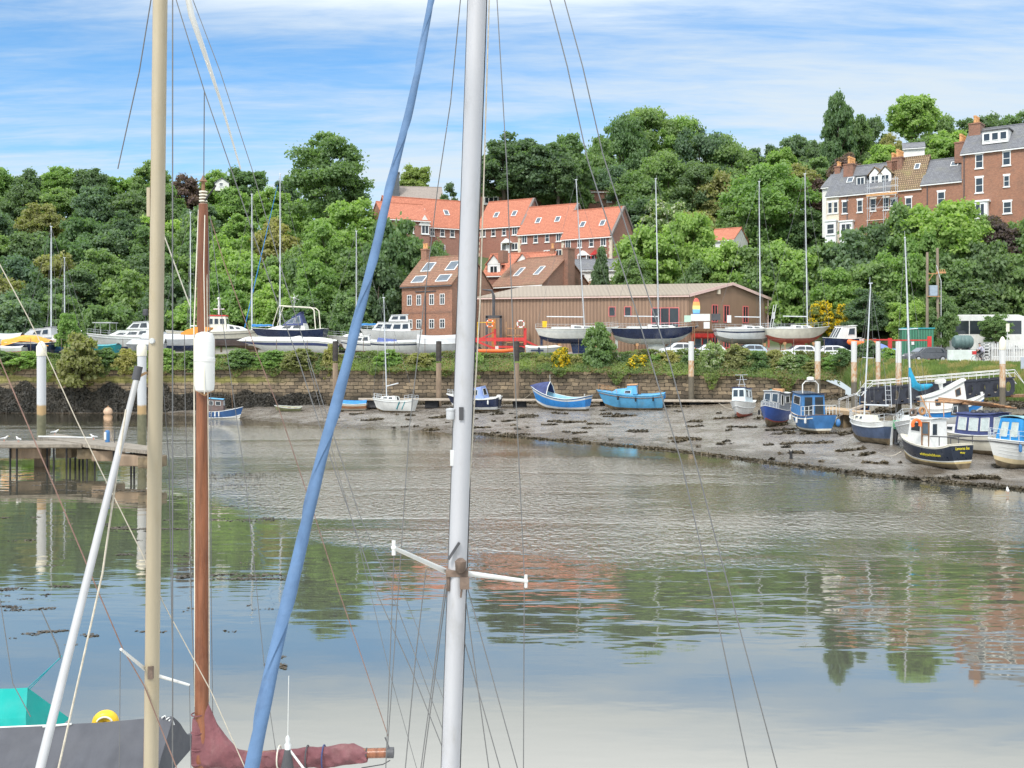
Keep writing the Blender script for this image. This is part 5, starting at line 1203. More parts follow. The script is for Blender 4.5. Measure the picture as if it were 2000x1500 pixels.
# light blue cabin boat
h = Hull(6.8, 2.4, 1.7, sw=.8, rake=.14, sb=.28, ss=.12, full=.42)
b = boat_root('fishing_boat', 'faded light blue boat with low cabin and dark rubbing strake on the mud', 1229, 107, mudz(1229, 107)-.12, 166, roll=-3, group=G_MUD)
make_hull(b, h, [(.22, M_antif), (1, M_lblue)], deckm=M_lblue, rub=(.86, M_wood), rail=M_lblue)
cabin(b, h, -.5, 1.9, 1.7, 1.1, dk(h), .75, .35, .05, .5, .2, mat=M_lblue, wins=[('s', .1, .4, .3, .7)], roof=False)
cabin(b, h, -.9, .4, 1.5, 1.4, lambda x: 1.8, .95, .9, .1, .3, .2, mat=M_lblue, roofm=M_rust, name='wheelhouse', wins=[('b', .55, .85, .1, .8)])
q = MB(); q.bx(-1.15, -.95, -.6, -.1, 1.6, 2.5); q.build('door', M_wood, b)
q = MB(); q.bx(-3.0, -1.2, -.75, .75, 1.3, 1.42); q.build('cockpit', M_wood, b); bowrail(b, h, .72, .6, M_rust); outboard(b, -3.35, -.3, 1.3, M_bblue, s=1.1)
# small white cabin boat
h = Hull(4.4, 2.0, 1.35, sw=.85, rake=.1, sb=.25, full=.36)
b = boat_root('cabin_boat', 'small white cabin boat with a lattice aerial frame, left of two blue boats', 1449, 96.5, mudz(1449, 96.5)-.05, 243, roll=2, group=G_MUD)
make_hull(b, h, [(.22, M_redb), (1, M_white)], deckm=M_white, rub=(.62, M_greyw))
cabin(b, h, -1.1, 1.0, 1.65, 1.3, dk(h), 1.3, 1.35, .0, .15, .12, mat=paint('pale_blue_white', (.62, .70, .74), .4, .06, 2), roofm=M_dblue, wins=[('s', .12, .42, .42, .85), ('s', .55, .9, .42, .88), ('f', .08, .46, .4, .88), ('f', .54, .92, .4, .88)])
q = MB()
for s_ in (1, -1): q.tube([(-.4, .35*s_, 2.6), (-.4, .05*s_, 4.0)], .025, 4)
for z_, w_ in ((3.1, .4), (3.55, .5), (4.0, .6)): q.tube([(-.4, -w_, z_), (-.4, w_, z_)], .025, 4)
q.build('aerial_frame', M_alu, b)
# blue-hulled grey cabin boat
h = Hull(4.9, 2.1, 1.45, sw=.82, rake=.1, sb=.35, full=.38)
b = boat_root('cabin_boat', 'blue hulled boat with dark grey wheelhouse beside the small white cabin boat', 1510, 88, mudz(1510, 88)-.1, 238, roll=-2, group=G_MUD)
make_hull(b, h, [(.3, M_antif), (.36, M_redb), (1, paint('royal_blue_hull', (.04, .09, .30), .4, .15, 2))], deckm=M_white, rail=M_white)
cabin(b, h, -1.8, .9, 1.85, 1.5, dk(h), 1.45, 1.5, .0, .2, .1, mat=paint('slate_grey_cabin', (.16, .175, .2), .55, .12, 2), roofm=M_greyw, fm=M_white, wins=[('s', .1, .45, .45, .85), ('s', .62, .85, .3, .88), ('f', .08, .45, .4, .88), ('f', .55, .92, .4, .88), ('b', .1, .42, .05, .85)])
q = MB(); q.box((-.8, .1, 3.15), (1.7, .9, .22), rz=.2); q.build('roof_gear', M_rust, b); q = MB(); q.box((-1.2, -.5, 3.1), (.6, .35, .16)); q.build('roof_crate', M_teal, b)
q = MB(); q.tube([(-2.2, -.95, 1.9), (-2.2, -.95, 2.5)], .16, 8); q.build('red_canister', M_red, b); bowrail(b, h, .75, .5)
# blue work boat, stern towards us
h = Hull(4.8, 2.4, 1.4, sw=.9, rake=.1, sb=.4, full=.36)
b = boat_root('work_boat', 'mid blue boat with open backed wheelhouse and white radar arch, stern towards the river', 1578, 83, mudz(1578, 83)-.1, 103, roll=0, group=G_MUD)
make_hull(b, h, [(.2, M_antif), (.3, M_cream), (1, M_blue)], deckm=M_cream, rail=M_wood, rub=(.84, M_cream))
cabin(b, h, -.9, 1.3, 2.1, 1.7, dk(h), 1.75, 1.6, .0, .25, .08, mat=M_blue, roofm=M_navy, wins=[('s', .2, .8, .5, .88), ('b', .08, .44, .08, .88, False), ('b', .56, .9, .08, .88, False), ('f', .08, .46, .5, .9), ('f', .54, .92, .5, .9)])  # frameless dark back panes stand for the shaded inside of the open wheelhouse
q = MB(); q.tube([(-.4, -.7, 3.2), (-.4, -.7, 3.9), (-.4, -.45, 4.15), (-.4, .45, 4.15), (-.4, .7, 3.9), (-.4, .7, 3.2)], .05, 6); q.lathe((-.4, 0, 4.15), [(.1, 0), (.3, .1), (.3, .28), (.15, .36)], 12); q.build('radar_arch', M_white, b, smooth=True)
rails(b, h, 0, .34, .75, 3, name='stern_rail', r=.03, mat=M_greyw)
# white/navy sailing boat with green outboard
h = Hull(4.2, 2.0, 1.5, sw=.82, rake=.12, sb=.2, full=.38)
b = boat_root('sailing_boat', 'white decked sailing boat with dark blue hull and a green outboard beside the gangway foot', 1697, 73, mudz(1697, 73)-.05, 112, roll=3, group=G_MUD)
make_hull(b, h, [(.28, M_antif), (.78, paint('slate_blue_hull', (.07, .10, .17), .4, .2, 2)), (1, M_white)], deckm=M_white, rub=(.78, M_greyw))
cabin(b, h, -.2, 1.6, 1.6, .9, dk(h), .55, .3, .1, .5, .25, mat=M_cream, wins=[('s', .1, .35, .35, .75), ('s', .5, .75, .4, .75)], roof=False)
for y_ in (.55, -.55): q = MB(); q.bx(-1.9, -.3, y_-.2, y_+.2, 1.42, 1.62); q.build('cockpit_seat', M_cream, b)
mast(b, .6, 1.7, 11.4, .055, lean=-.1, spread=[(.45, .5)], boom=(2.7, -1.8, None), h=h, wr=.011)
outboard(b, -2.25, -.25, 1.15, paint('green_cowl', (.10, .30, .16), .4, .1, 3), s=1.25); fin(b, -.5, .3, .3, -.1); q = MB(); q.bx(-2.3, -2.15, -.05, .05, -.1, 1.3); q.build('rudder', M_greyw, b)
rails(b, h, 0, .2, .5, 2, name='pushpit', r=.02); bowrail(b, h, .76, .5)
# white yacht behind with turquoise sail cover
h = Hull(6.0, 2.3, 1.75, sw=.7, rake=.14, sb=.22, full=.42, krise=.3)
b = boat_root('yacht', 'white yacht with a bundled turquoise sail on its boom, bow pointing at the river', 1783, 69, mudz(1783, 69)-.1, 246, roll=2, group=G_MUD)
make_hull(b, h, [(.3, M_antif), (.42, M_cream), (1, M_white)], deckm=M_white, rub=(.85, M_greyw))
cabin(b, h, -.9, 1.3, 1.6, .9, dk(h), .55, .35, .1, .4, .2, wins=[('s', .1, .28, .35, .8), ('s', .42, .6, .35, .8), ('s', .74, .9, .38, .8)], roof=False)
mast(b, .3, 1.95, 14.2, .06, lean=-.2, spread=[(.5, .6)], boom=(4.4, -2.6, None, -.1), h=h, wr=.012)
q = MB(); q.tube([(.25, 0, 5.5), (.2, .05, 5.0), (0, .2, 4.35), (-.5, .55, 4.1), (-1.0, .95, 4.15), (-1.3, 1.3, 4.25)], [.06, .17, .27, .24, .2, .08], 9); q.build('sail_cover', paint('turquoise_cover', (.02, .30, .48), .7, .12, 3, bump=.02), b, smooth=True)
bowrail(b, h, .72, .6); rails(b, h, 0, .2, .6, 2, name='pushpit', r=.02)
# big white and blue boat with raked wheelhouse
h = Hull(4.4, 2.1, 1.5, sw=.8, rake=.1, sb=.45, full=.4)
b = boat_root('motor_boat', 'white motor boat with raked white wheelhouse and broad blue stripe under the gangway', 1868, 74, mudz(1868, 74)+.35, -8, roll=0, pitch=-7, group=G_MUD)
make_hull(b, h, [(.3, M_white), (.55, M_white), (.84, M_bblue), (1, M_white)], deckm=M_white, rub=(.84, M_white))
cabin(b, h, -2.1, .75, 1.7, 1.4, dk(h), .8, 1.65, .0, .0, .1, mat=M_white, roofm=M_white, fm=M_wood, wins=[('s', .24, .36, .3, .72), ('s', .76, .88, .5, .82), ('f', .1, .45, .5, .85), ('f', .55, .9, .5, .85)], ro=.12, rt=.09)
q = MB(); q.lathe((-.7, 0, 3.15), [(.12, -.3), (.16, .1), (.38, .16), (.42, .35), (.3, .42)], 12); q.build('radar_dome', M_white, b, smooth=True)
q = MB(); q.bx(1.95, 2.1, -.08, .08, 2.0, 2.35); q.build('bow_post', M_white, b)
# navy cabin cruiser
h = Hull(5.2, 2.2, 1.3, sw=.85, rake=.1, sb=.22, full=.36)
b = boat_root('cabin_cruiser', 'old cabin cruiser with navy framed pale windows behind the black hulled boat', 1890, 66, mudz(1890, 66)-.1, 122, roll=0, group=G_MUD)
make_hull(b, h, [(.28, M_antif), (1, M_cream)], deckm=M_cream, rub=(.75, M_dkgrey))
cabin(b, h, -2.3, .4, 1.95, 1.7, dk(h), 1.35, 1.3, .0, .15, .1, mat=M_dblue, roofm=M_dblue, glass=paint('curtained_window', (.5, .56, .54), .3, .12, 4), fm=M_white, wins=[('s', .08, .3, .25, .85), ('s', .38, .62, .25, .85), ('s', .7, .92, .25, .85), ('b', .08, .46, .2, .85), ('b', .54, .92, .2, .85), ('f', .08, .46, .3, .85), ('f', .54, .92, .3, .85)])
cabin(b, h, .35, 1.9, 1.5, 1.0, dk(h), .6, .35, 0, .3, .15, mat=M_white, wins=[('s', .2, .7, .3, .75)], roof=False)
cabin(b, h, .2, .9, 1.1, 1.0, lambda x: 2.45, .8, .75, .1, .15, .1, mat=M_dkgrey, roofm=M_wood, name='sliding_hatch', wins=[('s', .2, .8, .2, .8)])
for k in range(5): q = MB(); q.tube([(-2.9+.2*k, -.7+.3*k, 3.05+.07*k), (1.7+.15*k, .6-.22*k, 3.3+.05*k)], .06, 6); q.build('roof_pole', [M_wood, M_rust][k % 2], b)
q = MB()
for k in range(6): q.ball((-2.0+.3*k, -.4+.25*(k % 3), 2.72), (.2, .2, .16))
q.build('roof_ropes', M_dkgrey, b)
# black-hulled wheelhouse boat, stern quarter to us
h = Hull(4.7, 2.15, 1.28, sw=.92, rake=.08, trake=-.03, sb=.42, ss=.22, full=.3, mid=.4)
b = boat_root('wheelhouse_boat', 'black hulled fishing boat with a white wheelhouse and yellow lettering on side and stern', 1819, 62, mudz(1819, 62)-.1, 116, roll=0, group=G_MUD)
M_blk = paint('blue_black_hull', (.022, .03, .048), .35, .2, 2, dirt=(.14, .15, .16), damt=.35)
make_hull(b, h, [(.26, M_antif), (.33, paint('yellowed_band', (.55, .42, .2), .5, .15, 3)), (.38, M_white), (.93, M_blk), (1, M_cream)], deckm=M_greyw, rail=M_cream, drop=.12)
cabin(b, h, -.55, 1.35, 1.5, 1.25, lambda x: 1.15+max(0, x)*.1, 1.75, 1.6, .0, .25, .1, mat=M_white, roofm=M_white, wins=[('s', .45, .88, .55, .88), ('f', .08, .46, .5, .88), ('f', .54, .92, .5, .88), ('b', .6, .9, .45, .85)])
q = MB(); W0 = -.83
for x0_, x1_, z0_, z1_ in ((-.50, -.43, 1.2, 2.75), (.02, .09, 1.2, 2.75), (-.43, .02, 2.68, 2.75), (-.43, .02, 1.95, 2.02)): q.bx(x0_, x1_, -.76, -.70, z0_, z1_); q.bx(x0_, x1_, .70, .76, z0_, z1_)
q.build('door_frame', M_wood, b)
for s_ in (1, -1):
    q = MB(); q.bx(-.42, .01, s_*.715-.012, s_*.715+.012, 2.02, 2.68); q.build('window', M_glassb, b)
q = MB(); q.tube([(-2.2, -.9, 1.5), (-2.2, -.9, 2.0)], .03, 5); q.tube([(-2.2, .9, 1.5), (-2.2, .9, 2.0)], .03, 5); q.tube([(-2.2, -.95, 1.98), (-2.2, .95, 1.98)], .045, 6)
for y_ in (-.9, .9): q.tube([(-2.2, y_, 1.98), (-.6, y_*.85, 1.9)], .035, 5); q.tube([(-1.3, y_*.9, 1.4), (-1.3, y_*.9, 1.93)], .03, 5)
q.build('stern_gallows', M_dkgrey, b); q = MB(); q.tube([(-.3, .3, 2.9), (.5, .35, 4.3)], .035, 6); q.tube([(-.4, .6, 3.0), (-.4, .6, 3.9)], .025, 5); q.tube([(-.4, -.6, 3.0), (-.4, -.6, 3.9)], .025, 5); q.tube([(-.4, -.7, 3.9), (-.4, 1.6, 4.0)], .03, 5); q.build('roof_frame', M_rust, b)
M_ylet = paint('yellow_lettering', (.85, .72, .05), .5, .03, 3)
def on_side(s, t0, t1, u, size, par, hh, side=1, mat=None, sx=1.):
    a, c_ = hh.pt(t0, u, side), hh.pt(t1, u, side); d = (c_-a); L_ = d.length; up = (hh.pt((t0+t1)/2, min(1, u+.2), side)-hh.pt((t0+t1)/2, u-.2, side)).normalized()
    xa = d.normalized() if side == -1 else -d.normalized(); nrm = xa.cross(up).normalized(); up = nrm.cross(xa); mid = (a+c_)/2
    mx_ = max(0, max((hh.pt(lerp(t0, t1, k/6), u, side)-mid).dot(nrm) for k in range(7)))
    M_ = Matrix((xa, up, nrm)).transposed().to_4x4(); M_.translation = mid+nrm*(mx_+.012)
    o = text(par, s, (0, 0, 0), size, mat or M_ylet, (0, 0, 0)); o.matrix_basis = M_ @ Matrix.Diagonal((sx, 1, 1, 1)); return o
on_side('whitbyyachtclub.com', .16, .56, .62, .25, b, h, 1, sx=.72)
tp = [h.pt(0, .42, 1), h.pt(0, .9, 1)]; 
def on_tr(s, z, size, sx, sh=0):
    u = (z-h.keel(0))/(h.sheer(0)-h.keel(0)); p = h.pt(0, u, 1); o = text(b, s, (p.x-.012, 0, z), size, M_ylet, (0, 0, 0), shear=sh)
    upv = (h.pt(0, .9, 1)-h.pt(0, .45, 1)); upv.y = 0; upv.normalize(); xa = Vector((0, -1, 0)); M_ = Matrix((xa, upv, xa.cross(upv))).transposed().to_4x4(); M_.translation = Vector((p.x, 0, z))+xa.cross(upv)*.015; o.matrix_basis = M_ @ Matrix.Diagonal((sx, 1, 1, 1))
on_tr('Lamorna Sea', 1.28, .25, .9, .35); on_tr('Whitby', 1.03, .15, .9, 0)
o = empty('life_ring', P(1790, 829, 61.0), .3, 'orange horseshoe life ring on the roof of the black hulled boat', 'life ring'); q = MB(); q.torus((0, 0, 0), .27, .1, 'Y', 20, 8, a0=-25, a1=205); q.build('ring', M_orange, o, smooth=True)
for k, (px_, py_, mt) in enumerate(((1783, 806, M_brk), (1801, 803, M_rust))): 
    o = empty('coiled_fender', P(px_, py_, 66.5), .4*k, ['dark brown fender hung in front of the white yacht', 'rusty orange fender beside the dark one on the white yacht'][k], 'fender'); q = MB(); q.torus((0, 0, 0), .2, .09, 'Y'); q.build('ring', mt, o, smooth=True)
# white boat with blue canopy, right edge
h = Hull(6.2, 2.5, 1.5, sw=.9, rake=.1, sb=.26, full=.33)
b = boat_root('canopy_boat', 'white clinker boat with a bright blue canopy and yellowed waterline at the right edge', 2004, 60, mudz(2004, 60)-.12, 205, roll=1, group=G_MUD)
make_hull(b, h, [(.2, M_antif), (.36, paint('yellow_stained_white', (.62, .5, .3), .5, .15, 2)), (1, M_white)], deckm=M_white, rub=(.9, M_dkgrey))
for u_ in (.5, .62, .74): q = MB(); [q.tube([h.pt(t/20, u_, s_)+Vector((0, .004*s_, 0)) for t in range(1, 20)], .014, 4) for s_ in (1, -1)]; q.build('plank_edge', M_greyw, b)
cabin(b, h, -2.3, 1.5, 2.2, 1.75, dk(h), 1.45, 1.35, .25, .35, .14, mat=paint('bright_blue_canvas', (.02, .22, .50), .75, .12, 2, bump=.01), roofm=paint('teal_grey_roof', (.22, .40, .44), .6, .1, 2), glass=paint('clear_vinyl', (.42, .46, .42), .2, .15, 3), fm=MATS['bright_blue_canvas'], wins=[('s', .74, .92, .25, .8), ('s', .2, .6, .15, .85), ('f', .12, .46, .2, .85), ('f', .54, .88, .2, .85)], crown=.14)
bowrail(b, h, .72, .6)

# fenders and mooring lines
def fenders(root_label, h_, n, side, m, t0=.15, t1=.7):
    r_ = [o for o in bpy.data.objects if o.get('label') == root_label][0]
    for k in range(n):
        t = lerp(t0, t1, k/max(1, n-1)); p = h_.pt(t, 1, side); q = MB(); q.lathe((p.x, p.y+side*.1, p.z-.62), [(.02, 0), (.09, .05), (.1, .25), (.09, .4), (.02, .46)], 9); q.tube([(p.x, p.y+side*.1, p.z-.2), (p.x, p.y, p.z+.05)], .012, 4); q.build('fender', m, r_, smooth=True)
fenders('white clinker boat with a bright blue canopy and yellowed waterline at the right edge', h, 3, 1, M_blue, .3, .8)
for lb_, px_, D_, h2, sd_, m_ in (('mid blue boat with open backed wheelhouse and white radar arch, stern towards the river', 0, 0, Hull(4.8, 2.4, 1.4, sw=.9, rake=.1, sb=.4, full=.36), 1, M_white),
    ('blue hulled boat with dark grey wheelhouse beside the small white cabin boat', 0, 0, Hull(4.9, 2.1, 1.45, sw=.82, rake=.1, sb=.35, full=.38), -1, M_black),
    ('navy cabin boat with pale blue hood and outboard partly hidden by the tall white mast', 0, 0, Hull(5.9, 2.2, 1.45, sw=.85, rake=.14, sb=.3, full=.36), 1, M_white),
    ('faded light blue boat with low cabin and dark rubbing strake on the mud', 0, 0, Hull(6.8, 2.4, 1.7, sw=.8, rake=.14, sb=.28, ss=.12, full=.42), 1, M_black)): fenders(lb_, h2, 3, sd_, m_)
for k, (a, b_, lb_) in enumerate(((P(1040, 765, 111), P(1010, 782, 115), 'slack mooring line from the tent hooded blue boat to the timber pile'), (P(1165, 760, 108), P(1148, 786, 114), 'slack mooring line between the light blue boat and the long pontoon'), (P(1440, 800, 96), P(1400, 784, 111), 'thin mooring line from the small white cabin boat to the pontoon'), (P(1560, 806, 83.5), P(1604, 801, 86), 'mooring line from the mid blue boat to the short pontoon'), (P(1760, 882, 62), P(1716, 884, 60.5), 'mooring line lying on the mud before the black hulled boat'))):
    q = MB(); q.tube([a.lerp(b_, f)-Vector((0, 0, .25*math.sin(math.pi*f))) for f in (0, .25, .5, .75, 1)], .02, 5); tag(q.build('mooring_line', M_rope), lb_, 'rope')
# ================================================================ yard boats
YD = 126.5
def gz(px, D): return hillz(px, D)
def cradle(px, D, z, L, hd, lab, hgt=1.3):
    o = empty('boat_cradle', (X(px, D), D, z), R(hd), lab, 'boat cradle', 'cradles under the laid up boats'); q = MB()
    for x_ in (-L*.28, L*.22): q.box((x_, 0, .12), (.25, 2.2, .24)); q.bx(x_-.08, x_+.08, -.1, .1, .2, hgt*.5)
    q.build('base', M_rust, o)
    for x_ in (-L*.28, L*.22):
        for s_ in (1, -1): q = MB(); q.tube([(x_, s_*1.05, .2), (x_, s_*.85, hgt)], .05, 6); q.box((x_, s_*.82, hgt), (.35, .1, .3)); q.build('prop', M_rust, o)
# teal and grey tarpaulined boats at the far left
h = Hull(7.5, 2.5, 1.5, sw=.85, rake=.1, sb=.2, full=.36)
b = boat_root('motor_boat', 'pale grey motor boat with rounded windscreen above the orange tarpaulin', 74, 130, gz(74, 130)+1.0, 180, group=G_YARD)
make_hull(b, h, [(.3, M_white), (.7, M_greyw), (1, M_lgrey)], deckm=M_white)
cabin(b, h, -2.2, 1.8, 2.0, 1.5, dk(h), 1.35, .9, .2, 1.1, .2, mat=M_lgrey, wins=[('s', .12, .35, .35, .82), ('s', .42, .7, .35, .82), ('f', .1, .9, .2, .85)])
h = Hull(6.5, 2.4, 1.5, sw=.9, rake=.08, sb=.2, full=.35)
b = boat_root('work_boat', 'pale hulled boat with a blue band beside the light green bush in the yard', 117, 126.5, gz(117, 126.5)+.55, 175, group=G_YARD)
make_hull(b, h, [(.55, M_blue), (1, M_greyw)], deckm=M_white); cabin(b, h, -1, .8, 1.5, 1.3, dk(h), .7, .6, 0, .2, .1, mat=M_white, wins=[('s', .2, .8, .3, .8)])
h = Hull(6.0, 2.2, 1.2, sw=.9, rake=.1, sb=.15, full=.35)
b = boat_root('covered_boat', 'dark hulled boat under a bright orange tarpaulin at the far left', 52, 124.5, gz(52, 124.5)+.5, 184, group=G_YARD)
make_hull(b, h, [(1, M_navy)], deckm=M_tarp)
q = MB(); rings = []
for x_, w_, z_ in ((-2.9, .9, 1.5), (-1.2, 1.05, 2.05), (.4, 1.0, 2.1), (1.8, .85, 1.7), (2.9, .3, 1.5)): rings.append([Vector((x_, -w_*1.05, z_-.65)), Vector((x_, -w_*.8, z_-.1)), Vector((x_, 0, z_+.12)), Vector((x_, w_*.8, z_-.1)), Vector((x_, w_*1.05, z_-.65))])
q.loft(rings, closed=False, cap=False); q.build('tarpaulin', M_tarp, b)
h = Hull(5.0, 2.0, 1.2, sw=.85, rake=.1, sb=.2, full=.36)
b = boat_root('covered_boat', 'boat wrapped in pale sheeting at the left edge behind the orange tarpaulin', 2, 128, gz(2, 128)+1.0, 180, group=G_YARD)
make_hull(b, h, [(.5, M_red), (1, M_white)], deckm=M_lgrey, camber=.8)
h = Hull(4.2, 1.7, 1.0, sw=.85, rake=.1, sb=.2, full=.36)
b = boat_root('dinghy', 'small white and red dinghy on the ground at the left edge of the yard', 16, 123.6, gz(16, 123.6)+.1, 170, group=G_YARD)
make_hull(b, h, [(.4, M_white), (.6, M_red), (1, M_white)], deckm=M_greyw, camber=.3)
h = Hull(5.8, 2.0, 1.25, sw=.85, rake=.1, sb=.2, full=.38)
b = boat_root('tender', 'turquoise boat hull behind the tumbling bush', 183, 124, gz(183, 124)+.1, 174, group=G_YARD)
make_hull(b, h, [(1, M_teal)], deckm=M_teal, rail=M_teal, camber=.25)
# distant masts on the left are whole boats too
def yacht(px, D, L, lab, top_y, hd=180, mx=.1, hullm=None, low=None, z=None, H=1.5, B=2.8, ret=False, lean=0, cover=None, spread=None, camber=.06, boomdir=-1, deck=None, stripe=None, boomlen=None, grp=G_YARD, wr=.018, mr=.075, furl=None, wins=True):
    h = Hull(L, B, H, sw=.62, rake=.14, trake=.06, sb=.18, ss=.03, full=.5, krise=.55, kstern=.35)
    z = gz(px, D)+1.35 if z is None else z
    b = boat_root('yacht', lab, px, D, z, hd, group=grp); bands = [(.34, low or M_antif), (1, hullm or M_white)]
    if stripe: bands = [(.34, low or M_antif), (.74, hullm or M_white), (.84, stripe), (1, hullm or M_white)]
    make_hull(b, h, bands, deckm=deck or M_white, rub=None); fin(b, -L*.12, L*.1, .25, -1.2, .25, low or M_antif)
    cabin(b, h, -L*.12, L*.24, B*.55, B*.3, dk(h), .55, .28, .12, .6, .25, roof=False, wins=[('s', .12, .42, .35, .75), ('s', .5, .78, .35, .75)] if wins else [])
    q = MB(); q.bx(-L*.36, -L*.13, -B*.28, B*.28, H*1.0, H*1.08+.12); q.build('cockpit_coaming', M_greyw, b)
    x_ = mx*L; zt = HC+(YH-top_y)*D/F-z
    mast(b, x_, H+.3, zt, mr, lean=lean, spread=spread if spread is not None else [(.36, .55), (.68, .42)], boom=(H+1.5, x_-(boomlen or L*.38), cover), h=h, wr=wr, furl=furl)
    rails(b, h, 0, 1, .6, 8, r=.014); q = MB(); q.bx(-L*.5, -L*.47, -.05, .05, -.5, H*.7); q.build('rudder', low or M_antif, b)
    return b, h
yacht(100, 132, 7.5, 'yacht with the taller of the two pale masts at the left of the yard', 443, 180, .0, hullm=M_white, z=gz(100, 132)+.5, spread=[(.52, .9)], mr=.09)
yacht(126, 134, 6.0, 'yacht with the shorter of the two pale masts at the left of the yard', 504, 180, .0, hullm=M_blue, z=gz(126, 134)+.3, spread=[(.66, .7)])
# large white cruiser px 170-330
h = Hull(10.5, 3.0, 1.9, sw=.85, rake=.12, sb=.25, full=.36)
b = boat_root('motor_yacht', 'large white motor yacht with flybridge between the green bush and the cream mast', 248, 129, gz(248, 129)+.65, 176, group=G_YARD)
make_hull(b, h, [(.35, M_navy), (.42, M_greyw), (1, M_white)], deckm=M_white, rub=(.85, M_greyw))
cabin(b, h, -3.6, 2.2, 2.5, 1.9, dk(h), 1.0, .6, .2, 1.4, .15, mat=M_white, wins=[('s', .1, .3, .35, .85), ('s', .36, .6, .35, .8), ('s', .66, .85, .3, .7), ('f', .1, .9, .2, .85)])
cabin(b, h, -3.4, -.2, 2.0, 1.6, lambda x: 2.85, .95, .85, .3, .9, .2, mat=M_greyw, roofm=M_lgrey, wins=[('s', .1, .45, .2, .85), ('s', .52, .9, .2, .8), ('f', .1, .9, .2, .85)])
q = MB(); q.tube([(1.8, .9, 2.1), (1.8, .9, 3.7)], .03, 5); q.tube([(1.8, -.9, 2.1), (1.8, -.9, 3.7)], .03, 5); q.tube([(3.8, .7, 2.2), (3.8, .7, 3.6)], .03, 5); q.tube([(3.8, -.7, 2.2), (3.8, -.7, 3.6)], .03, 5); q.bx(1.6, 4.0, -1.0, 1.0, 3.65, 3.75); q.build('sun_canopy', M_lgrey, b)
q = MB(); q.tube([(-2.4, 0, 3.8), (-2.4, 0, 4.6)], .05, 6); q.lathe((-2.4, 0, 4.6), [(.3, 0), (.34, .1), (.34, .75), (.25, .8)], 12); q.build('radar', M_dkgrey, b)
rails(b, h, .15, 1, .6, 9)
# grey sheeted boat
h = Hull(8.0, 2.6, 1.5, sw=.85, rake=.12, sb=.12, full=.36)
b = boat_root('covered_boat', 'long low boat under pale grey sheeting behind the cream mast', 330, 127.5, gz(330, 127.5)+.7, 178, group=G_YARD)
make_hull(b, h, [(.5, M_navy), (1, M_lgrey)], deckm=M_lgrey, camber=.75)
cabin(b, h, .3, 2.0, 1.7, 1.2, dk(h), 1.0, .7, .3, .9, .2, mat=M_lgrey, wins=[('s', .2, .8, .3, .8)], roof=False)
h = Hull(4.6, 1.7, .95, sw=.8, rake=.1, sb=.1, full=.34)
b = boat_root('covered_boat', 'small upturned looking boat with silver grey cover in front of the motor yacht', 283, 124.2, gz(283, 124.2)+.6, 182, group=G_YARD)
make_hull(b, h, [(1, M_grey)], deckm=M_lgrey, camber=.65)
yacht(372, 137, 8.5, 'yacht with the pale mast just left of the wooden mast', 415, 180, .0, hullm=M_greyw, z=gz(372, 137)+1.0, spread=[(.5, 1.1)])
# white fishing boat red cabin
h = Hull(12.5, 3.2, 1.8, sw=.8, rake=.1, sb=.25, full=.38)
b = boat_root('fishing_vessel', 'long white fishing vessel with a red topped wheelhouse right of the wooden mast', 432, 133, gz(432, 133)+1.35, 4, group=G_YARD)
make_hull(b, h, [(.42, paint('brown_bottom', (.17, .13, .12), .7, .2, 1.5)), (.5, M_dkgrey), (1, M_cream)], deckm=M_white, rub=(.8, M_dkgrey))
cabin(b, h, -1.6, .9, 2.2, 1.9, dk(h), 2.1, 2.0, .1, .2, .08, mat=M_cream, roofm=M_red, wins=[('s', .08, .3, .5, .85), ('s', .38, .6, .5, .85), ('s', .68, .92, .5, .85), ('f', .1, .9, .5, .85)], rt=.14)
cabin(b, h, .9, 3.6, 2.0, 1.2, dk(h), 1.0, .5, 0, .9, .15, mat=M_white, wins=[('s', .15, .4, .35, .8), ('s', .5, .75, .35, .75)], roof=False)
q = MB(); q.tube([(-.3, 0, 4.1), (-.3, 0, 6.1)], .12, 6); q.tube([(-.3, -.8, 5.2), (-.3, .8, 5.2)], .06, 5); q.tube([(-1, 0, 4.8), (.4, 0, 4.8)], .06, 5); q.lathe((-.3, 0, 6.05), [(.2, 0), (.25, .15), (.1, .3)], 8); q.build('signal_mast', M_white, b)
# speedboat
h = Hull(12.2, 2.9, 1.75, sw=.88, rake=.22, trake=.0, sb=.02, ss=-.2, full=.34, krise=.5)
b = boat_root('speedboat', 'long sleek white speedboat with a dark blue stripe on the quay top', 561, 124.6, gz(561, 124.6)+.25, 180, group=G_YARD)
make_hull(b, h, [(.42, M_white), (.66, M_white), (.86, M_dblue), (1, M_white)], deckm=M_white, camber=.5)
cabin(b, h, -2.4, 1.0, 1.9, 1.3, lambda x: 1.8, .55, .3, .8, 1.2, .2, roof=False)
cradle(561, 124.6, gz(561, 124.6), 8, 180, 'low rusty cradle under the long white speedboat', .6)
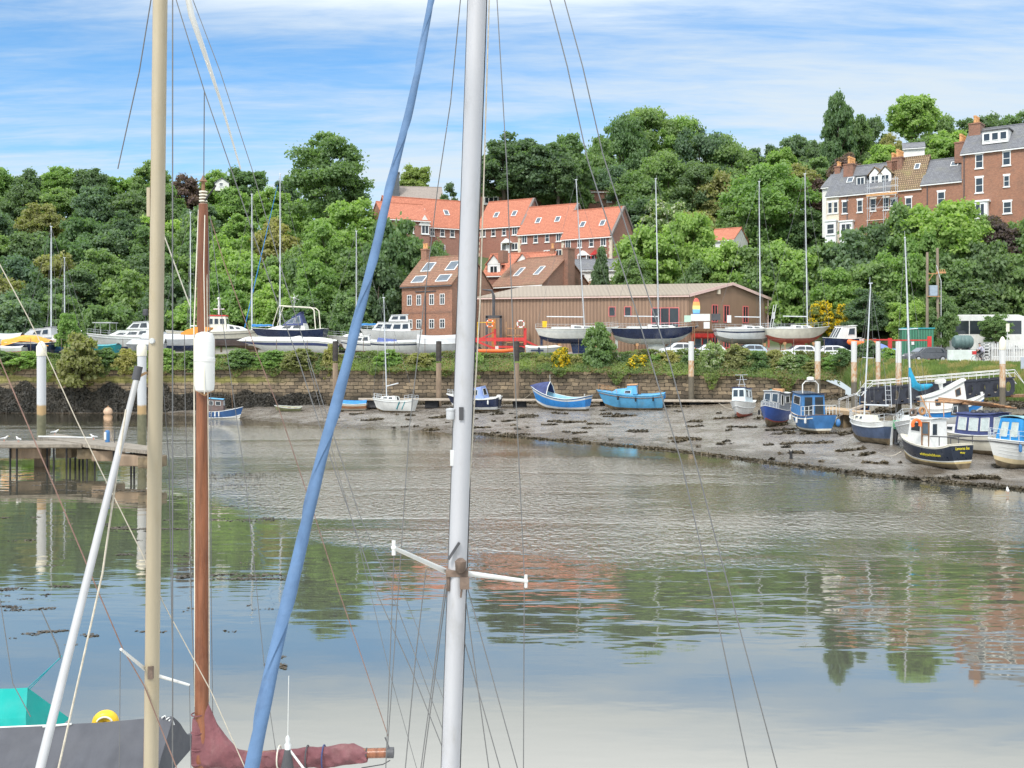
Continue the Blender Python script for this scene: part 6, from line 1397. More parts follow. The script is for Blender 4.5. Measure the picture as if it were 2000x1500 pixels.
# navy cruiser behind
h = Hull(9.4, 3.0, 1.6, sw=.88, rake=.14, sb=.18, full=.36)
b = boat_root('motor_cruiser', 'navy and white motor cruiser with radar arch and wind generator behind the speedboat', 561, 131, gz(561, 131)+1.75, 176, group=G_YARD)
make_hull(b, h, [(.4, M_greyw), (1, M_navy)], deckm=M_white)
cabin(b, h, -2.6, 2.6, 2.3, 1.5, dk(h), .9, .45, .2, 1.6, .2, mat=M_white, wins=[('s', .1, .35, .3, .8), ('s', .42, .68, .3, .8)], roof=False)
cabin(b, h, -2.4, .5, 2.1, 1.6, lambda x: 2.2, 1.6, .95, .5, 1.3, .25, mat=M_dblue, roofm=M_dblue, glass=M_glassb, wins=[('s', .12, .42, .2, .8), ('s', .5, .85, .2, .75), ('f', .1, .9, .15, .85)], crown=.15)
q = MB(); q.tube([(-4.0, 1.2, 1.7), (-3.8, 1.2, 4.1), (-3.4, 1.15, 4.45), (.8, 1.0, 4.7)], .07, 7); q.tube([(-4.0, -1.2, 1.7), (-3.8, -1.2, 4.1), (-3.4, -1.15, 4.45), (.8, -1.0, 4.7)], .07, 7); q.tube([(1.6, -1.0, 2.2), (.8, -1.0, 4.7)], .05, 6); q.tube([(1.6, 1.0, 2.2), (.8, 1.0, 4.7)], .05, 6); q.build('radar_arch', M_cream, b, smooth=True)
wg = empty('wind_generator', (-.9, 0, 4.4), parent=b); q = MB(); q.tube([(0, 0, .2), (0, 0, 1.2)], .04, 6); q.build('post', M_greyw, wg); q = MB(); q.lathe((0, 0, 1.3), [(.03, -.3), (.12, -.2), (.12, .15), (.03, .3)], 8, axis='Y')
for k in range(6): a = k*math.pi/3+.3; q.bar((0, -.3, 1.3), (.62*math.cos(a), -.3, 1.3+.62*math.sin(a)), .12, .03)
q.build('blades', M_white, wg)
for px_, top, L_, lb, sp, hd_ in ((492, 380, 7.5, 'yacht with blue sail cover and white mast left of the navy cruiser', [(.42, .6), (.7, .5)], 180), (547, 340, 10, 'yacht behind the navy cruiser with the tallest mast on the left half', [(.4, .9), (.72, .6)], 180)):
    yacht(px_, 137 if px_ == 547 else 134, L_, lb, top, hd_, .0, hullm=M_greyw, z=gz(px_, 135)+.8, spread=sp, cover=M_btarp if px_ == 492 else None, mr=.1, furl=M_btarp if px_ == 547 else None)
yacht(696, 133, 8, 'yacht with the thin mast just left of the blue furled sail', 452, 180, .0, hullm=M_white, z=gz(696, 133)+.8, spread=[(.5, .7)], cover=M_btarp)
h = Hull(6.0, 2.4, 1.4, sw=.85, rake=.12, sb=.25, full=.36)
b = boat_root('cabin_boat', 'white cabin boat half hidden by the blue furled sail', 712, 124.8, gz(712, 124.8)+.3, 182, group=G_YARD)
make_hull(b, h, [(.3, M_antif), (.75, M_white), (.85, M_navy), (1, M_white)], deckm=M_white)
cabin(b, h, -.8, 1.6, 1.8, 1.3, dk(h), .95, .6, .2, .8, .18, wins=[('s', .1, .45, .3, .85), ('s', .52, .85, .3, .8), ('f', .1, .9, .2, .85)])
h = Hull(7.6, 2.7, 1.5, sw=.85, rake=.12, sb=.2, full=.36)
b = boat_root('motor_yacht', 'white motor yacht with many windows and small upper bridge before the brick house', 762, 130, gz(762, 130)+1.5, 184, group=G_YARD)
make_hull(b, h, [(.35, M_white), (1, M_white)], deckm=M_white)
cabin(b, h, -2.6, 2.3, 2.3, 1.7, dk(h), 1.15, 1.0, .1, .8, .12, wins=[('s', .05, .22, .3, .85), ('s', .27, .48, .3, .85), ('s', .54, .74, .3, .85), ('s', .8, .95, .3, .8), ('f', .1, .9, .2, .85)])
cabin(b, h, -2.3, .2, 1.6, 1.3, lambda x: 2.75, .85, .75, .1, .4, .15, mat=M_greyw, wins=[('s', .1, .45, .3, .85), ('s', .55, .9, .3, .85), ('f', .1, .9, .3, .85)])
rails(b, h, .6, 1, .5, 4)
h = Hull(6.8, 2.4, 1.35, sw=.88, rake=.14, sb=.12, full=.36)
b = boat_root('motor_boat', 'white motor boat with a blue cover over its cockpit below the many windowed yacht', 783, 124.8, gz(783, 124.8)+.3, 3, group=G_YARD)
make_hull(b, h, [(.3, M_white), (.72, M_white), (.86, M_navy), (1, M_white)], deckm=M_lgrey, camber=.35)
cabin(b, h, -2.9, -.3, 2.0, 1.7, dk(h), .6, .45, .2, .3, .2, mat=paint('blue_cockpit_cover', (.10, .14, .36), .7, .12, 2), roof=False)
h = Hull(5.4, 2.3, 1.2, sw=.85, rake=.1, sb=.15, full=.36)
b = boat_root('covered_boat', 'boat under a tent of pale grey sheeting left of the tall white mast', 862, 124.6, gz(862, 124.6)+.2, 0, group=G_YARD)
make_hull(b, h, [(1, M_lgrey)], deckm=M_lgrey, camber=1.1)
# white yacht and navy yacht in front of the shed
b, h = yacht(1132, 125.2, 9.6, 'white yacht with a pale grey stripe propped in the yard in front of the shed', 352, 0, .06, hullm=M_white, low=M_navy, z=gz(1132, 125.2)+1.45, H=1.75, B=2.9, lean=-1.0, spread=[(.33, .5)], stripe=M_greyw, boomlen=4.6, deck=M_white)
q = MB(); q.box((-4.3, -.9, 2.35), (.55, .35, .75)); q.build('life_raft', M_yellow, b)
cradle(1132, 125.2, gz(1132, 125.2), 9, 0, 'cradle under the white yacht in front of the shed')
b, h = yacht(1283, 125.6, 10.2, 'navy blue yacht with a sharp bow propped in front of the shed door', 350, 0, .02, hullm=M_navy, low=paint('pale_grey_bottom', (.42, .44, .40), .6, .1, 2), z=gz(1283, 125.6)+1.35, H=1.9, B=3.0, lean=-.35, spread=[(.38, .0)], boomlen=4.2)
cradle(1283, 125.6, gz(1283, 125.6), 9, 0, 'cradle under the navy blue yacht')
b, h = yacht(1465, 125.0, 8.0, 'white yacht with rounded transom and blue stripe left of the red bottomed yacht', 355, 4, .16, hullm=M_white, low=paint('olive_grey_bottom', (.20, .19, .15), .7, .15, 2), z=gz(1465, 125)+1.35, H=1.8, B=2.9, lean=-.15, spread=[(.5, .55)], stripe=M_navy, boomlen=3.2)
cradle(1465, 125.0, gz(1465, 125), 7, 4, 'cradle under the left of the two white yachts by the gorse')
b, h = yacht(1560, 124.2, 7.6, 'white yacht with red brown bottom and bow pulpit near the yellow broom', 340, 2, .14, hullm=M_cream, low=M_redb, z=gz(1560, 124.2)+1.3, H=1.75, B=2.8, lean=-.3, spread=[(.44, .5)], boomlen=3.0)
q = MB(); q.tube([(-3.4, .5, 1.8), (-2.9, .5, 4.7)], .04, 5); q.tube([(-3.4, -.5, 1.8), (-2.9, -.5, 4.7)], .04, 5); q.box((-3.1, 0, 3.4), (.08, 1.0, .8)); q.build('stern_frame', M_greyw, b)
cradle(1560, 124.2, gz(1560, 124.2), 7, 2, 'cradle under the right of the two white yachts by the gorse')
h = Hull(4.8, 2.2, 1.45, sw=.9, rake=.08, sb=.12, full=.36)
b = boat_root('cabin_boat', 'small white cabin boat with navy hull right of the two white yachts', 1638, 121, gz(1638, 121)+.55, 204, group=G_YARD)
make_hull(b, h, [(1, M_navy)], deckm=M_white); cabin(b, h, -1.9, .9, 1.9, 1.5, dk(h), 1.55, 1.45, .0, .95, .1, mat=M_white, wins=[('s', .1, .5, .35, .85), ('f', .06, .34, .1, .9), ('f', .38, .62, .1, .9), ('f', .66, .94, .1, .9)])
# orange rigid inflatable etc
def rib(px, D, z, L, hd, lab, m=M_orange, s=.22):
    b = boat_root('inflatable_boat', lab, px, D, z, hd, group=G_YARD); q = MB()
    pts = [(-L/2, -.65, .5), (L*.15, -.65, .5), (L*.35, -.45, .58), (L/2, 0, .7), (L*.35, .45, .58), (L*.15, .65, .5), (-L/2, .65, .5)]; q.tube(pts, s, 10); q.build('tube', m, b, smooth=True)
    q = MB(); q.loft([[Vector((-L/2, -.5, .35)), Vector((-L/2, 0, .05)), Vector((-L/2, .5, .35))], [Vector((L*.3, -.3, .45)), Vector((L*.3, 0, .15)), Vector((L*.3, .3, .45))]], closed=False, cap=False); q.build('hull', M_greyw, b)
    q = MB(); q.bx(-.3, .1, -.25, .25, .3, 1.1); q.build('console', M_greyw, b); outboard(b, -L/2-.1, 0, .7, s=.9); return b
rib(972, 123.3, gz(972, 123.3)+.15, 4.6, 0, 'orange inflatable rescue boat right of the tall white mast')
rib(1682, 119.5, gz(1682, 119.5)+1.0, 3.0, 190, 'small orange inflatable with grey covers behind the leaning masts', s=.3)
h = Hull(4.2, 1.8, .9, sw=.85, rake=.12, sb=.2, full=.36)
b = boat_root('dinghy', 'grey clinker dinghy with a dark blue painted cross below the white yacht', 1063, 123.2, gz(1063, 123.2)+.1, 2, group=G_YARD)
make_hull(b, h, [(1, M_greyw)], deckm=M_cream, camber=.3)
for c_, d_ in (((-.7, -.95, .55), (.22, .08, .9)), ((-.9, -.95, .62), (1.5, .08, .2))): q = MB(); q.box(c_, d_); q.build('painted_cross', M_navy, b)
# red boat hoist / tractor lift
o = empty('boat_hoist', (X(928, 126.5), 126.5, gz(935, 126.5)), 0, 'bright red steel boat hoist trailer in front of the shed', 'hoist')
q = MB(); q.bar((0, 0, 1.9), (6.2, 0, 1.9), .35, .45); q.bar((0, 2.2, 1.9), (6.2, 2.2, 1.9), .3, .35); q.bx(6.0, 6.35, -.2, 2.4, 1.2, 3.3); q.bx(2.3, 2.6, -.2, .1, 1.2, 3.2); q.bar((.1, -.1, 1.7), (2.6, -.1, .7), .4, .25); q.bar((.1, -.1, 1.7), (2.3, -.1, 2.8), .14, .14); q.bar((6.1, 0, 1.8), (8.0, 0, .9), .3, .25); q.bar((2.4, 0, 1.0), (8.4, 0, .95), .25, .25)
q.build('frame', M_red, o)
for x_ in (.4, 5.6): q = MB(); q.lathe((x_, -.3, .5), [(.1, -.16), (.5, -.16), (.52, 0), (.5, .16), (.1, .16)], 16, axis='Y'); q.build('wheel', M_black, o, smooth=True)
q = MB(); q.tube([(.3, -.1, 2.1), (.3, -.1, 4.0), (2.4, -.1, 4.0)], .05, 5); q.build('handrail', M_yellow, o)
lifering('life_ring', 'orange and white life ring hanging on the hoist left of the other ring', P(957, 632, 125.6), .42, .09, M_orange)
lifering('life_ring', 'white life ring on the red hoist frame in front of the shed', P(1017, 633, 126.0), .42, .09, M_white)
o = empty('fork_lift', (X(962, 131), 131, gz(962, 131)), 0, 'dark crane mast with orange base standing against the left end of the shed', 'crane')
q = MB(); q.bx(-.9, -.6, -.3, .3, 0, 4.6); q.bx(.9, 1.2, -.3, .3, 0, 4.6); q.bx(-.9, 1.2, -.3, .3, 4.4, 4.7); q.tube([(.15, 0, 4.6), (.15, 0, 7.2), (-.1, 0, 7.9), (-1.3, 0, 8.0)], [.2, .2, .16, .08], 7); q.build('crane_mast', M_dkgrey, o)
q = MB(); q.bx(-.1, .4, -.25, .25, 0, 4.2); q.build('ram', paint('orange_machine', (.42, .17, .04), .5, .15, 3), o)
q = MB()
for z_ in (1.2, 2.1, 3.0): q.bx(1.7, 4.2, -.4, .4, z_, z_+.1)
for x_ in (1.7, 2.9, 4.15): q.bx(x_, x_+.08, -.4, .4, 0, 3.9)
q.build('rack', M_rust, o)
# surfboard sign and boards
o = empty('surfboard', P(1360, 619, 124.5), 0, 'upright surfboard painted in rainbow bands on a post by the shed', 'surfboard')
cols_ = [('sb_blue', (.03, .15, .45)), ('sb_sky', (.2, .5, .7)), ('sb_yellow', (.85, .7, .25)), ('sb_orange', (.85, .4, .12)), ('sb_red', (.75, .15, .12))]
q = MB(); 
for k in range(10):
    z0_, z1_ = k*.23, (k+1)*.23; w_ = lambda z: .46*math.sqrt(max(.02, 1-((z-1.05)/1.3)**2)); q.loft([[Vector((-w_(z0_), 0, z0_)), Vector((0, -.05, z0_)), Vector((w_(z0_), 0, z0_)), Vector((0, .05, z0_))], [Vector((-w_(z1_), 0, z1_)), Vector((0, -.05, z1_)), Vector((w_(z1_), 0, z1_)), Vector((0, .05, z1_))]], m=min(4, k//2), cap=False)
q.build('board', [paint(a, b_, .4, .08, 3) for a, b_ in cols_], o, smooth=False); q = MB(); q.tube([(-.2, .1, -3.4), (-.2, .1, 2.6)], .06, 6); q.build('post', M_wood, o)
o = empty('sign_board', P(1368, 620, 124.3), R(-4), 'white notice board with blue lettering beside the rainbow surfboard', 'sign')
sign(o, 'panel', (0, 0, 0), 2.3, .85, M_white); sign(o, 'panel', (.75, .0, -.95), .72, .8, M_white); sign(o, 'panel', (-1.55, 0, -.15), .8, .8, paint('pale_green_sign', (.45, .62, .5), .5, .05, 2)); sign(o, 'panel', (1.85, .02, .05), 1.1, .8, M_dkgrey)
q = MB(); q.tube([(-.9, .08, -3.2), (-.9, .08, .3)], .05, 5); q.tube([(.9, .08, -3.2), (.9, .08, .3)], .05, 5); q.build('posts', M_wood, o)
o = empty('notice_sign', P(1424, 623, 124.3), 0, 'small white notice on a post left of the rounded transom yacht', 'sign'); sign(o, 'panel', (0, 0, 0), .5, .9, M_white); q = MB(); q.tube([(0, .04, -3), (0, .04, .4)], .04, 5); q.build('post', M_wood, o)
# ---------------------------------------------------------------- cars, coach, tank, cyclist, fence
def car(px, D, z, hd, lab, body, L=4.2, Wc=1.75, Hh=1.5, hatch=True):
    o = empty('parked_car', (X(px, D), D, z), R(hd), lab, 'car', 'cars parked in the yard')
    prof = [(-2.05, .35), (-2.08, .75), (-1.95, .95), (-1.45, 1.4 if hatch else 1.2), (-1.1, 1.5), (.1, 1.5), (.55, 1.4), (1.15, .98), (1.9, .85), (2.08, .6), (2.05, .3)]
    sx_ = L/4.16; rings = []
    for y_, f, dz in ((-Wc/2, 1, 0), (-Wc/2+.02, 1, .0)): pass
    q = MB()
    def W_(z): return Wc/2*(1 if z < .95 else 1-.2*(z-.95)/.55)
    A = [Vector((x*sx_, -W_(z_), z_*Hh/1.5)) for x, z_ in prof]; B = [Vector((p.x, -p.y, p.z)) for p in A]
    A2 = [Vector((p.x*.97, p.y*.9, p.z+(.0))) for p in A]; 
    q.loft([A, [Vector((p.x, p.y*.5, p.z+(.03 if p.z > .9 else 0))) for p in A], [Vector((p.x, -p.y*.5, p.z+(.03 if p.z > .9 else 0))) for p in A], B]); q.build('body', body, o, smooth=True, bevel=.04)
    k = Hh/1.5
    for s_ in (-1, 1):
        for a in ([(-1.5, .98), (-1.32, 1.32), (-.62, 1.38), (-.62, .98)], [(-.52, .98), (-.52, 1.38), (.1, 1.38), (.78, .98)]):
            w = MB(); w.prism([(x*sx_, s_*(W_(z_)+.004), z_*k) for x, z_ in a], (0, s_*.01, 0)); w.build('side_window', M_glass, o)
        w = MB(); w.box((2.0*sx_, s_*.62, .66*k), (.12, .35, .14)); w.build('headlight', M_greyw, o)
        w = MB(); w.box((-2.04*sx_, s_*.68, .85*k), (.1, .22, .25)); w.build('tail_light', M_red, o)
    w = MB(); w.prism([(1.17*sx_, -.72, 1.0*k), (1.17*sx_, .72, 1.0*k), (.6*sx_, .62, 1.41*k), (.6*sx_, -.62, 1.41*k)], (.03, 0, .04)); w.build('windscreen', M_glassb, o)
    w = MB(); w.prism([(-1.9*sx_, -.66, 1.0*k), (-1.9*sx_, .66, 1.0*k), (-1.52*sx_, .6, 1.36*k), (-1.52*sx_, -.6, 1.36*k)], (-.05, 0, .03)); w.build('rear_window', M_glass, o)
    for x_ in (-1.3, 1.3):
        for s_ in (-1, 1):
            w = MB(); w.lathe((x_*sx_, s_*(Wc/2-.1), .32), [(.05, -.11), (.3, -.11), (.33, -.05), (.33, .05), (.3, .12), (.05, .12)], 18, axis='Y'); wh_ = w.build('wheel', M_black, o, smooth=True)
            w = MB(); w.lathe((x_*sx_, s_*(Wc/2+.012), .32), [(.02, -.01), (.2, -.01), (.2, .01), (.02, .01)], 14, axis='Y'); w.build('rim', M_alu, wh_)
    return o
M_cargrey = paint('grey_car_paint', (.10, .105, .115), .25, .08, 1); M_carwhite = paint('white_car_paint', (.75, .76, .77), .25, .05, 1); M_carsilver = paint('silver_blue_car_paint', (.42, .5, .56), .25, .06, 1)
car(1808, 102.5, hillz(1808, 102.5)+.05, 190, 'dark grey hatchback parked behind the long grass', M_cargrey)
car(1322, 123.6, gz(1322, 123.6)+.0, 186, 'white car under the stern of the navy blue yacht', M_carwhite, Hh=1.6)
car(1382, 124, gz(1382, 124), 180, 'white car behind the rust banded pile and elder bush', M_carwhite, Hh=1.4)
car(1462, 122.4, gz(1462, 122.4), 178, 'silver blue car below the keel of the rounded transom yacht', M_carsilver, Hh=1.45)
car(1560, 120.8, gz(1560, 120.8), 180, 'white car under the red brown bottomed yacht', M_carwhite, Hh=1.35)
car(1632, 117.5, gz(1632, 117.5), 0, 'white car below the navy hulled cabin boat', M_carwhite, Hh=1.4)
# coach
o = empty('coach', (X(1852, 119), 119, gz(1852, 119)+.4), R(-3), 'long white coach with dark tinted windows parked under the trees', 'coach')
q = MB(); q.loft([[Vector((x_, y_, z_)) for x_, z_ in ((-.35, .3), (-.25, 1.9), (.1, 4.25), (.4, 4.4), (8.0, 4.4), (9.0, 4.1), (9.6, 2.3), (9.7, .4))] for y_ in (0, 2.4)]); q.build('body', M_white, o, bevel=.06)
for x0_, x1_ in ((.25, 2.35), (2.45, 5.35), (5.45, 8.3)): q = MB(); q.prism([(x0_, -.02, 2.15), (x1_, -.02, 2.15), (x1_, -.02, 3.7), (x0_, -.02, 3.7)], (0, .03, 0)); q.build('window', M_glass, o)
for x_ in (2.0, 7.6): q = MB(); q.lathe((x_, .1, .35), [(.1, -.15), (.48, -.15), (.48, .15), (.1, .15)], 18, axis='Y'); q.build('wheel', M_black, o)
# oil tank and low white wall
o = empty('storage_tank', P(1880, 668, 101.5), 0, 'dark green ribbed oil tank above the low white wall', 'tank'); q = MB(); q.lathe((0, 0, 0), [(.05, -.95), (.5, -.9), (.66, -.7), (.68, -.35), (.64, -.3), (.68, -.25), (.68, 0), (.64, .05), (.68, .1), (.68, .4), (.64, .45), (.68, .5), (.66, .75), (.5, .9), (.05, .95)], 20, axis='X'); q.build('tank_body', paint('tank_green', (.10, .16, .15), .5, .12, 2), o, smooth=True); q = MB(); q.bx(-.6, -.45, -.4, .4, -1.4, -.5); q.bx(.45, .6, -.4, .4, -1.4, -.5); q.build('legs', M_dkgrey, o)
o = empty('low_wall', (X(1852, 99.5), 99.5, hillz(1852, 99.5)), R(-4), 'low pale green white rendered wall beside the cyclist', 'wall'); q = MB(); q.bx(0, 2.6, 0, .3, -.3, 1.25); q.build('wall', paint('pale_render', (.62, .68, .62), .8, .1, 1.5, dirt=(.4, .42, .36), damt=.4), o)
# picket fence
def picket(px0, px1, D, label):
    z0_ = hillz(px0, D); o = empty('picket_fence', (X(px0, D), D, z0_), 0, label, 'fence'); Lf = X(px1, D)-X(px0, D); q = MB(); n = int(Lf/.17)
    for i in range(n): q.box((i*.17, 0, .95), (.09, .03, 1.7)); q.add([(i*.17-.045, -.015, 1.8), (i*.17+.045, -.015, 1.8), (i*.17, -.015, 1.88), (i*.17-.045, .015, 1.8), (i*.17+.045, .015, 1.8), (i*.17, .015, 1.88)], [(0, 1, 2), (5, 4, 3), (0, 2, 5, 3), (1, 4, 5, 2)])
    q.build('pickets', M_white, o); q = MB(); q.bx(0, Lf, .02, .07, .5, .6); q.bx(0, Lf, .02, .07, 1.35, 1.45); q.build('rails', M_white, o)
    k = 0
    while k*2.2 < Lf: q = MB(); q.box((k*2.2, .1, .9), (.12, .12, 1.9)); q.build('post', M_white, o); k += 1
picket(1938, 2150, 101.5, 'white picket fence along the lane at the right edge')
o = empty('post_and_rail_rack', (X(1922, 101), 101, hillz(1922, 101)), 0, 'narrow white slatted stand between cyclist and picket fence', 'rack'); q = MB(); [q.bx(0, .6, 0, .08, .2+.3*k, .28+.3*k) for k in range(6)]; q.bx(0, .06, 0, .3, 0, 1.9); q.bx(.54, .6, 0, .3, 0, 1.9); q.build('frame', M_white, o)
o = empty('road_sign', (X(1970, 101), 101.2, hillz(1970, 101)), 0, 'blank backed pale sign on a grey post above the picket fence', 'sign'); sign(o, 'panel', (0, 0, 3.4), .32, .8, M_cream); q = MB(); q.tube([(0, .05, 0), (0, .05, 3.8)], .035, 6); q.build('post', M_greyw, o)
# green container and red gate frames
o = empty('container', (X(1762, 114), 114, gz(1762, 114)), R(-14), 'dark green corrugated steel container behind the grey car', 'container'); q = MB(); q.bx(0, 3.3, 0, 2.4, 0, 3.5); q.build('body', ribbed('green_corrugated', (.05, .20, .12), .28, .03, .6), o); q = MB(); q.bx(-.08, 3.4, -.1, 2.5, 3.5, 3.62); q.build('roof', M_teal, o); sign(o, 'notice', (1.1, -.02, 1.9), .3, .35, M_white)
o = empty('gate_frame', (X(1738, 111), 111, gz(1738, 111)), R(-3), 'red painted steel gate frame between the green container and blue barrels', 'gate'); q = MB(); q.bx(-.2, .2, -.1, .1, 0, 2.3); q.bx(4.0, 4.4, -.1, .1, 0, 2.5); q.bx(.2, 4.0, -.06, .06, 2.0, 2.15); q.bx(-2.8, -.2, -.06, .06, 2.05, 2.2); q.build('frame', M_red, o)
for k, (px_, lb, mt) in enumerate(((1718, 'pale blue tarpaulin heap behind the red gate post', paint('violet_blue_tarp', (.16, .22, .5), .7, .1, 2)), (1748, 'bright blue barrel right of the red gate post', M_bblue), (1702, 'grey tarpaulin heap beside the orange inflatable', M_lgrey))):
    o = empty('tarpaulin_heap' if k != 1 else 'barrel', (X(px_, 110.5), 110.5, gz(px_, 110.5)), .2, lb, 'tarpaulin' if k != 1 else 'barrel'); q = MB()
    if k == 1: q.lathe((0, 0, 0), [(.4, 0), (.46, .2), (.46, .75), (.43, .8), (.46, .85), (.46, 1.3), (.38, 1.45), (.05, 1.45)], 14); q.build('drum', mt, o, smooth=True)
    else: q.loft([[Vector((x_, -.7*w_, 0)), Vector((x_, -.6*w_, 1.3*w_)), Vector((x_, 0, 1.7*w_)), Vector((x_, .7*w_, 1.2*w_)), Vector((x_, .7*w_, 0))] for x_, w_ in ((-1.1, .4), (-.6, .95), (.2, 1.05), (.9, .9), (1.2, .3))]); q.build('sheet', mt, o, smooth=True)
# transformer poles
o = empty('transformer_poles', (X(1811, 117), 117, gz(1811, 117)), 0, 'pair of wooden poles carrying a grey transformer box above the container', 'utility pole')
q = MB(); q.tube([(0, 0, 0), (0, 0, 12.1)], [.17, .14], 9); q.build('pole', paint('old_pole_wood', (.24, .19, .14), .85, .2, 3, stretch=(1, 1, .1)), o, smooth=True); q = MB(); q.tube([(1.3, .1, 0), (1.2, .1, 12.6)], [.18, .15], 9); q.build('pole', MATS['old_pole_wood'], o, smooth=True)
q = MB(); q.bx(.2, 1.05, -.35, .35, 7.1, 8.3); q.build('transformer', paint('transformer_grey', (.30, .36, .42), .5, .1, 3), o, bevel=.03); q = MB(); q.bx(-.1, 1.4, -.3, -.2, 7.0, 7.1); q.build('platform_beam', M_rust, o); q = MB(); q.bx(.0, 1.3, -.1, 0, 9.6, 9.7); q.bx(1.0, 2.1, -.12, 0, 9.68, 9.88); [q.tube([(1.2+.25*k, -.06, 9.9), (1.2+.25*k, -.06, 10.15)], .06, 6) for k in range(4)]; q.bar((.1, -.1, 8.8), (.7, -.1, 9.7), .06, .06); q.build('crossarm', M_rust, o)
q = MB(); q.tube([(1.0, -.15, 10.6), (1.3, -.2, 9.4), (1.5, -.2, 8.8), (1.5, -.2, 0)], .04, 5); q.build('cable', M_greyw, o)
# cyclist: person and bicycle
bc = empty('bicycle', (X(1916, 97.5), 97.5, hillz(1916, 97.5)+.03), R(172), 'bicycle with a red front bag ridden along the lane by the low white wall', 'bicycle')
for x_ in (-.52, .52): q = MB(); q.torus((x_, 0, .34), .32, .02, 'Y', 20, 6); wl = q.build('wheel', M_black, bc); q = MB(); [q.tube([(x_, 0, .34), (x_+.31*math.cos(k*.785), 0, .34+.31*math.sin(k*.785))], .004, 3) for k in range(8)]; q.build('spokes', M_steel, wl)
q = MB(); q.tube([(-.52, 0, .34), (-.08, 0, .3), (.4, 0, .85), (-.18, 0, .85), (-.52, 0, .34)], .018, 6); q.tube([(-.08, 0, .3), (-.2, 0, .95)], .018, 6); q.tube([(.52, 0, .34), (.4, 0, .85), (.38, 0, 1.0)], .018, 6); q.build('frame', M_navy, bc)
q = MB(); q.tube([(.38, -.25, 1.02), (.38, .25, 1.02)], .015, 5); q.build('handlebar', M_dkgrey, bc); q = MB(); q.bx(-.34, -.1, -.07, .07, .95, 1.0); q.build('saddle', M_black, bc); q = MB(); q.bx(.46, .78, -.2, .2, .75, 1.1); q.build('front_bag', M_red, bc, bevel=.03)
def person(name, label, loc, rz, J, E, rad, skin):
    o = empty(name, loc, rz, label, 'person'); me = bpy.data.meshes.new('body'); me.from_pydata([J[k] for k in J], [(list(J).index(a), list(J).index(b_)) for a, b_ in E], []); bo = bpy.data.objects.new('body', me); lnk(bo, o)
    bm = bmesh.new(); bm.from_mesh(me); ly = bm.verts.layers.skin.verify(); bm.verts.ensure_lookup_table()
    for i, k in enumerate(J): bm.verts[i][ly].radius = (rad.get(k, .05),)*2
    bm.verts[0][ly].use_root = True; bm.to_mesh(me); bm.free()
    bo.modifiers.new('skin', 'SKIN'); ss = bo.modifiers.new('sub', 'SUBSURF'); ss.levels = ss.render_levels = 1; me.materials.append(skin); return o, bo
J = dict(pel=(-.2, 0, 1.02), w=(-.12, 0, 1.2), ch=(.02, 0, 1.42), nk=(.1, 0, 1.56), hd=(.14, 0, 1.68), hd2=(.15, 0, 1.8), sl=(.03, .19, 1.47), el=(.22, .22, 1.26), hl=(.38, .22, 1.06), sr=(.03, -.19, 1.47), er=(.22, -.22, 1.26), hr=(.38, -.22, 1.06), tl=(-.18, .1, 1.0), kl=(.16, .11, .82), al=(-.02, .11, .42), fl=(.12, .11, .36), tr=(-.18, -.1, 1.0), kr=(.1, -.11, .62), ar=(-.14, -.11, .25), fr=(0, -.11, .18))
E = [('pel', 'w'), ('w', 'ch'), ('ch', 'nk'), ('nk', 'hd'), ('hd', 'hd2'), ('ch', 'sl'), ('sl', 'el'), ('el', 'hl'), ('ch', 'sr'), ('sr', 'er'), ('er', 'hr'), ('pel', 'tl'), ('tl', 'kl'), ('kl', 'al'), ('al', 'fl'), ('pel', 'tr'), ('tr', 'kr'), ('kr', 'ar'), ('ar', 'fr')]
rad = dict(pel=.14, w=.14, ch=.16, nk=.055, hd=.09, hd2=.075, sl=.065, sr=.065, el=.045, er=.045, hl=.03, hr=.03, tl=.09, tr=.09, kl=.06, kr=.06, al=.04, ar=.04, fl=.035, fr=.035)
po, pb = person('person', 'cyclist in pale grey top and dark trousers riding by the low white wall', bc.location.copy(), R(172), J, E, rad, paint('skin', (.45, .27, .2), .6, .05, 3))
def tubeclo(name, pts, r, m, par): q = MB(); q.tube(pts, r, 10); return q.build(name, m, par, smooth=True)
M_top = paint('grey_lilac_top', (.42, .42, .5), .8, .06, 3)
tubeclo('top', [J['pel'], J['w'], J['ch'], (.07, 0, 1.53)], [.16, .17, .19, .09], M_top, po)
for s_ in ('l', 'r'): tubeclo('sleeve', [J['s'+s_], J['e'+s_]], [.085, .06], M_top, po); tubeclo('trouser_leg', [J['t'+s_], J['k'+s_], J['a'+s_]], [.115, .08, .055], M_dkgrey, po)
q = MB(); q.ball((.13, 0, 1.82), (.125, .1, .07)); q.build('hair', M_dkgrey, po, smooth=True)
# ---------------------------------------------------------------- yard-edge fence: thin rusty posts and wires
for k, (a, b_, lb) in enumerate(((-60, 640, 'thin rusty post and wire fence along the left half of the quay top'), (650, 1640, 'thin rusty post and wire fence along the right half of the quay top'))):
    o = empty('wire_fence', (0, 0, 0), 0, lb, 'fence'); px_ = a; pts = []
    while px_ < b_:
        D = itp(px_, TOPD)+.15; p = Vector((X(px_, D), D, itp(px_, TOPZ))); q = MB(); q.tube([p-Vector((0, 0, .3)), p+Vector((0, 0, 2.3))], .035, 5); q.build('post', M_brk, o); pts.append(p); px_ += 60
    q = MB(); [q.tube([p+Vector((0, 0, hh_)) for p in pts], .009, 4) for hh_ in (.9, 1.6, 2.2)]; q.build('wires', M_wire, o)
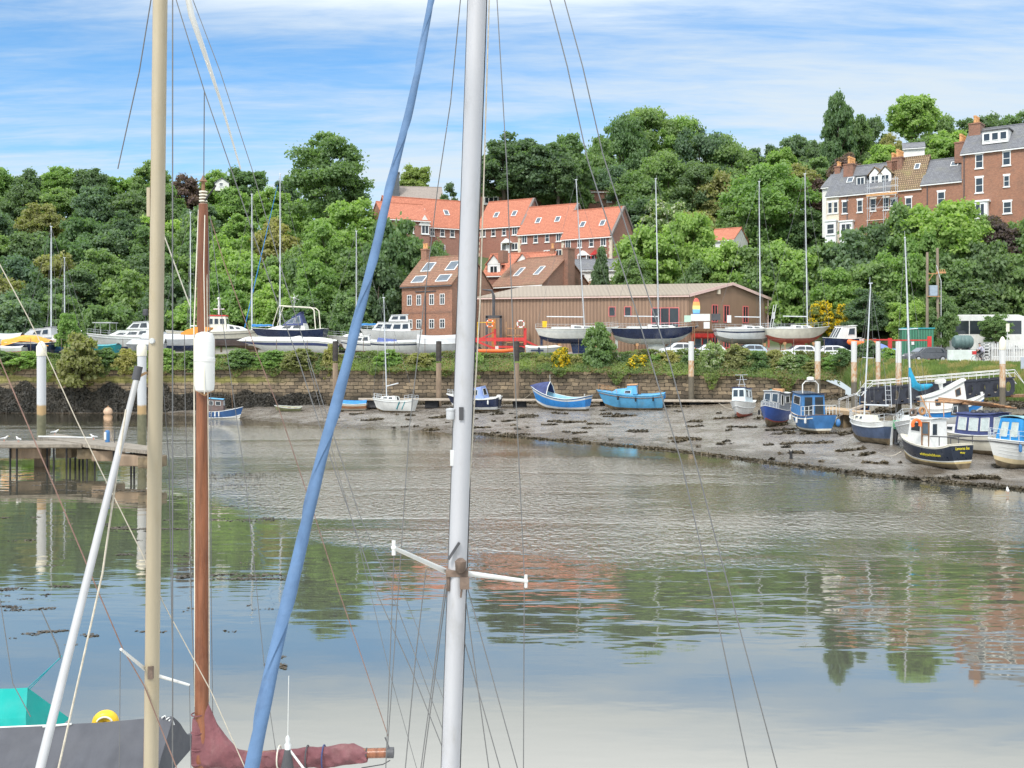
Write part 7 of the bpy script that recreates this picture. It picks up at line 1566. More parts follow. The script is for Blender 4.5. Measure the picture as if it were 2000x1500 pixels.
# ---------------------------------------------------------------- piles
M_pw, nt, b_ = new_mat('pile_white_rust'); t = N(nt, 'ShaderNodeNewGeometry').outputs['Position']; s_ = N(nt, 'ShaderNodeSeparateXYZ'); nt.links.new(t, s_.inputs[0]); nz = noise(nt, mapping(nt, t, (2, 2, .8)), 3, 5, .65)
zq = math_n(nt, 'ADD', s_.outputs[2], math_n(nt, 'MULTIPLY', math_n(nt, 'SUBTRACT', nz, .5), .18))
c = mixc(nt, maprange(nt, zq, 6.18, 6.24), mixc(nt, maprange(nt, nz, .4, .62), (.55, .46, .34), (.46, .24, .10)), (.60, .60, .58)); c = mixc(nt, maprange(nt, zq, 4.35, 4.55, 1, 0), c, mixc(nt, nz, (.07, .06, .045), (.20, .17, .12)))
nt.links.new(c, b_.inputs['Base Color']); b_.inputs['Roughness'].default_value = .7
M_pl, nt, b_ = new_mat('pile_white_left'); t = N(nt, 'ShaderNodeNewGeometry').outputs['Position']; s_ = N(nt, 'ShaderNodeSeparateXYZ'); nt.links.new(t, s_.inputs[0]); nz = noise(nt, t, 3, 5, .65); zq = math_n(nt, 'ADD', s_.outputs[2], math_n(nt, 'MULTIPLY', nz, .3))
c = mixc(nt, maprange(nt, zq, 3.55, 3.75), (.40, .27, .13), (.50, .51, .52)); c = mixc(nt, maprange(nt, zq, 2.95, 3.1, 1, 0), c, mixc(nt, nz, (.05, .06, .03), (.22, .2, .12))); nt.links.new(c, b_.inputs['Base Color']); b_.inputs['Roughness'].default_value = .6
def pile(px, D, r, top, lab, m, cap=None, base=-.6, capm=None):
    o = empty('mooring_pile', (X(px, D), D, base), 0, lab, 'pile', 'mooring piles'); q = MB(); q.lathe((0, 0, 0), [(r, 0), (r, top-base), (.02, top-base+.02)], 20); q.build('shaft', m, o, smooth=True)
    if cap: q = MB(); q.lathe((0, 0, top-base), [(r*1.14, -.62), (r*1.14, 0), (r*.5, .3), (.02, .38)], 20); q.build('cap', capm or M_cream, o, smooth=True)
    return o
pile(81, 69, .29, 7.45, 'white mooring pile with a conical cap left of the big tumbling bush', M_pl, True)
pile(277, 69, .29, 7.45, 'white mooring pile with a cap close behind the cream mast', M_pl, True)
M_pd = paint('tarred_pile', (.045, .038, .034), .8, .3, 2); M_pt = paint('timber_pile', (.26, .19, .13), .85, .25, 2, stretch=(1, 1, .2), dirt=(.1, .08, .05), damt=.5)
for px_, lb in ((655, 'dark topped timber pile left of the blue furled sail'), (857, 'dark topped timber pile left of the tall white mast'), (1009, 'dark topped timber pile right of the tall white mast')):
    o = pile(px_, 115.6, .30, 5.9, lb, M_pt, base=0); q = MB(); q.lathe((0, 0, 0), [(.31, 6.1), (.31, 8.35), (.02, 8.4)], 16); q.build('dark_top', M_pd, o, smooth=True)
for px_, D_, lb in ((1350, 112.6, 'white and rust banded pile at the right end of the long pontoon'), (1597, 101, 'white and rust banded pile standing before the end of the stone wall'), (1668, 92, 'white and rust banded pile at the left end of the gangway'), (1715, 94, 'slimmer white topped pile in the middle of the three near the gangway'), (1755, 84.5, 'stout white and rust banded pile left of the dark grey car'), (1958, 77, 'large rust streaked pile at the upper end of the gangway')):
    pile(px_, D_, .26*D_/95 if px_ != 1715 else .21, HC+(YH-667)*D_/F, lb, M_pw, base=-.2, cap=px_ == 1958, capm=M_cream)
# ---------------------------------------------------------------- pontoons
def deckbox(name, o, pts, z, th=.16, m=M_deckwood): q = MB(); q.prism([(p[0], p[1], z) for p in pts], (0, 0, -th)); return q.build(name, m, o)
o = empty('pontoon', (0, 0, 0), 0, 'long narrow timber pontoon along the foot of the quay wall', 'pontoon')
def pp(px, D): return (X(px, D), D)
deckbox('deck', o, [pp(700, 113.6), pp(1432, 109.0), pp(1432, 111.2), pp(700, 115.6)], 1.95)
for k in range(13): px_ = 730+k*57; D_ = lerp(113.9, 109.6, k/12); q = MB(); q.box((X(px_, D_+.8), D_+.8, 1.35), (1.5, 1.6, .85)); q.build('float', M_black if k % 3 else M_dkgrey, o, bevel=.08)
o = empty('pontoon', (0, 0, 0), 0, 'short timber pontoon with blue fender at the foot of the gangway', 'pontoon')
deckbox('deck', o, [pp(1598, 86), pp(1682, 80.5), pp(1702, 83), pp(1625, 89)], 2.35, .3, paint('orange_brown_decking', (.42, .30, .18), .85, .15, 3))
for px_, D_ in ((1612, 86.5), (1655, 83.5), (1688, 82)): q = MB(); q.box((X(px_, D_), D_, 1.45), (.9, .9, 1.5)); q.build('float', M_antif, o)
o = empty('fender', P(1637, 826, 80.6), 0, 'blue and white round fender hanging under the short pontoon', 'fender'); q = MB(); q.ball((0, 0, 0), (.2, .2, .32)); q.build('ball', M_blue, o, smooth=True)
# gangway
o = empty('gangway', (0, 0, 0), 0, 'long black steel gangway with oval cut outs and white handrails sloping to the pontoon', 'gangway')
gA, gB = Vector(P(1692, 792, 84)), Vector(P(1982, 771, 80.5)); gA.z -= 0; dvg = gB-gA; n = 12
for side, off in (('near', 0), ('far', 1.4)):
    q = MB(); y_ = Vector((0, off, 0)); Hp = 1.35
    for i in range(n):
        a = gA+dvg*(i/n)+y_; b2 = gA+dvg*((i+1)/n)+y_; c_ = [a, b2, b2+Vector((0, 0, Hp)), a+Vector((0, 0, Hp))]; ctr = (c_[0]+c_[2])/2; ux = (b2-a)*.22; uz = Vector((0, 0, Hp*.3)); K = 12
        hole = [ctr+ux*math.cos(2*math.pi*k/K+math.pi/K*0)+uz*math.sin(2*math.pi*k/K) for k in range(K)]
        rim = []
        for k in range(K):
            an = 2*math.pi*k/K; cc_, ss_ = math.cos(an), math.sin(an); m_ = max(abs(cc_), abs(ss_)); rim.append(ctr+(b2-a)*.5*cc_/m_+Vector((0, 0, Hp*.5))*ss_/m_)
        for yy in (0, .05): q.add([p+Vector((0, yy, 0)) for p in hole+rim], [(k, (k+1) % K, K+(k+1) % K, K+k) for k in range(K)])
        q.add([p for p in hole]+[p+Vector((0, .05, 0)) for p in hole], [(k, (k+1) % K, K+(k+1) % K, K+k) for k in range(K)])
    q.build('side_panel', M_dkgrey if False else paint('black_steel', (.025, .028, .04), .5, .2, 2), o)
    q = MB(); q.bar(gA+y_+Vector((0, 0, Hp)), gB+y_+Vector((0, 0, Hp)), .14, .12); q.bar(gA+y_, gB+y_, .14, .12); q.build('chord', MATS['black_steel'], o)
    q = MB()
    for hh_ in (.38, .62): q.tube([gA+y_+Vector((-.4, 0, Hp*.6)), gA+y_+Vector((.5, 0, Hp+hh_)), gB+y_+Vector((0, 0, Hp+hh_)), gB+y_+Vector((.8, 0, Hp*.6))], .032, 6)
    for i in range(n+1): p = gA+dvg*(i/n)+y_; q.tube([p+Vector((0, 0, Hp)), p+Vector((0, 0, Hp+.62))], .02, 4)
    q.build('handrail', M_white, o)
q = MB(); q.prism([gA+Vector((0, .05, .25)), gB+Vector((0, .05, .25)), gB+Vector((0, 1.4, .25)), gA+Vector((0, 1.4, .25))], (0, 0, -.06)); q.build('walkway', M_deckwood, o)
q = MB(); q.bar(gB+Vector((-.3, .3, -.1)), gB+Vector((1.6, .3, -.05)), 1.2, .2); q.build('landing', M_wood, o)
# sloping ramp and rails at the gangway foot
o = empty('ramp', (0, 0, 0), 0, 'weathered access ramp with wire railings between short pontoon and gangway', 'ramp')
q = MB(); a, b2 = P(1640, 808, 82.5), P(1690, 790, 84.3); q.prism([a, b2, b2+Vector((.3, 1.3, 0)), a+Vector((.3, 1.3, 0))], (0, 0, -.18)); q.build('deck', M_deckwood, o)
q = MB()
for y_ in (Vector((0, 0, 0)), Vector((.3, 1.3, 0))):
    q.tube([a+y_+Vector((0, 0, 1.1)), b2+y_+Vector((0, 0, 1.1))], .025, 5)
    for k in range(4): p = a.lerp(b2, k/3)+y_; q.tube([p, p+Vector((0, 0, 1.1))], .02, 5)
q.build('railing', M_steel, o)
o = empty('ladder', P(1736, 795, 82.8), 0, 'pale aluminium ladder leaning on the gangway side', 'ladder'); q = MB(); q.tube([(-.22, 0, 0), (-.22, .2, 1.9)], .03, 5); q.tube([(.22, 0, 0), (.22, .2, 1.9)], .03, 5); [q.tube([(-.22, .02+.045*k, .2+.38*k), (.22, .02+.045*k, .2+.38*k)], .02, 5) for k in range(5)]; q.build('rungs', M_alu, o)
o = empty('dinghy_upright', P(1690, 782, 86.8), 0, 'small blue dinghy stood on end against the foot of the gangway', 'dinghy'); h_ = Hull(1.9, .8, .3, sw=.8, rake=.05, full=.35); hb = boat_root('dinghy_hull', None, 1690, 86.8, 0, 0, cat=None)
hb.parent = o; hb.matrix_basis = Matrix.Rotation(R(-90), 4, 'Y') @ Matrix.Rotation(R(60), 4, 'X'); make_hull(hb, h_, [(1, M_blue)], decked=False, rail=M_blue, inm=M_dblue)
# shore railing
o = empty('railing', (0, 0, 0), 0, 'white two bar railing on the shore at the top of the gangway', 'railing'); q = MB(); pts = [P(1975, 738, 89.5), P(2060, 722, 88)]
for hh_ in (0, -.75): q.tube([p+Vector((0, 0, .4+hh_)) for p in pts], .035, 5)
for k in range(5): p = pts[0].lerp(pts[1], k/4); q.tube([p+Vector((0, 0, -1.2)), p+Vector((0, 0, .4))], .03, 5)
q.build('bars', M_white, o); o = empty('notice_sign', P(1998, 709, 88.5), 0, 'grey blank sign panel cut by the right edge above the gangway', 'sign'); sign(o, 'panel', (.1, 0, 0), .6, 1.0, paint('blue_grey_sign', (.42, .46, .52), .5, .05, 2)); q = MB(); q.tube([(-.1, .05, -2), (-.1, .05, .5)], .03, 5); q.build('post', M_greyw, o)
# mast-carrying boat behind (px 1668 mast with a white box) lies by the gangway: leaning grey masts
M_jetty = paint('jetty_wood', (.235, .205, .165), .9, .3, 2.2, stretch=(1, 5, 1), bump=.012, dirt=(.12, .10, .08), dscale=2.5, damt=.6)
# left landing stage
o = empty('landing_stage', (0, 0, 0), 0, 'weathered timber landing stage on thin legs and floats at the left', 'pontoon')
deckbox('deck', o, [pp(-220, 60), pp(160, 60.5), pp(168, 63), pp(-220, 63)], 1.62, .22, M_jetty)
deckbox('deck', o, [pp(72, 65.5), pp(110, 68), pp(312, 58.2), pp(310, 55.6), pp(168, 60.2)], 1.66, .2, M_jetty)
q = MB(); q.bar((X(-220, 60), 59.95, 1.55), (X(160, 60.5), 60.4, 1.55), .05, .17); q.bar((X(168, 60.2), 60.1, 1.56), (X(310, 55.6), 55.5, 1.56), .05, .17); q.build('fascia', M_jetty, o)
q = MB(); rs = random.Random(4)
for px_ in (20, 33, 92, 105, 130, 137, 147, 155, 162, 170, 185, 222, 256, 262): D_ = 60.8+rs.uniform(-.3, 2.2)-(max(0, px_-165)*.03); q.tube([(X(px_, D_), D_, -.5), (X(px_, D_), D_, 1.5)], .06, 6)
q.build('legs', M_black, o)
for px_, D_, w_ in ((60, 61.8, 1.9), (133, 62, 1.0), (178, 61.4, 1.2), (212, 60.2, 1.5), (262, 57.6, 1.7), (298, 56.6, 1.2)): q = MB(); q.box((X(px_, D_), D_, 1.02), (w_, 1.3, .62)); q.build('float', [M_antif, M_pt][int(w_*10) % 2], o, bevel=.06)
q = MB(); q.bx(X(82, 63.6)-.35, X(82, 63.6)+.35, 63.3, 63.9, -.5, 1.4); q.build('pier', M_pt, o)
o = empty('power_pedestal', (X(210, 61.6), 61.6, 1.66), 0, 'short blue and white service post on the landing stage', 'service post'); q = MB(); q.lathe((0, 0, 0), [(.14, 0), (.14, .62), (.1, .7), (.02, .72)], 10); q.build('post', M_blue, o, smooth=True); q = MB(); q.bx(-.15, -.02, -.16, -.1, .15, .6); q.build('panel', M_white, o)
o = empty('mooring_post', (X(224, 61.2), 61.2, 1.66), 0, 'thin dark stake right of the blue service post', 'stake'); q = MB(); q.tube([(0, 0, 0), (0, 0, .75)], .025, 5); q.build('stake', M_dkgrey, o)
q = MB(); q.tube([(X(75, 65), 65, 1.72), (X(185, 63.6), 63.6, 1.75)], .05, 6); tag(q.build('pole', M_greyw), 'long pale pole lying along the back of the landing stage', 'pole')
def gull(loc, rz, lab, fly=False):
    o = empty('gull', loc, rz, lab, 'gull'); q = MB()
    q.tube([(-.26, 0, .16), (-.12, 0, .17), (.05, 0, .19), (.13, 0, .25), (.17, 0, .31), (.22, 0, .32), (.25, 0, .31)], [.012, .05, .075, .05, .04, .03, .008], 10); q.build('body', M_white, o, smooth=True)
    q = MB(); [q.ball((-.07, s_*.05, .19), (.16, .03, .045)) for s_ in (1, -1)]; q.build('wings', M_lgrey, o, smooth=True); q = MB(); [q.tube([(0, s_*.03, 0), (0, s_*.03, .13)], .008, 4) for s_ in (1, -1)]; q.build('legs', M_orange, o); q = MB(); q.tube([(.24, 0, .315), (.31, 0, .3)], [.013, .004], 6); q.build('bill', M_yellow, o)
for px_, D_, z_, rz_, lb in ((8, 62, 1.66, .3, 'gull at the left end of the landing stage'), (36, 61.5, 1.66, 2.6, 'second gull from the left end of the landing stage'), (107, 65.2, 1.8, .5, 'gull standing on the pale pole at the back of the stage'), (183, 62.8, 1.7, 3, 'gull just left of the blue service post'), (1968, 50.5, .05, 1.2, 'gull on the weed at the water edge on the far right')): gull((X(px_, D_), D_, z_), rz_, lb)
o = empty('mooring_buoy', (X(211, 117), 117, .02), 0, 'round faded orange buoy floating off the seaweed wall', 'buoy'); q = MB(); q.ball((0, 0, .32), .5, 16, 10); q.build('ball', paint('faded_buoy', (.55, .38, .26), .6, .15, 2), o, smooth=True); q = MB(); q.torus((0, 0, .84), .1, .025, 'Y', 12, 5); q.build('eye', M_rust, o)
# stick in the mud and log
o = empty('driftwood', (X(1545, 67.5), 67.5, mudz(1545, 67.5)), 0, 'forked dark stick standing in the mud', 'driftwood'); q = MB(); q.tube([(0, 0, -.1), (0, 0, .35), (-.15, 0, .6)], [.12, .08, .02], 6); q.tube([(0, 0, .3), (.12, 0, .6)], [.06, .02], 5); q.tube([(0, 0, .25), (-.25, 0, .4)], [.05, .015], 5); q.build('branches', M_black, o)
# ================================================================ foreground yachts
def PL(pts): return [P(*p) for p in pts]
def wire(par, pts, r=.004, m=None, name='stay'):
    q = MB(); q.tube(PL(pts), r, 6); return q.build(name, m or M_wire, par, smooth=True)
M_mastw = paint('white_anodised_mast', (.46, .46, .475), .4, .05, 1.5, stretch=(1, 1, .15), dirt=(.30, .28, .25), dscale=4, damt=.45)
M_mastc = paint('cream_weathered_mast', (.40, .34, .235), .55, .14, 3, stretch=(1, 1, .08), dirt=(.34, .27, .15), dscale=3, damt=.5)
M_varn = paint('varnished_spar', (.21, .08, .038), .3, .35, 9, stretch=(1.6, 1.6, .12), dirt=(.12, .04, .02), dscale=5, damt=.6, bump=.002)
M_sailb = paint('blue_sail_cloth', (.09, .165, .29), .8, .12, 4, bump=.007, bscale=14, dirt=(.05, .085, .16), dscale=5, damt=.5)
M_maroon = paint('maroon_sail_cloth', (.17, .065, .072), .85, .2, 3, bump=.03, bscale=7, dirt=(.26, .15, .14), dscale=3, damt=.5)
M_pole = paint('grey_pole', (.42, .42, .42), .45, .08, 2, dirt=(.3, .28, .24), damt=.4)
M_rw = paint('rusty_wire', (.22, .13, .10), .7, .2, 5)
M_tent = paint('grey_cover_cloth', (.075, .078, .09), .75, .1, 1.5, bump=.01, bscale=4)
M_tealc = paint('turquoise_cover_cloth', (.0, .32, .28), .75, .07, 1.5, bump=.006, bscale=4)
def spar(par, name, pts, r, m, groove=None, n=20, oval=1.0):
    q = MB(); P_ = PL(pts); q.tube(P_, r, n); o = q.build(name, m, par, smooth=True)
    return o
# --- A: yacht with the tall white mast and blue furled sail
DA = 8.0
def mx_(y): return 932-52*y/1500.
A_ = empty('sailing_yacht', (X(885, DA), DA, 0), 0, 'nearest yacht with the tall white mast and twisted blue furled sail', 'yacht', 'moored yachts in the foreground')
def lp(par, *a, **k):
    pass
A0 = A_; inv = Matrix.Translation(-A_.location)
def reparent(root):
    for o in [o for o in bpy.data.objects if o.parent == root and 'w' in o and o['w']]: pass
_build = MB.build
def wbuild(root):
    """parts given in world coordinates for a root placed at its own foot"""
    def f(mb, name, mats, smooth=False, par=None):
        off = root.location; mb.v = [(a-off.x, b-off.y, c-off.z) for a, b, c in mb.v]; return mb.build(name, mats, par or root, smooth=smooth)
    return f
wA = wbuild(A_)
def W_tube(w, name, pts, r, m, n=8, smooth=True): q = MB(); q.tube(PL(pts), r, n); return w(q, name, m, smooth)
def boat_under(w, root, cx, cy, L, B, hd, m, z1=1.0):
    h = Hull(L, B, z1+.35, sw=.6, rake=.12, sb=.15, full=.45); e = empty('hull_and_deck', (cx-root.location.x, cy-root.location.y, -.35), R(hd), parent=root)
    make_hull(e, h, [(1, m)], deckm=M_greyw); return e
# mast: oval section with a sail groove
q = MB(); rings = []
for y_ in (-700, 0, 400, 800, 1200, 1500, 1980):
    c = P(mx_(y_), y_, DA); rings.append([c+Vector((.072*math.cos(a), .105*math.sin(a), 0)) for a in [2*math.pi*k/28 for k in range(28)]])
q.loft(rings); mA_ = wA(q, 'mast', M_mastw, True)
q = MB()
for dx_ in (-.0745, .0745): q.tube([P(mx_(y_), y_, DA)+Vector((dx_, .03, 0)) for y_ in (-700, 1980)], .006, 4)
o_ = wA(q, 'sail_track', M_dkgrey)
boat_under(wA, A_, X(880, DA)+.2, DA-.2, 7.5, 2.5, 100, M_white, 1.0)
W_tube(wA, 'spreader', [(769, 1070, DA-.9), (872, 1116, DA)], [.014, .022], M_white, 10); W_tube(wA, 'spreader', [(905, 1119, DA), (1030, 1135, DA+.15)], [.022, .014], M_white, 10)
for p_ in ((769, 1070, DA-.9), (1027, 1135, DA+.15)): q = MB(); q.tube([P(*p_)+Vector((0, 0, .05)), P(*p_)-Vector((0, 0, .05))], .014, 8); q.ball(P(*p_), .02); wA(q, 'spreader_end', M_white, True)
q = MB(); c = P(893, 1118, DA-.06); q.box(c, (.17, .10, .05)); q.lathe(c+Vector((.03, -.06, .06)), [(.02, -.05), (.04, -.03), (.045, .04), (.02, .06)], 10); q.box(c+Vector((.06, -.05, -.07)), (.07, .05, .09)); q.box(c+Vector((-.07, 0, -.08)), (.025, .06, .12)); q.tube([c+Vector((.045, -.06, -.05)), c+Vector((.03, -.06, -.18))], .008, 6); wA(q, 'spreader_bracket', M_brk, True)
q = MB(); q.bar(P(876, 1092, DA-.13), P(897, 1060, DA-.13), .03, .02); wA(q, 'cleat', M_dkgrey)
q = MB(); q.lathe(P(880, 819, DA-.05), [(.03, 0), (.034, .01), (.034, .065), (.02, .075)], 14); q.lathe(P(880, 819, DA-.05), [(.037, .068), (.037, .082), (.01, .088)], 14); wA(q, 'steaming_light', M_lgrey, True)
q = MB(); q.box(P(901, 808, DA-.115), (.035, .01, .1)); wA(q, 'sticker', M_dkgrey)
q = MB(); q.box(P(884, 893, DA)+Vector((-.0, -.05, 0)), (.03, .03, .12)); wA(q, 'fairlead', M_greyw)
# blue furled sail, twisted
path = [(850, -60), (843, 0), (822, 110), (797, 225), (770, 335), (752, 400), (735, 480), (716, 560), (690, 660), (640, 850), (600, 1010), (560, 1180), (524, 1340), (490, 1500), (462, 1640)]
wd = [13, 14, 15, 17, 18, 19, 19.5, 20.5, 22, 25, 27, 29, 31, 33, 34]; n_ = 150
ds = [DA-.6-2.2*i/(len(path)-1) for i in range(len(path))]; yy_ = [p[1] for p in path]
cx_ = lambda y: float(np.interp(y, yy_, [p[0] for p in path])); wx_ = lambda y: float(np.interp(y, yy_, wd)); dd_ = lambda y: float(np.interp(y, yy_, ds))
q = MB(); rings = []; K = 26; ph = 0
ysm = np.linspace(-60, 1640, n_*2); kern = 9
cxs = np.array([cx_(y) for y in ysm]); cxp = np.pad(cxs, kern, 'edge'); 
cxs = np.array([cxp[i:i+2*kern+1].mean() for i in range(len(cxs))])
for y_, x_ in zip(ysm, cxs):
    D_ = dd_(y_); c = P(x_, y_, D_); r_ = wx_(y_)*.5*D_/F; ph = -y_*.027*(1-.00018*y_); rg = []
    for k in range(K):
        a = ph+2*math.pi*k/K; s = k/(K-1.); lip = .74+.30*s+.02*math.sin(9*s+y_*.03); rg.append(c+Vector((math.cos(a)*r_*lip, math.sin(a)*r_*lip, 0)))
    rings.append(rg)
q.loft(rings); fs_ = q; o_ = wA(fs_, 'furled_sail', M_sailb, True)
# rigging of A
def stays(w, L_, nm='stay'):
    for pts, r_, m_ in L_: W_tube(w, nm, pts, r_, m_ or M_wire, 5)
stays(wA, [([(903, -40, 8.2), (880, 200, 8.6), (855, 365, 9), (800, 830, 9.3), (757, 1460, 9.5)], .0045, None),
 ([(956, -20, DA), (944, 380, DA), (937, 600, DA), (920, 900, DA), (903, 1110, DA)], .006, M_rope), ([(946, 0, DA+.1), (934, 480, DA+.1), (925, 700, DA+.1), (905, 1110, DA+.1)], .004, None),
 ([(969, -30, DA), (990, 330, DA), (1003, 680, DA+.1), (1024, 1122, DA+.15), (1022, 1560, DA+.15)], .0042, None),
 ([(770, 1070, DA-.9), (765, 1200, DA-.9), (751, 1560, DA-.9)], .0038, None), ([(832, 1112, DA), (812, 1280, DA), (786, 1560, DA)], .0045, None),
 ([(870, 1140, DA), (814, 1560, DA)], .0045, None), ([(872, 1150, DA), (818, 1560, DA+.2)], .0045, None), ([(908, 1130, DA), (1016, 1520, DA)], .0045, None), ([(908, 1160, DA), (960, 1540, DA)], .0045, None), ([(906, 1250, DA), (985, 1530, DA)], .0045, None), ([(904, 1170, DA), (890, 1560, DA)], .004, None),
 ([(600, 700, 9.5), (640, 850, 9.5), (705, 1080, 9.5), (760, 1310, 9.5), (822, 1530, 9.5)], .003, None), ([(770, 1110, 9.5), (820, 1240, 9.5), (866, 1365, 9.5)], .0032, None)])
stays(wA, [([(1069, -20, 10), (1108, 130, 10), (1147, 310, 10), (1240, 600, 10), (1330, 900, 10), (1395, 1180, 10), (1466, 1520, 10)], .0062, None), ([(1097, -20, 10.2), (1138, 130, 10.2), (1177, 300, 10.2), (1310, 715, 10.2), (1400, 1060, 10.2), (1523, 1520, 10.2)], .0062, None)], 'backstay')
# --- B: cream mast
DB = 9.2
B_ = empty('sailing_yacht', (X(290, DB), DB, 0), 0, 'yacht with the weathered cream mast and pale spinnaker pole on the left', 'yacht', 'moored yachts in the foreground'); wB = wbuild(B_)
bx_ = lambda y: 313-18*y/1500.
q = MB(); rings = []
for y_ in (-700, 0, 500, 1000, 1500, 1760):
    c = P(bx_(y_), y_, DB); rr_ = .058 if y_ < 0 else .060; rings.append([c+Vector((rr_*math.cos(a), rr_*1.35*math.sin(a), 0)) for a in [2*math.pi*k/26 for k in range(26)]])
q.loft(rings); wB(q, 'mast', M_mastc, True)
q = MB(); q.tube([P(bx_(y_), y_, DB)+Vector((-.061, .0, 0)) for y_ in (-700, 1760)], .007, 5); wB(q, 'sail_track', M_rust)
boat_under(wB, B_, X(290, DB)+.2, DB-.3, 7.0, 2.4, 95, M_white, .9)
W_tube(wB, 'spreader', [(236, 1268, DB-.5), (283, 1307, DB)], [.011, .017], M_white, 9); W_tube(wB, 'spreader', [(298, 1317, DB), (370, 1338, DB+.1)], [.017, .011], M_white, 9)
q = MB(); q.box(P(295, 1313, DB-.07), (.045, .05, .11)); wB(q, 'spreader_bracket', M_brk); q = MB(); q.ball(P(298, 666, DB-.06), (.03, .02, .04)); q.lathe(P(298, 666, DB-.07), [(.022, -.03), (.03, 0), (.02, .03)], 10, axis='Y'); wB(q, 'winch_fitting', M_greyw, True)
q = MB(); q.box(P(291, 395, DB), (.03, .04, .26)); wB(q, 'halyard_guide', M_mastc)
W_tube(wB, 'spinnaker_pole', [(268, 735, DB-.1), (178, 1100, DB-1.0), (76, 1510, DB-2.2), (60, 1580, DB-2.4)], [.026, .031, .032, .032], M_pole, 14)
q = MB(); q.tube([P(271, 716, DB-.1), P(265, 742, DB-.12)], .036, 12); wB(q, 'pole_end', M_dkgrey, True); q = MB(); q.tube([P(272, 735, DB-.1), P(285, 728, DB-.05)], .012, 6); wB(q, 'pole_bracket', M_rust)
W_tube(wB, 'furled_sail', [(364, -20, 9.3), (374, 30, 9.35), (400, 105, 9.5), (430, 195, 9.8), (470, 330, 10.2)], [.026, .028, .022, .013, .008], M_white, 10)
stays(wB, [([(298, -20, 9.2), (272, 140, 9.3), (230, 330, 9.4)], .0055, None), ([(337, -20, 9.2), (337, 400, 9.2), (337, 900, 9.2), (337, 1560, 9.2)], .0062, None), ([(341, -10, 9.2), (399, 178, 9.3), (470, 385, 9.5), (527, 550, 9.5), (586, 712, 9.5), (637, 870, 9.5), (739, 1165, 9.5), (804, 1310, 9.5), (862, 1455, 9.5), (885, 1520, 9.5)], .0048, None), ([(373, -10, 9.4), (430, 140, 9.4), (492, 330, 9.5), (560, 560, 9.5), (625, 770, 9.5), (700, 1000, 9.5), (755, 1130, 9.5), (862, 1418, 9.5), (900, 1520, 9.5)], .004, None),
 ([(399, 180, 9.6), (398, 352, 9.8)], .005, None), ([(315, 445, 9.4), (372, 600, 9.6)], .006, M_cream), ([(311, 585, 9.3), (314, 700, 9.3), (330, 900, 9.3), (336, 1250, 9.2)], .004, None),
 ([(0, 1170, 9), (25, 1335, 9), (60, 1400, 9)], .004, None), ([(246, 800, 8.8), (200, 1120, 8.4), (112, 1510, 8)], .0085, M_rope), ([(-20, 480, 9.3), (55, 620, 9.3), (100, 712, 9.3), (150, 822, 9.3), (200, 925, 9.3), (277, 1080, 9.3), (320, 1180, 9.3), (412, 1350, 9.3), (492, 1530, 9.3)], .0045, M_rope), ([(-20, 655, 9.3), (50, 820, 9.2), (95, 925, 9.1), (160, 1080, 9), (200, 1175, 9.0), (240, 1268, 9.0), (282, 1340, 9.1), (345, 1500, 9.1)], .0055, M_rw), ([(235, 1268, 8.7), (233, 1500, 8.7)], .0035, None), ([(370, 1338, 9.3), (374, 1560, 9.3)], .0035, None)])
# --- C: wooden mast with maroon sail
DC = 11.0
C_ = empty('wooden_sailing_boat', (X(392, DC), DC, 0), 0, 'sailing boat with varnished orange brown wooden mast and maroon stowed sail', 'sailing boat', 'moored yachts in the foreground'); wC = wbuild(C_)
q = MB(); q.tube(PL([(397, 398, DC), (397, 470, DC), (396, 650, DC), (394, 1000, DC), (394, 1385, DC), (394, 1700, DC)]), [.048, .058, .064, .070, .074, .074], 20); wC(q, 'mast', M_varn, True)
q = MB(); q.tube(PL([(397, 352, DC), (397, 405, DC)]), [.018, .022], 10); q.lathe(P(397, 352, DC), [(.02, -.02), (.045, -.015), (.02, .02), (.008, .05)], 12); wC(q, 'masthead', M_wood, True)
q = MB()
for k in range(5): q.torus(P(397, 375+k*6, DC), .036, .010, 'Z', 14, 6)
wC(q, 'rope_lashing', M_cream, True)
q = MB(); q.tube(PL([(400, 392, DC-.06), (410, 378, DC-.06), (422, 362, DC-.06)]), .009, 6); wC(q, 'dark_strop', M_black)
boat_under(wC, C_, X(400, DC)+1.3, DC, 7.0, 2.3, 182, M_cream, .8)
q = MB(); q.lathe(P(399.5, 762, DC-.13), [(.06, -.02), (.095, .0), (.104, .05), (.106, .30), (.111, .305), (.111, .34), (.106, .345), (.104, .55), (.085, .60), (.03, .62)], 28); wC(q, 'radar_reflector', M_white, True)
q = MB(); q.tube(PL([(383, 762, DC-.1), (400, 772, DC-.14), (415, 762, DC-.1)]), .012, 6); wC(q, 'reflector_lashing', M_rust)
q = MB(); q.loft([[P(x_, y_, DC)+Vector((0, a, b)) for a, b in ((-.05, -h_), (.05, -h_), (.05, h_), (-.05, h_))] for x_, y_, h_ in ((356, 652, .008), (368, 649, .028), (385, 646, .038), (403, 644, .03), (414, 641, .008))]); wC(q, 'crosstree', paint('orange_varnish', (.62, .24, .03), .4, .15, 5), True)
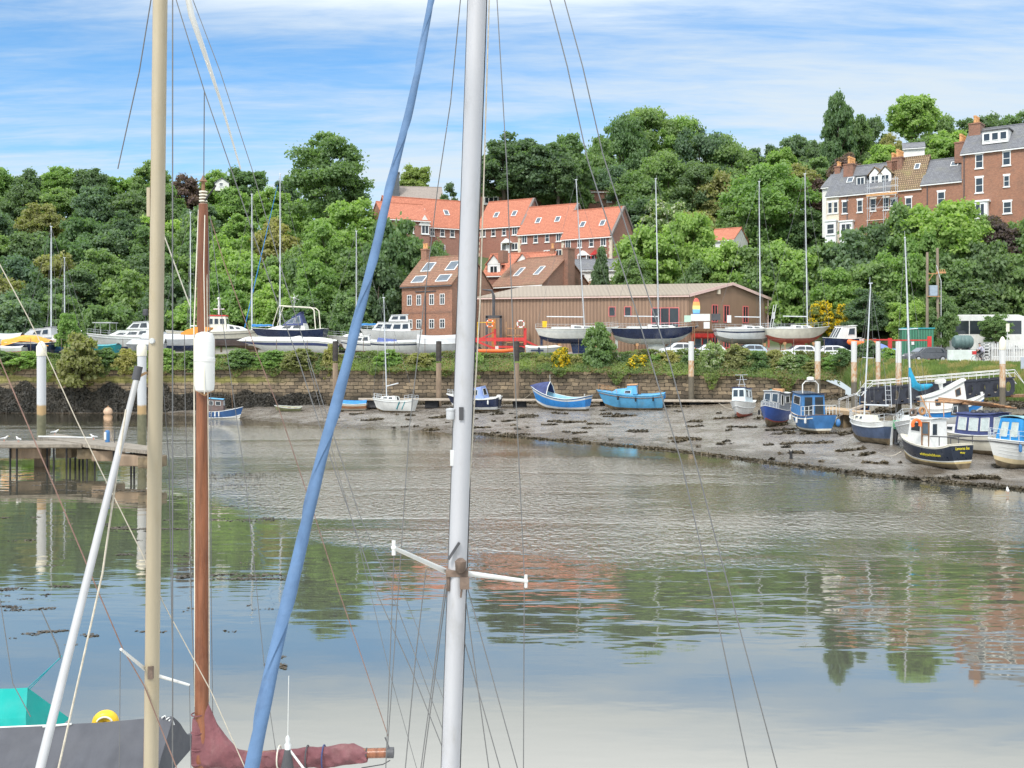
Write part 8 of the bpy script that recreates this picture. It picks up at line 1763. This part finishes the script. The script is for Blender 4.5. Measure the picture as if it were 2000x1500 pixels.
stays(wC, [([(388, 410, DC), (379, 640, DC-.05), (380, 1000, DC-.05), (381, 1380, DC)], .008, M_cream), ([(400, 420, DC-.1), (398, 520, DC-.1), (400, 650, DC-.2), (399, 770, DC-.25)], .005, M_cream), ([(404, 500, DC), (406, 780, DC-.2), (408, 1000, DC-.1), (409, 1370, DC)], .005, M_rope), ([(407, 440, DC), (412, 800, DC-.15), (412, 1120, DC), (414, 1300, DC), (418, 1560, DC)], .0045, None),
 ([(412, 430, DC), (440, 520, DC), (502, 690, DC), (545, 800, DC), (612, 1000, DC), (660, 1150, DC), (700, 1265, DC), (758, 1438, DC)], .005, M_rw), ([(410, 420, DC), (432, 610, DC), (480, 940, DC), (520, 1340, DC), (545, 1510, DC)], .004, None), ([(360, 652, DC), (362, 800, DC), (380, 1370, DC)], .0045, None)])
# boom with the rolled maroon sail
q = MB(); q.tube(PL([(380, 1478, DC), (560, 1476, DC), (690, 1472, DC), (767, 1470, DC)]), .052, 14); wC(q, 'boom', M_varn, True)
q = MB(); q.tube(PL([(755, 1470, DC), (769, 1470, DC)]), .057, 12); q.torus(P(716, 1472, DC), .055, .008, 'X', 14, 5); q.tube([P(760, 1460, DC-.02), P(752, 1440, DC-.02)], .007, 5); q.tube([P(762, 1485, DC-.02), P(748, 1493, DC-.02), P(706, 1500, DC-.02)], .006, 5); wC(q, 'boom_end', M_dkgrey, True)
rs = np.random.RandomState(3); q = MB(); rings = []; K = 30
for i in range(90):
    f = i/89.; x_ = 378+340*f; yc = 1478; up = float(np.interp(x_, [378, 398, 408, 425, 440, 465, 490, 560, 640, 690, 718], [80, 102, 100, 62, 40, 14, 8, 14, 20, 25, 13])); dn = float(np.interp(x_, [378, 480, 640, 700, 718], [20, 24, 20, 12, 8])); rg = []
    for k in range(K):
        a = 2*math.pi*k/K; r = up if math.sin(a) > 0 else dn; r = r*(1+.05*math.sin(3*a+f*26)+.05*math.sin(7*a-f*40)*min(1, 30/r)); th = .085*(1+.22*math.sin(f*34+3*a)+.12*math.sin(f*75-5*a))
        rg.append(P(x_+1.5*math.sin(a*3+f*9), yc-math.sin(a)*r, DC)+Vector((0, math.cos(a)*th, 0)))
    rings.append(rg)
q.loft(rings); wC(q, 'stowed_sail', M_maroon, True)
for x_, m_ in ((545, M_cream), (600, M_dkgrey), (632, M_dblue)):
    q = MB(); q.torus(P(x_, 1478, DC), .115 if x_ < 620 else .12, .008, 'X', 18, 5); wC(q, 'sail_tie', m_, True)
q = MB()
for y_ in (1395, 1430, 1462, 1490): q.torus(P(386, y_, DC-.03), .065, .007, 'Z', 14, 5)
wC(q, 'mast_lashings', M_maroon, True)
# --- D: small boat with a dark stub mast and whip aerial
DD = 10.4
D_o = empty('motor_launch', (X(562, DD), DD, 0), 0, 'grey stub mast with thin white aerial in front of the maroon sail', 'boat', 'moored yachts in the foreground'); wD = wbuild(D_o)
q = MB(); q.tube(PL([(562, 1462, DD), (561, 1500, DD), (560, 1720, DD)]), [.03, .065, .11], 12); wD(q, 'stub_mast', M_dkgrey, True); q = MB(); q.lathe(P(562, 1462, DD), [(.03, -.02), (.035, .04), (.02, .06), (.024, .11), (.01, .13)], 10); wD(q, 'masthead_light', M_greyw, True)
W_tube(wD, 'aerial', [(562, 1440, DD), (564, 1320, DD)], .0035, M_white, 5); W_tube(wD, 'strut', [(566, 1465, DD), (600, 1510, DD)], .012, M_white, 6); boat_under(wD, D_o, X(562, DD), DD-1.0, 5.0, 1.9, 90, M_navy, .8)
# --- E: boat under a grey boom tent, with turquoise cover behind and yellow buoy
DE = 12.0
E_ = empty('covered_boat', (X(150, DE), DE, 0), 0, 'boat under a big dark grey boom tent cover in the lower left corner', 'boat', 'moored yachts in the foreground'); wE = wbuild(E_)
q = MB(); rings = []; nn_ = 140
for i in range(nn_+1):
    f = i/nn_; x_ = lerp(-170, 338, f); yr = float(np.interp(x_, [-170, 0, 90, 200, 230, 335, 338], [1428, 1420, 1416, 1411, 1408, 1399, 1400])); rg = []
    for k in range(17):
        g = (k-8)/8.; drop = abs(g); yv = yr+8*(drop*8) if False else 0
        zz_ = P(x_, yr, DE).z-.62*drop**1.0-.05*math.sin(drop*3.1)+(.045*math.sin(f*33+g*6)+.03*math.sin(f*67-g*11)+.02*math.sin(f*120+g*4))*drop; yo = g*1.05+.09*math.sin(f*27+drop*7)*drop
        if zz_ < 0: pass
        rg.append(Vector((X(x_+6*drop*max(0, f-.85)*6, DE), DE+yo, zz_)))
    rings.append(rg)
q.loft(rings, closed=False, cap=True); wE(q, 'tent_cover', M_tent, True)
q = MB(); q.tube([P(-170, 1428, DE), P(90, 1417, DE)], .012, 6); q.tube([P(84, 1419, DE-.02), P(140, 1414, DE-.02)], .014, 6); wE(q, 'white_ridge_rope', M_white)
q = MB(); [q.tube([P(x_, 1402+k*3, DE-.05), P(x_+6, 1398+k*3, DE), P(x_+10, 1408+k*4, DE)], .010, 6) for k, x_ in enumerate((316, 325, 330))]; wE(q, 'cover_lashing', M_white)
boat_under(wE, E_, X(60, DE), DE, 6.0, 2.2, 2, M_white, .8)
DF = 13.6
F_ = empty('covered_boat', (X(0, DF), DF, 0), 0, 'boat with a bright turquoise cover behind the grey boom tent', 'boat', 'moored yachts in the foreground'); wF = wbuild(F_)
q = MB(); rings = []
for x_, xb in ((-300, -300), (-150, -140), (-60, -40), (20, 45), (54, 92)):
    a = P(x_, 1345 if x_ < 40 else 1343, DF); rings.append([Vector((X(xb, DF), DF-.55, P(0, 1440, DF).z)), Vector((lerp(X(xb, DF), a.x, .55), DF-.3, lerp(P(0, 1440, DF).z, a.z, .55))), a, Vector((lerp(X(xb, DF), a.x, .5), DF+.35, lerp(P(0, 1440, DF).z, a.z, .5))), Vector((X(xb, DF), DF+.7, P(0, 1440, DF).z))])
q.loft(rings, closed=False, cap=True); wF(q, 'turquoise_cover', M_tealc)
q = MB(); q.tube([P(55, 1343, DF), P(118, 1285, DF)], .007, 5); q.tube([P(58, 1346, DF), P(121, 1281, DF)], .007, 5); wF(q, 'turquoise_line', M_teal); q = MB(); q.tube([P(118, 1285, DF), P(112, 1262, DF), P(80, 1190, DF)], [.012, .012, .006], 5); wF(q, 'topping_lift', M_wire)
boat_under(wF, F_, X(-120, DF), DF, 5.0, 2.0, 0, M_white, .8)
DY = 12.9
o = empty('horseshoe_buoy', P(206, 1404, DY), .2, 'yellow horseshoe life buoy behind the grey boom tent', 'life buoy')
q = MB(); q.torus((0, 0, -.05), .088, .075, 'Y', 24, 12, a0=-15, a1=195); q.build('buoy', M_yellow, o, smooth=True); q = MB(); q.box((-.075, -.07, -.1), (.03, .03, .12)); q.box((.0, -.05, -.09), (.05, .04, .1)); q.build('strap', M_brk, o); q = MB(); q.torus((0, -.085, -.05), .10, .012, 'Y', 14, 6, a0=25, a1=150); q.build('reflective_band', M_cream, o, smooth=True)
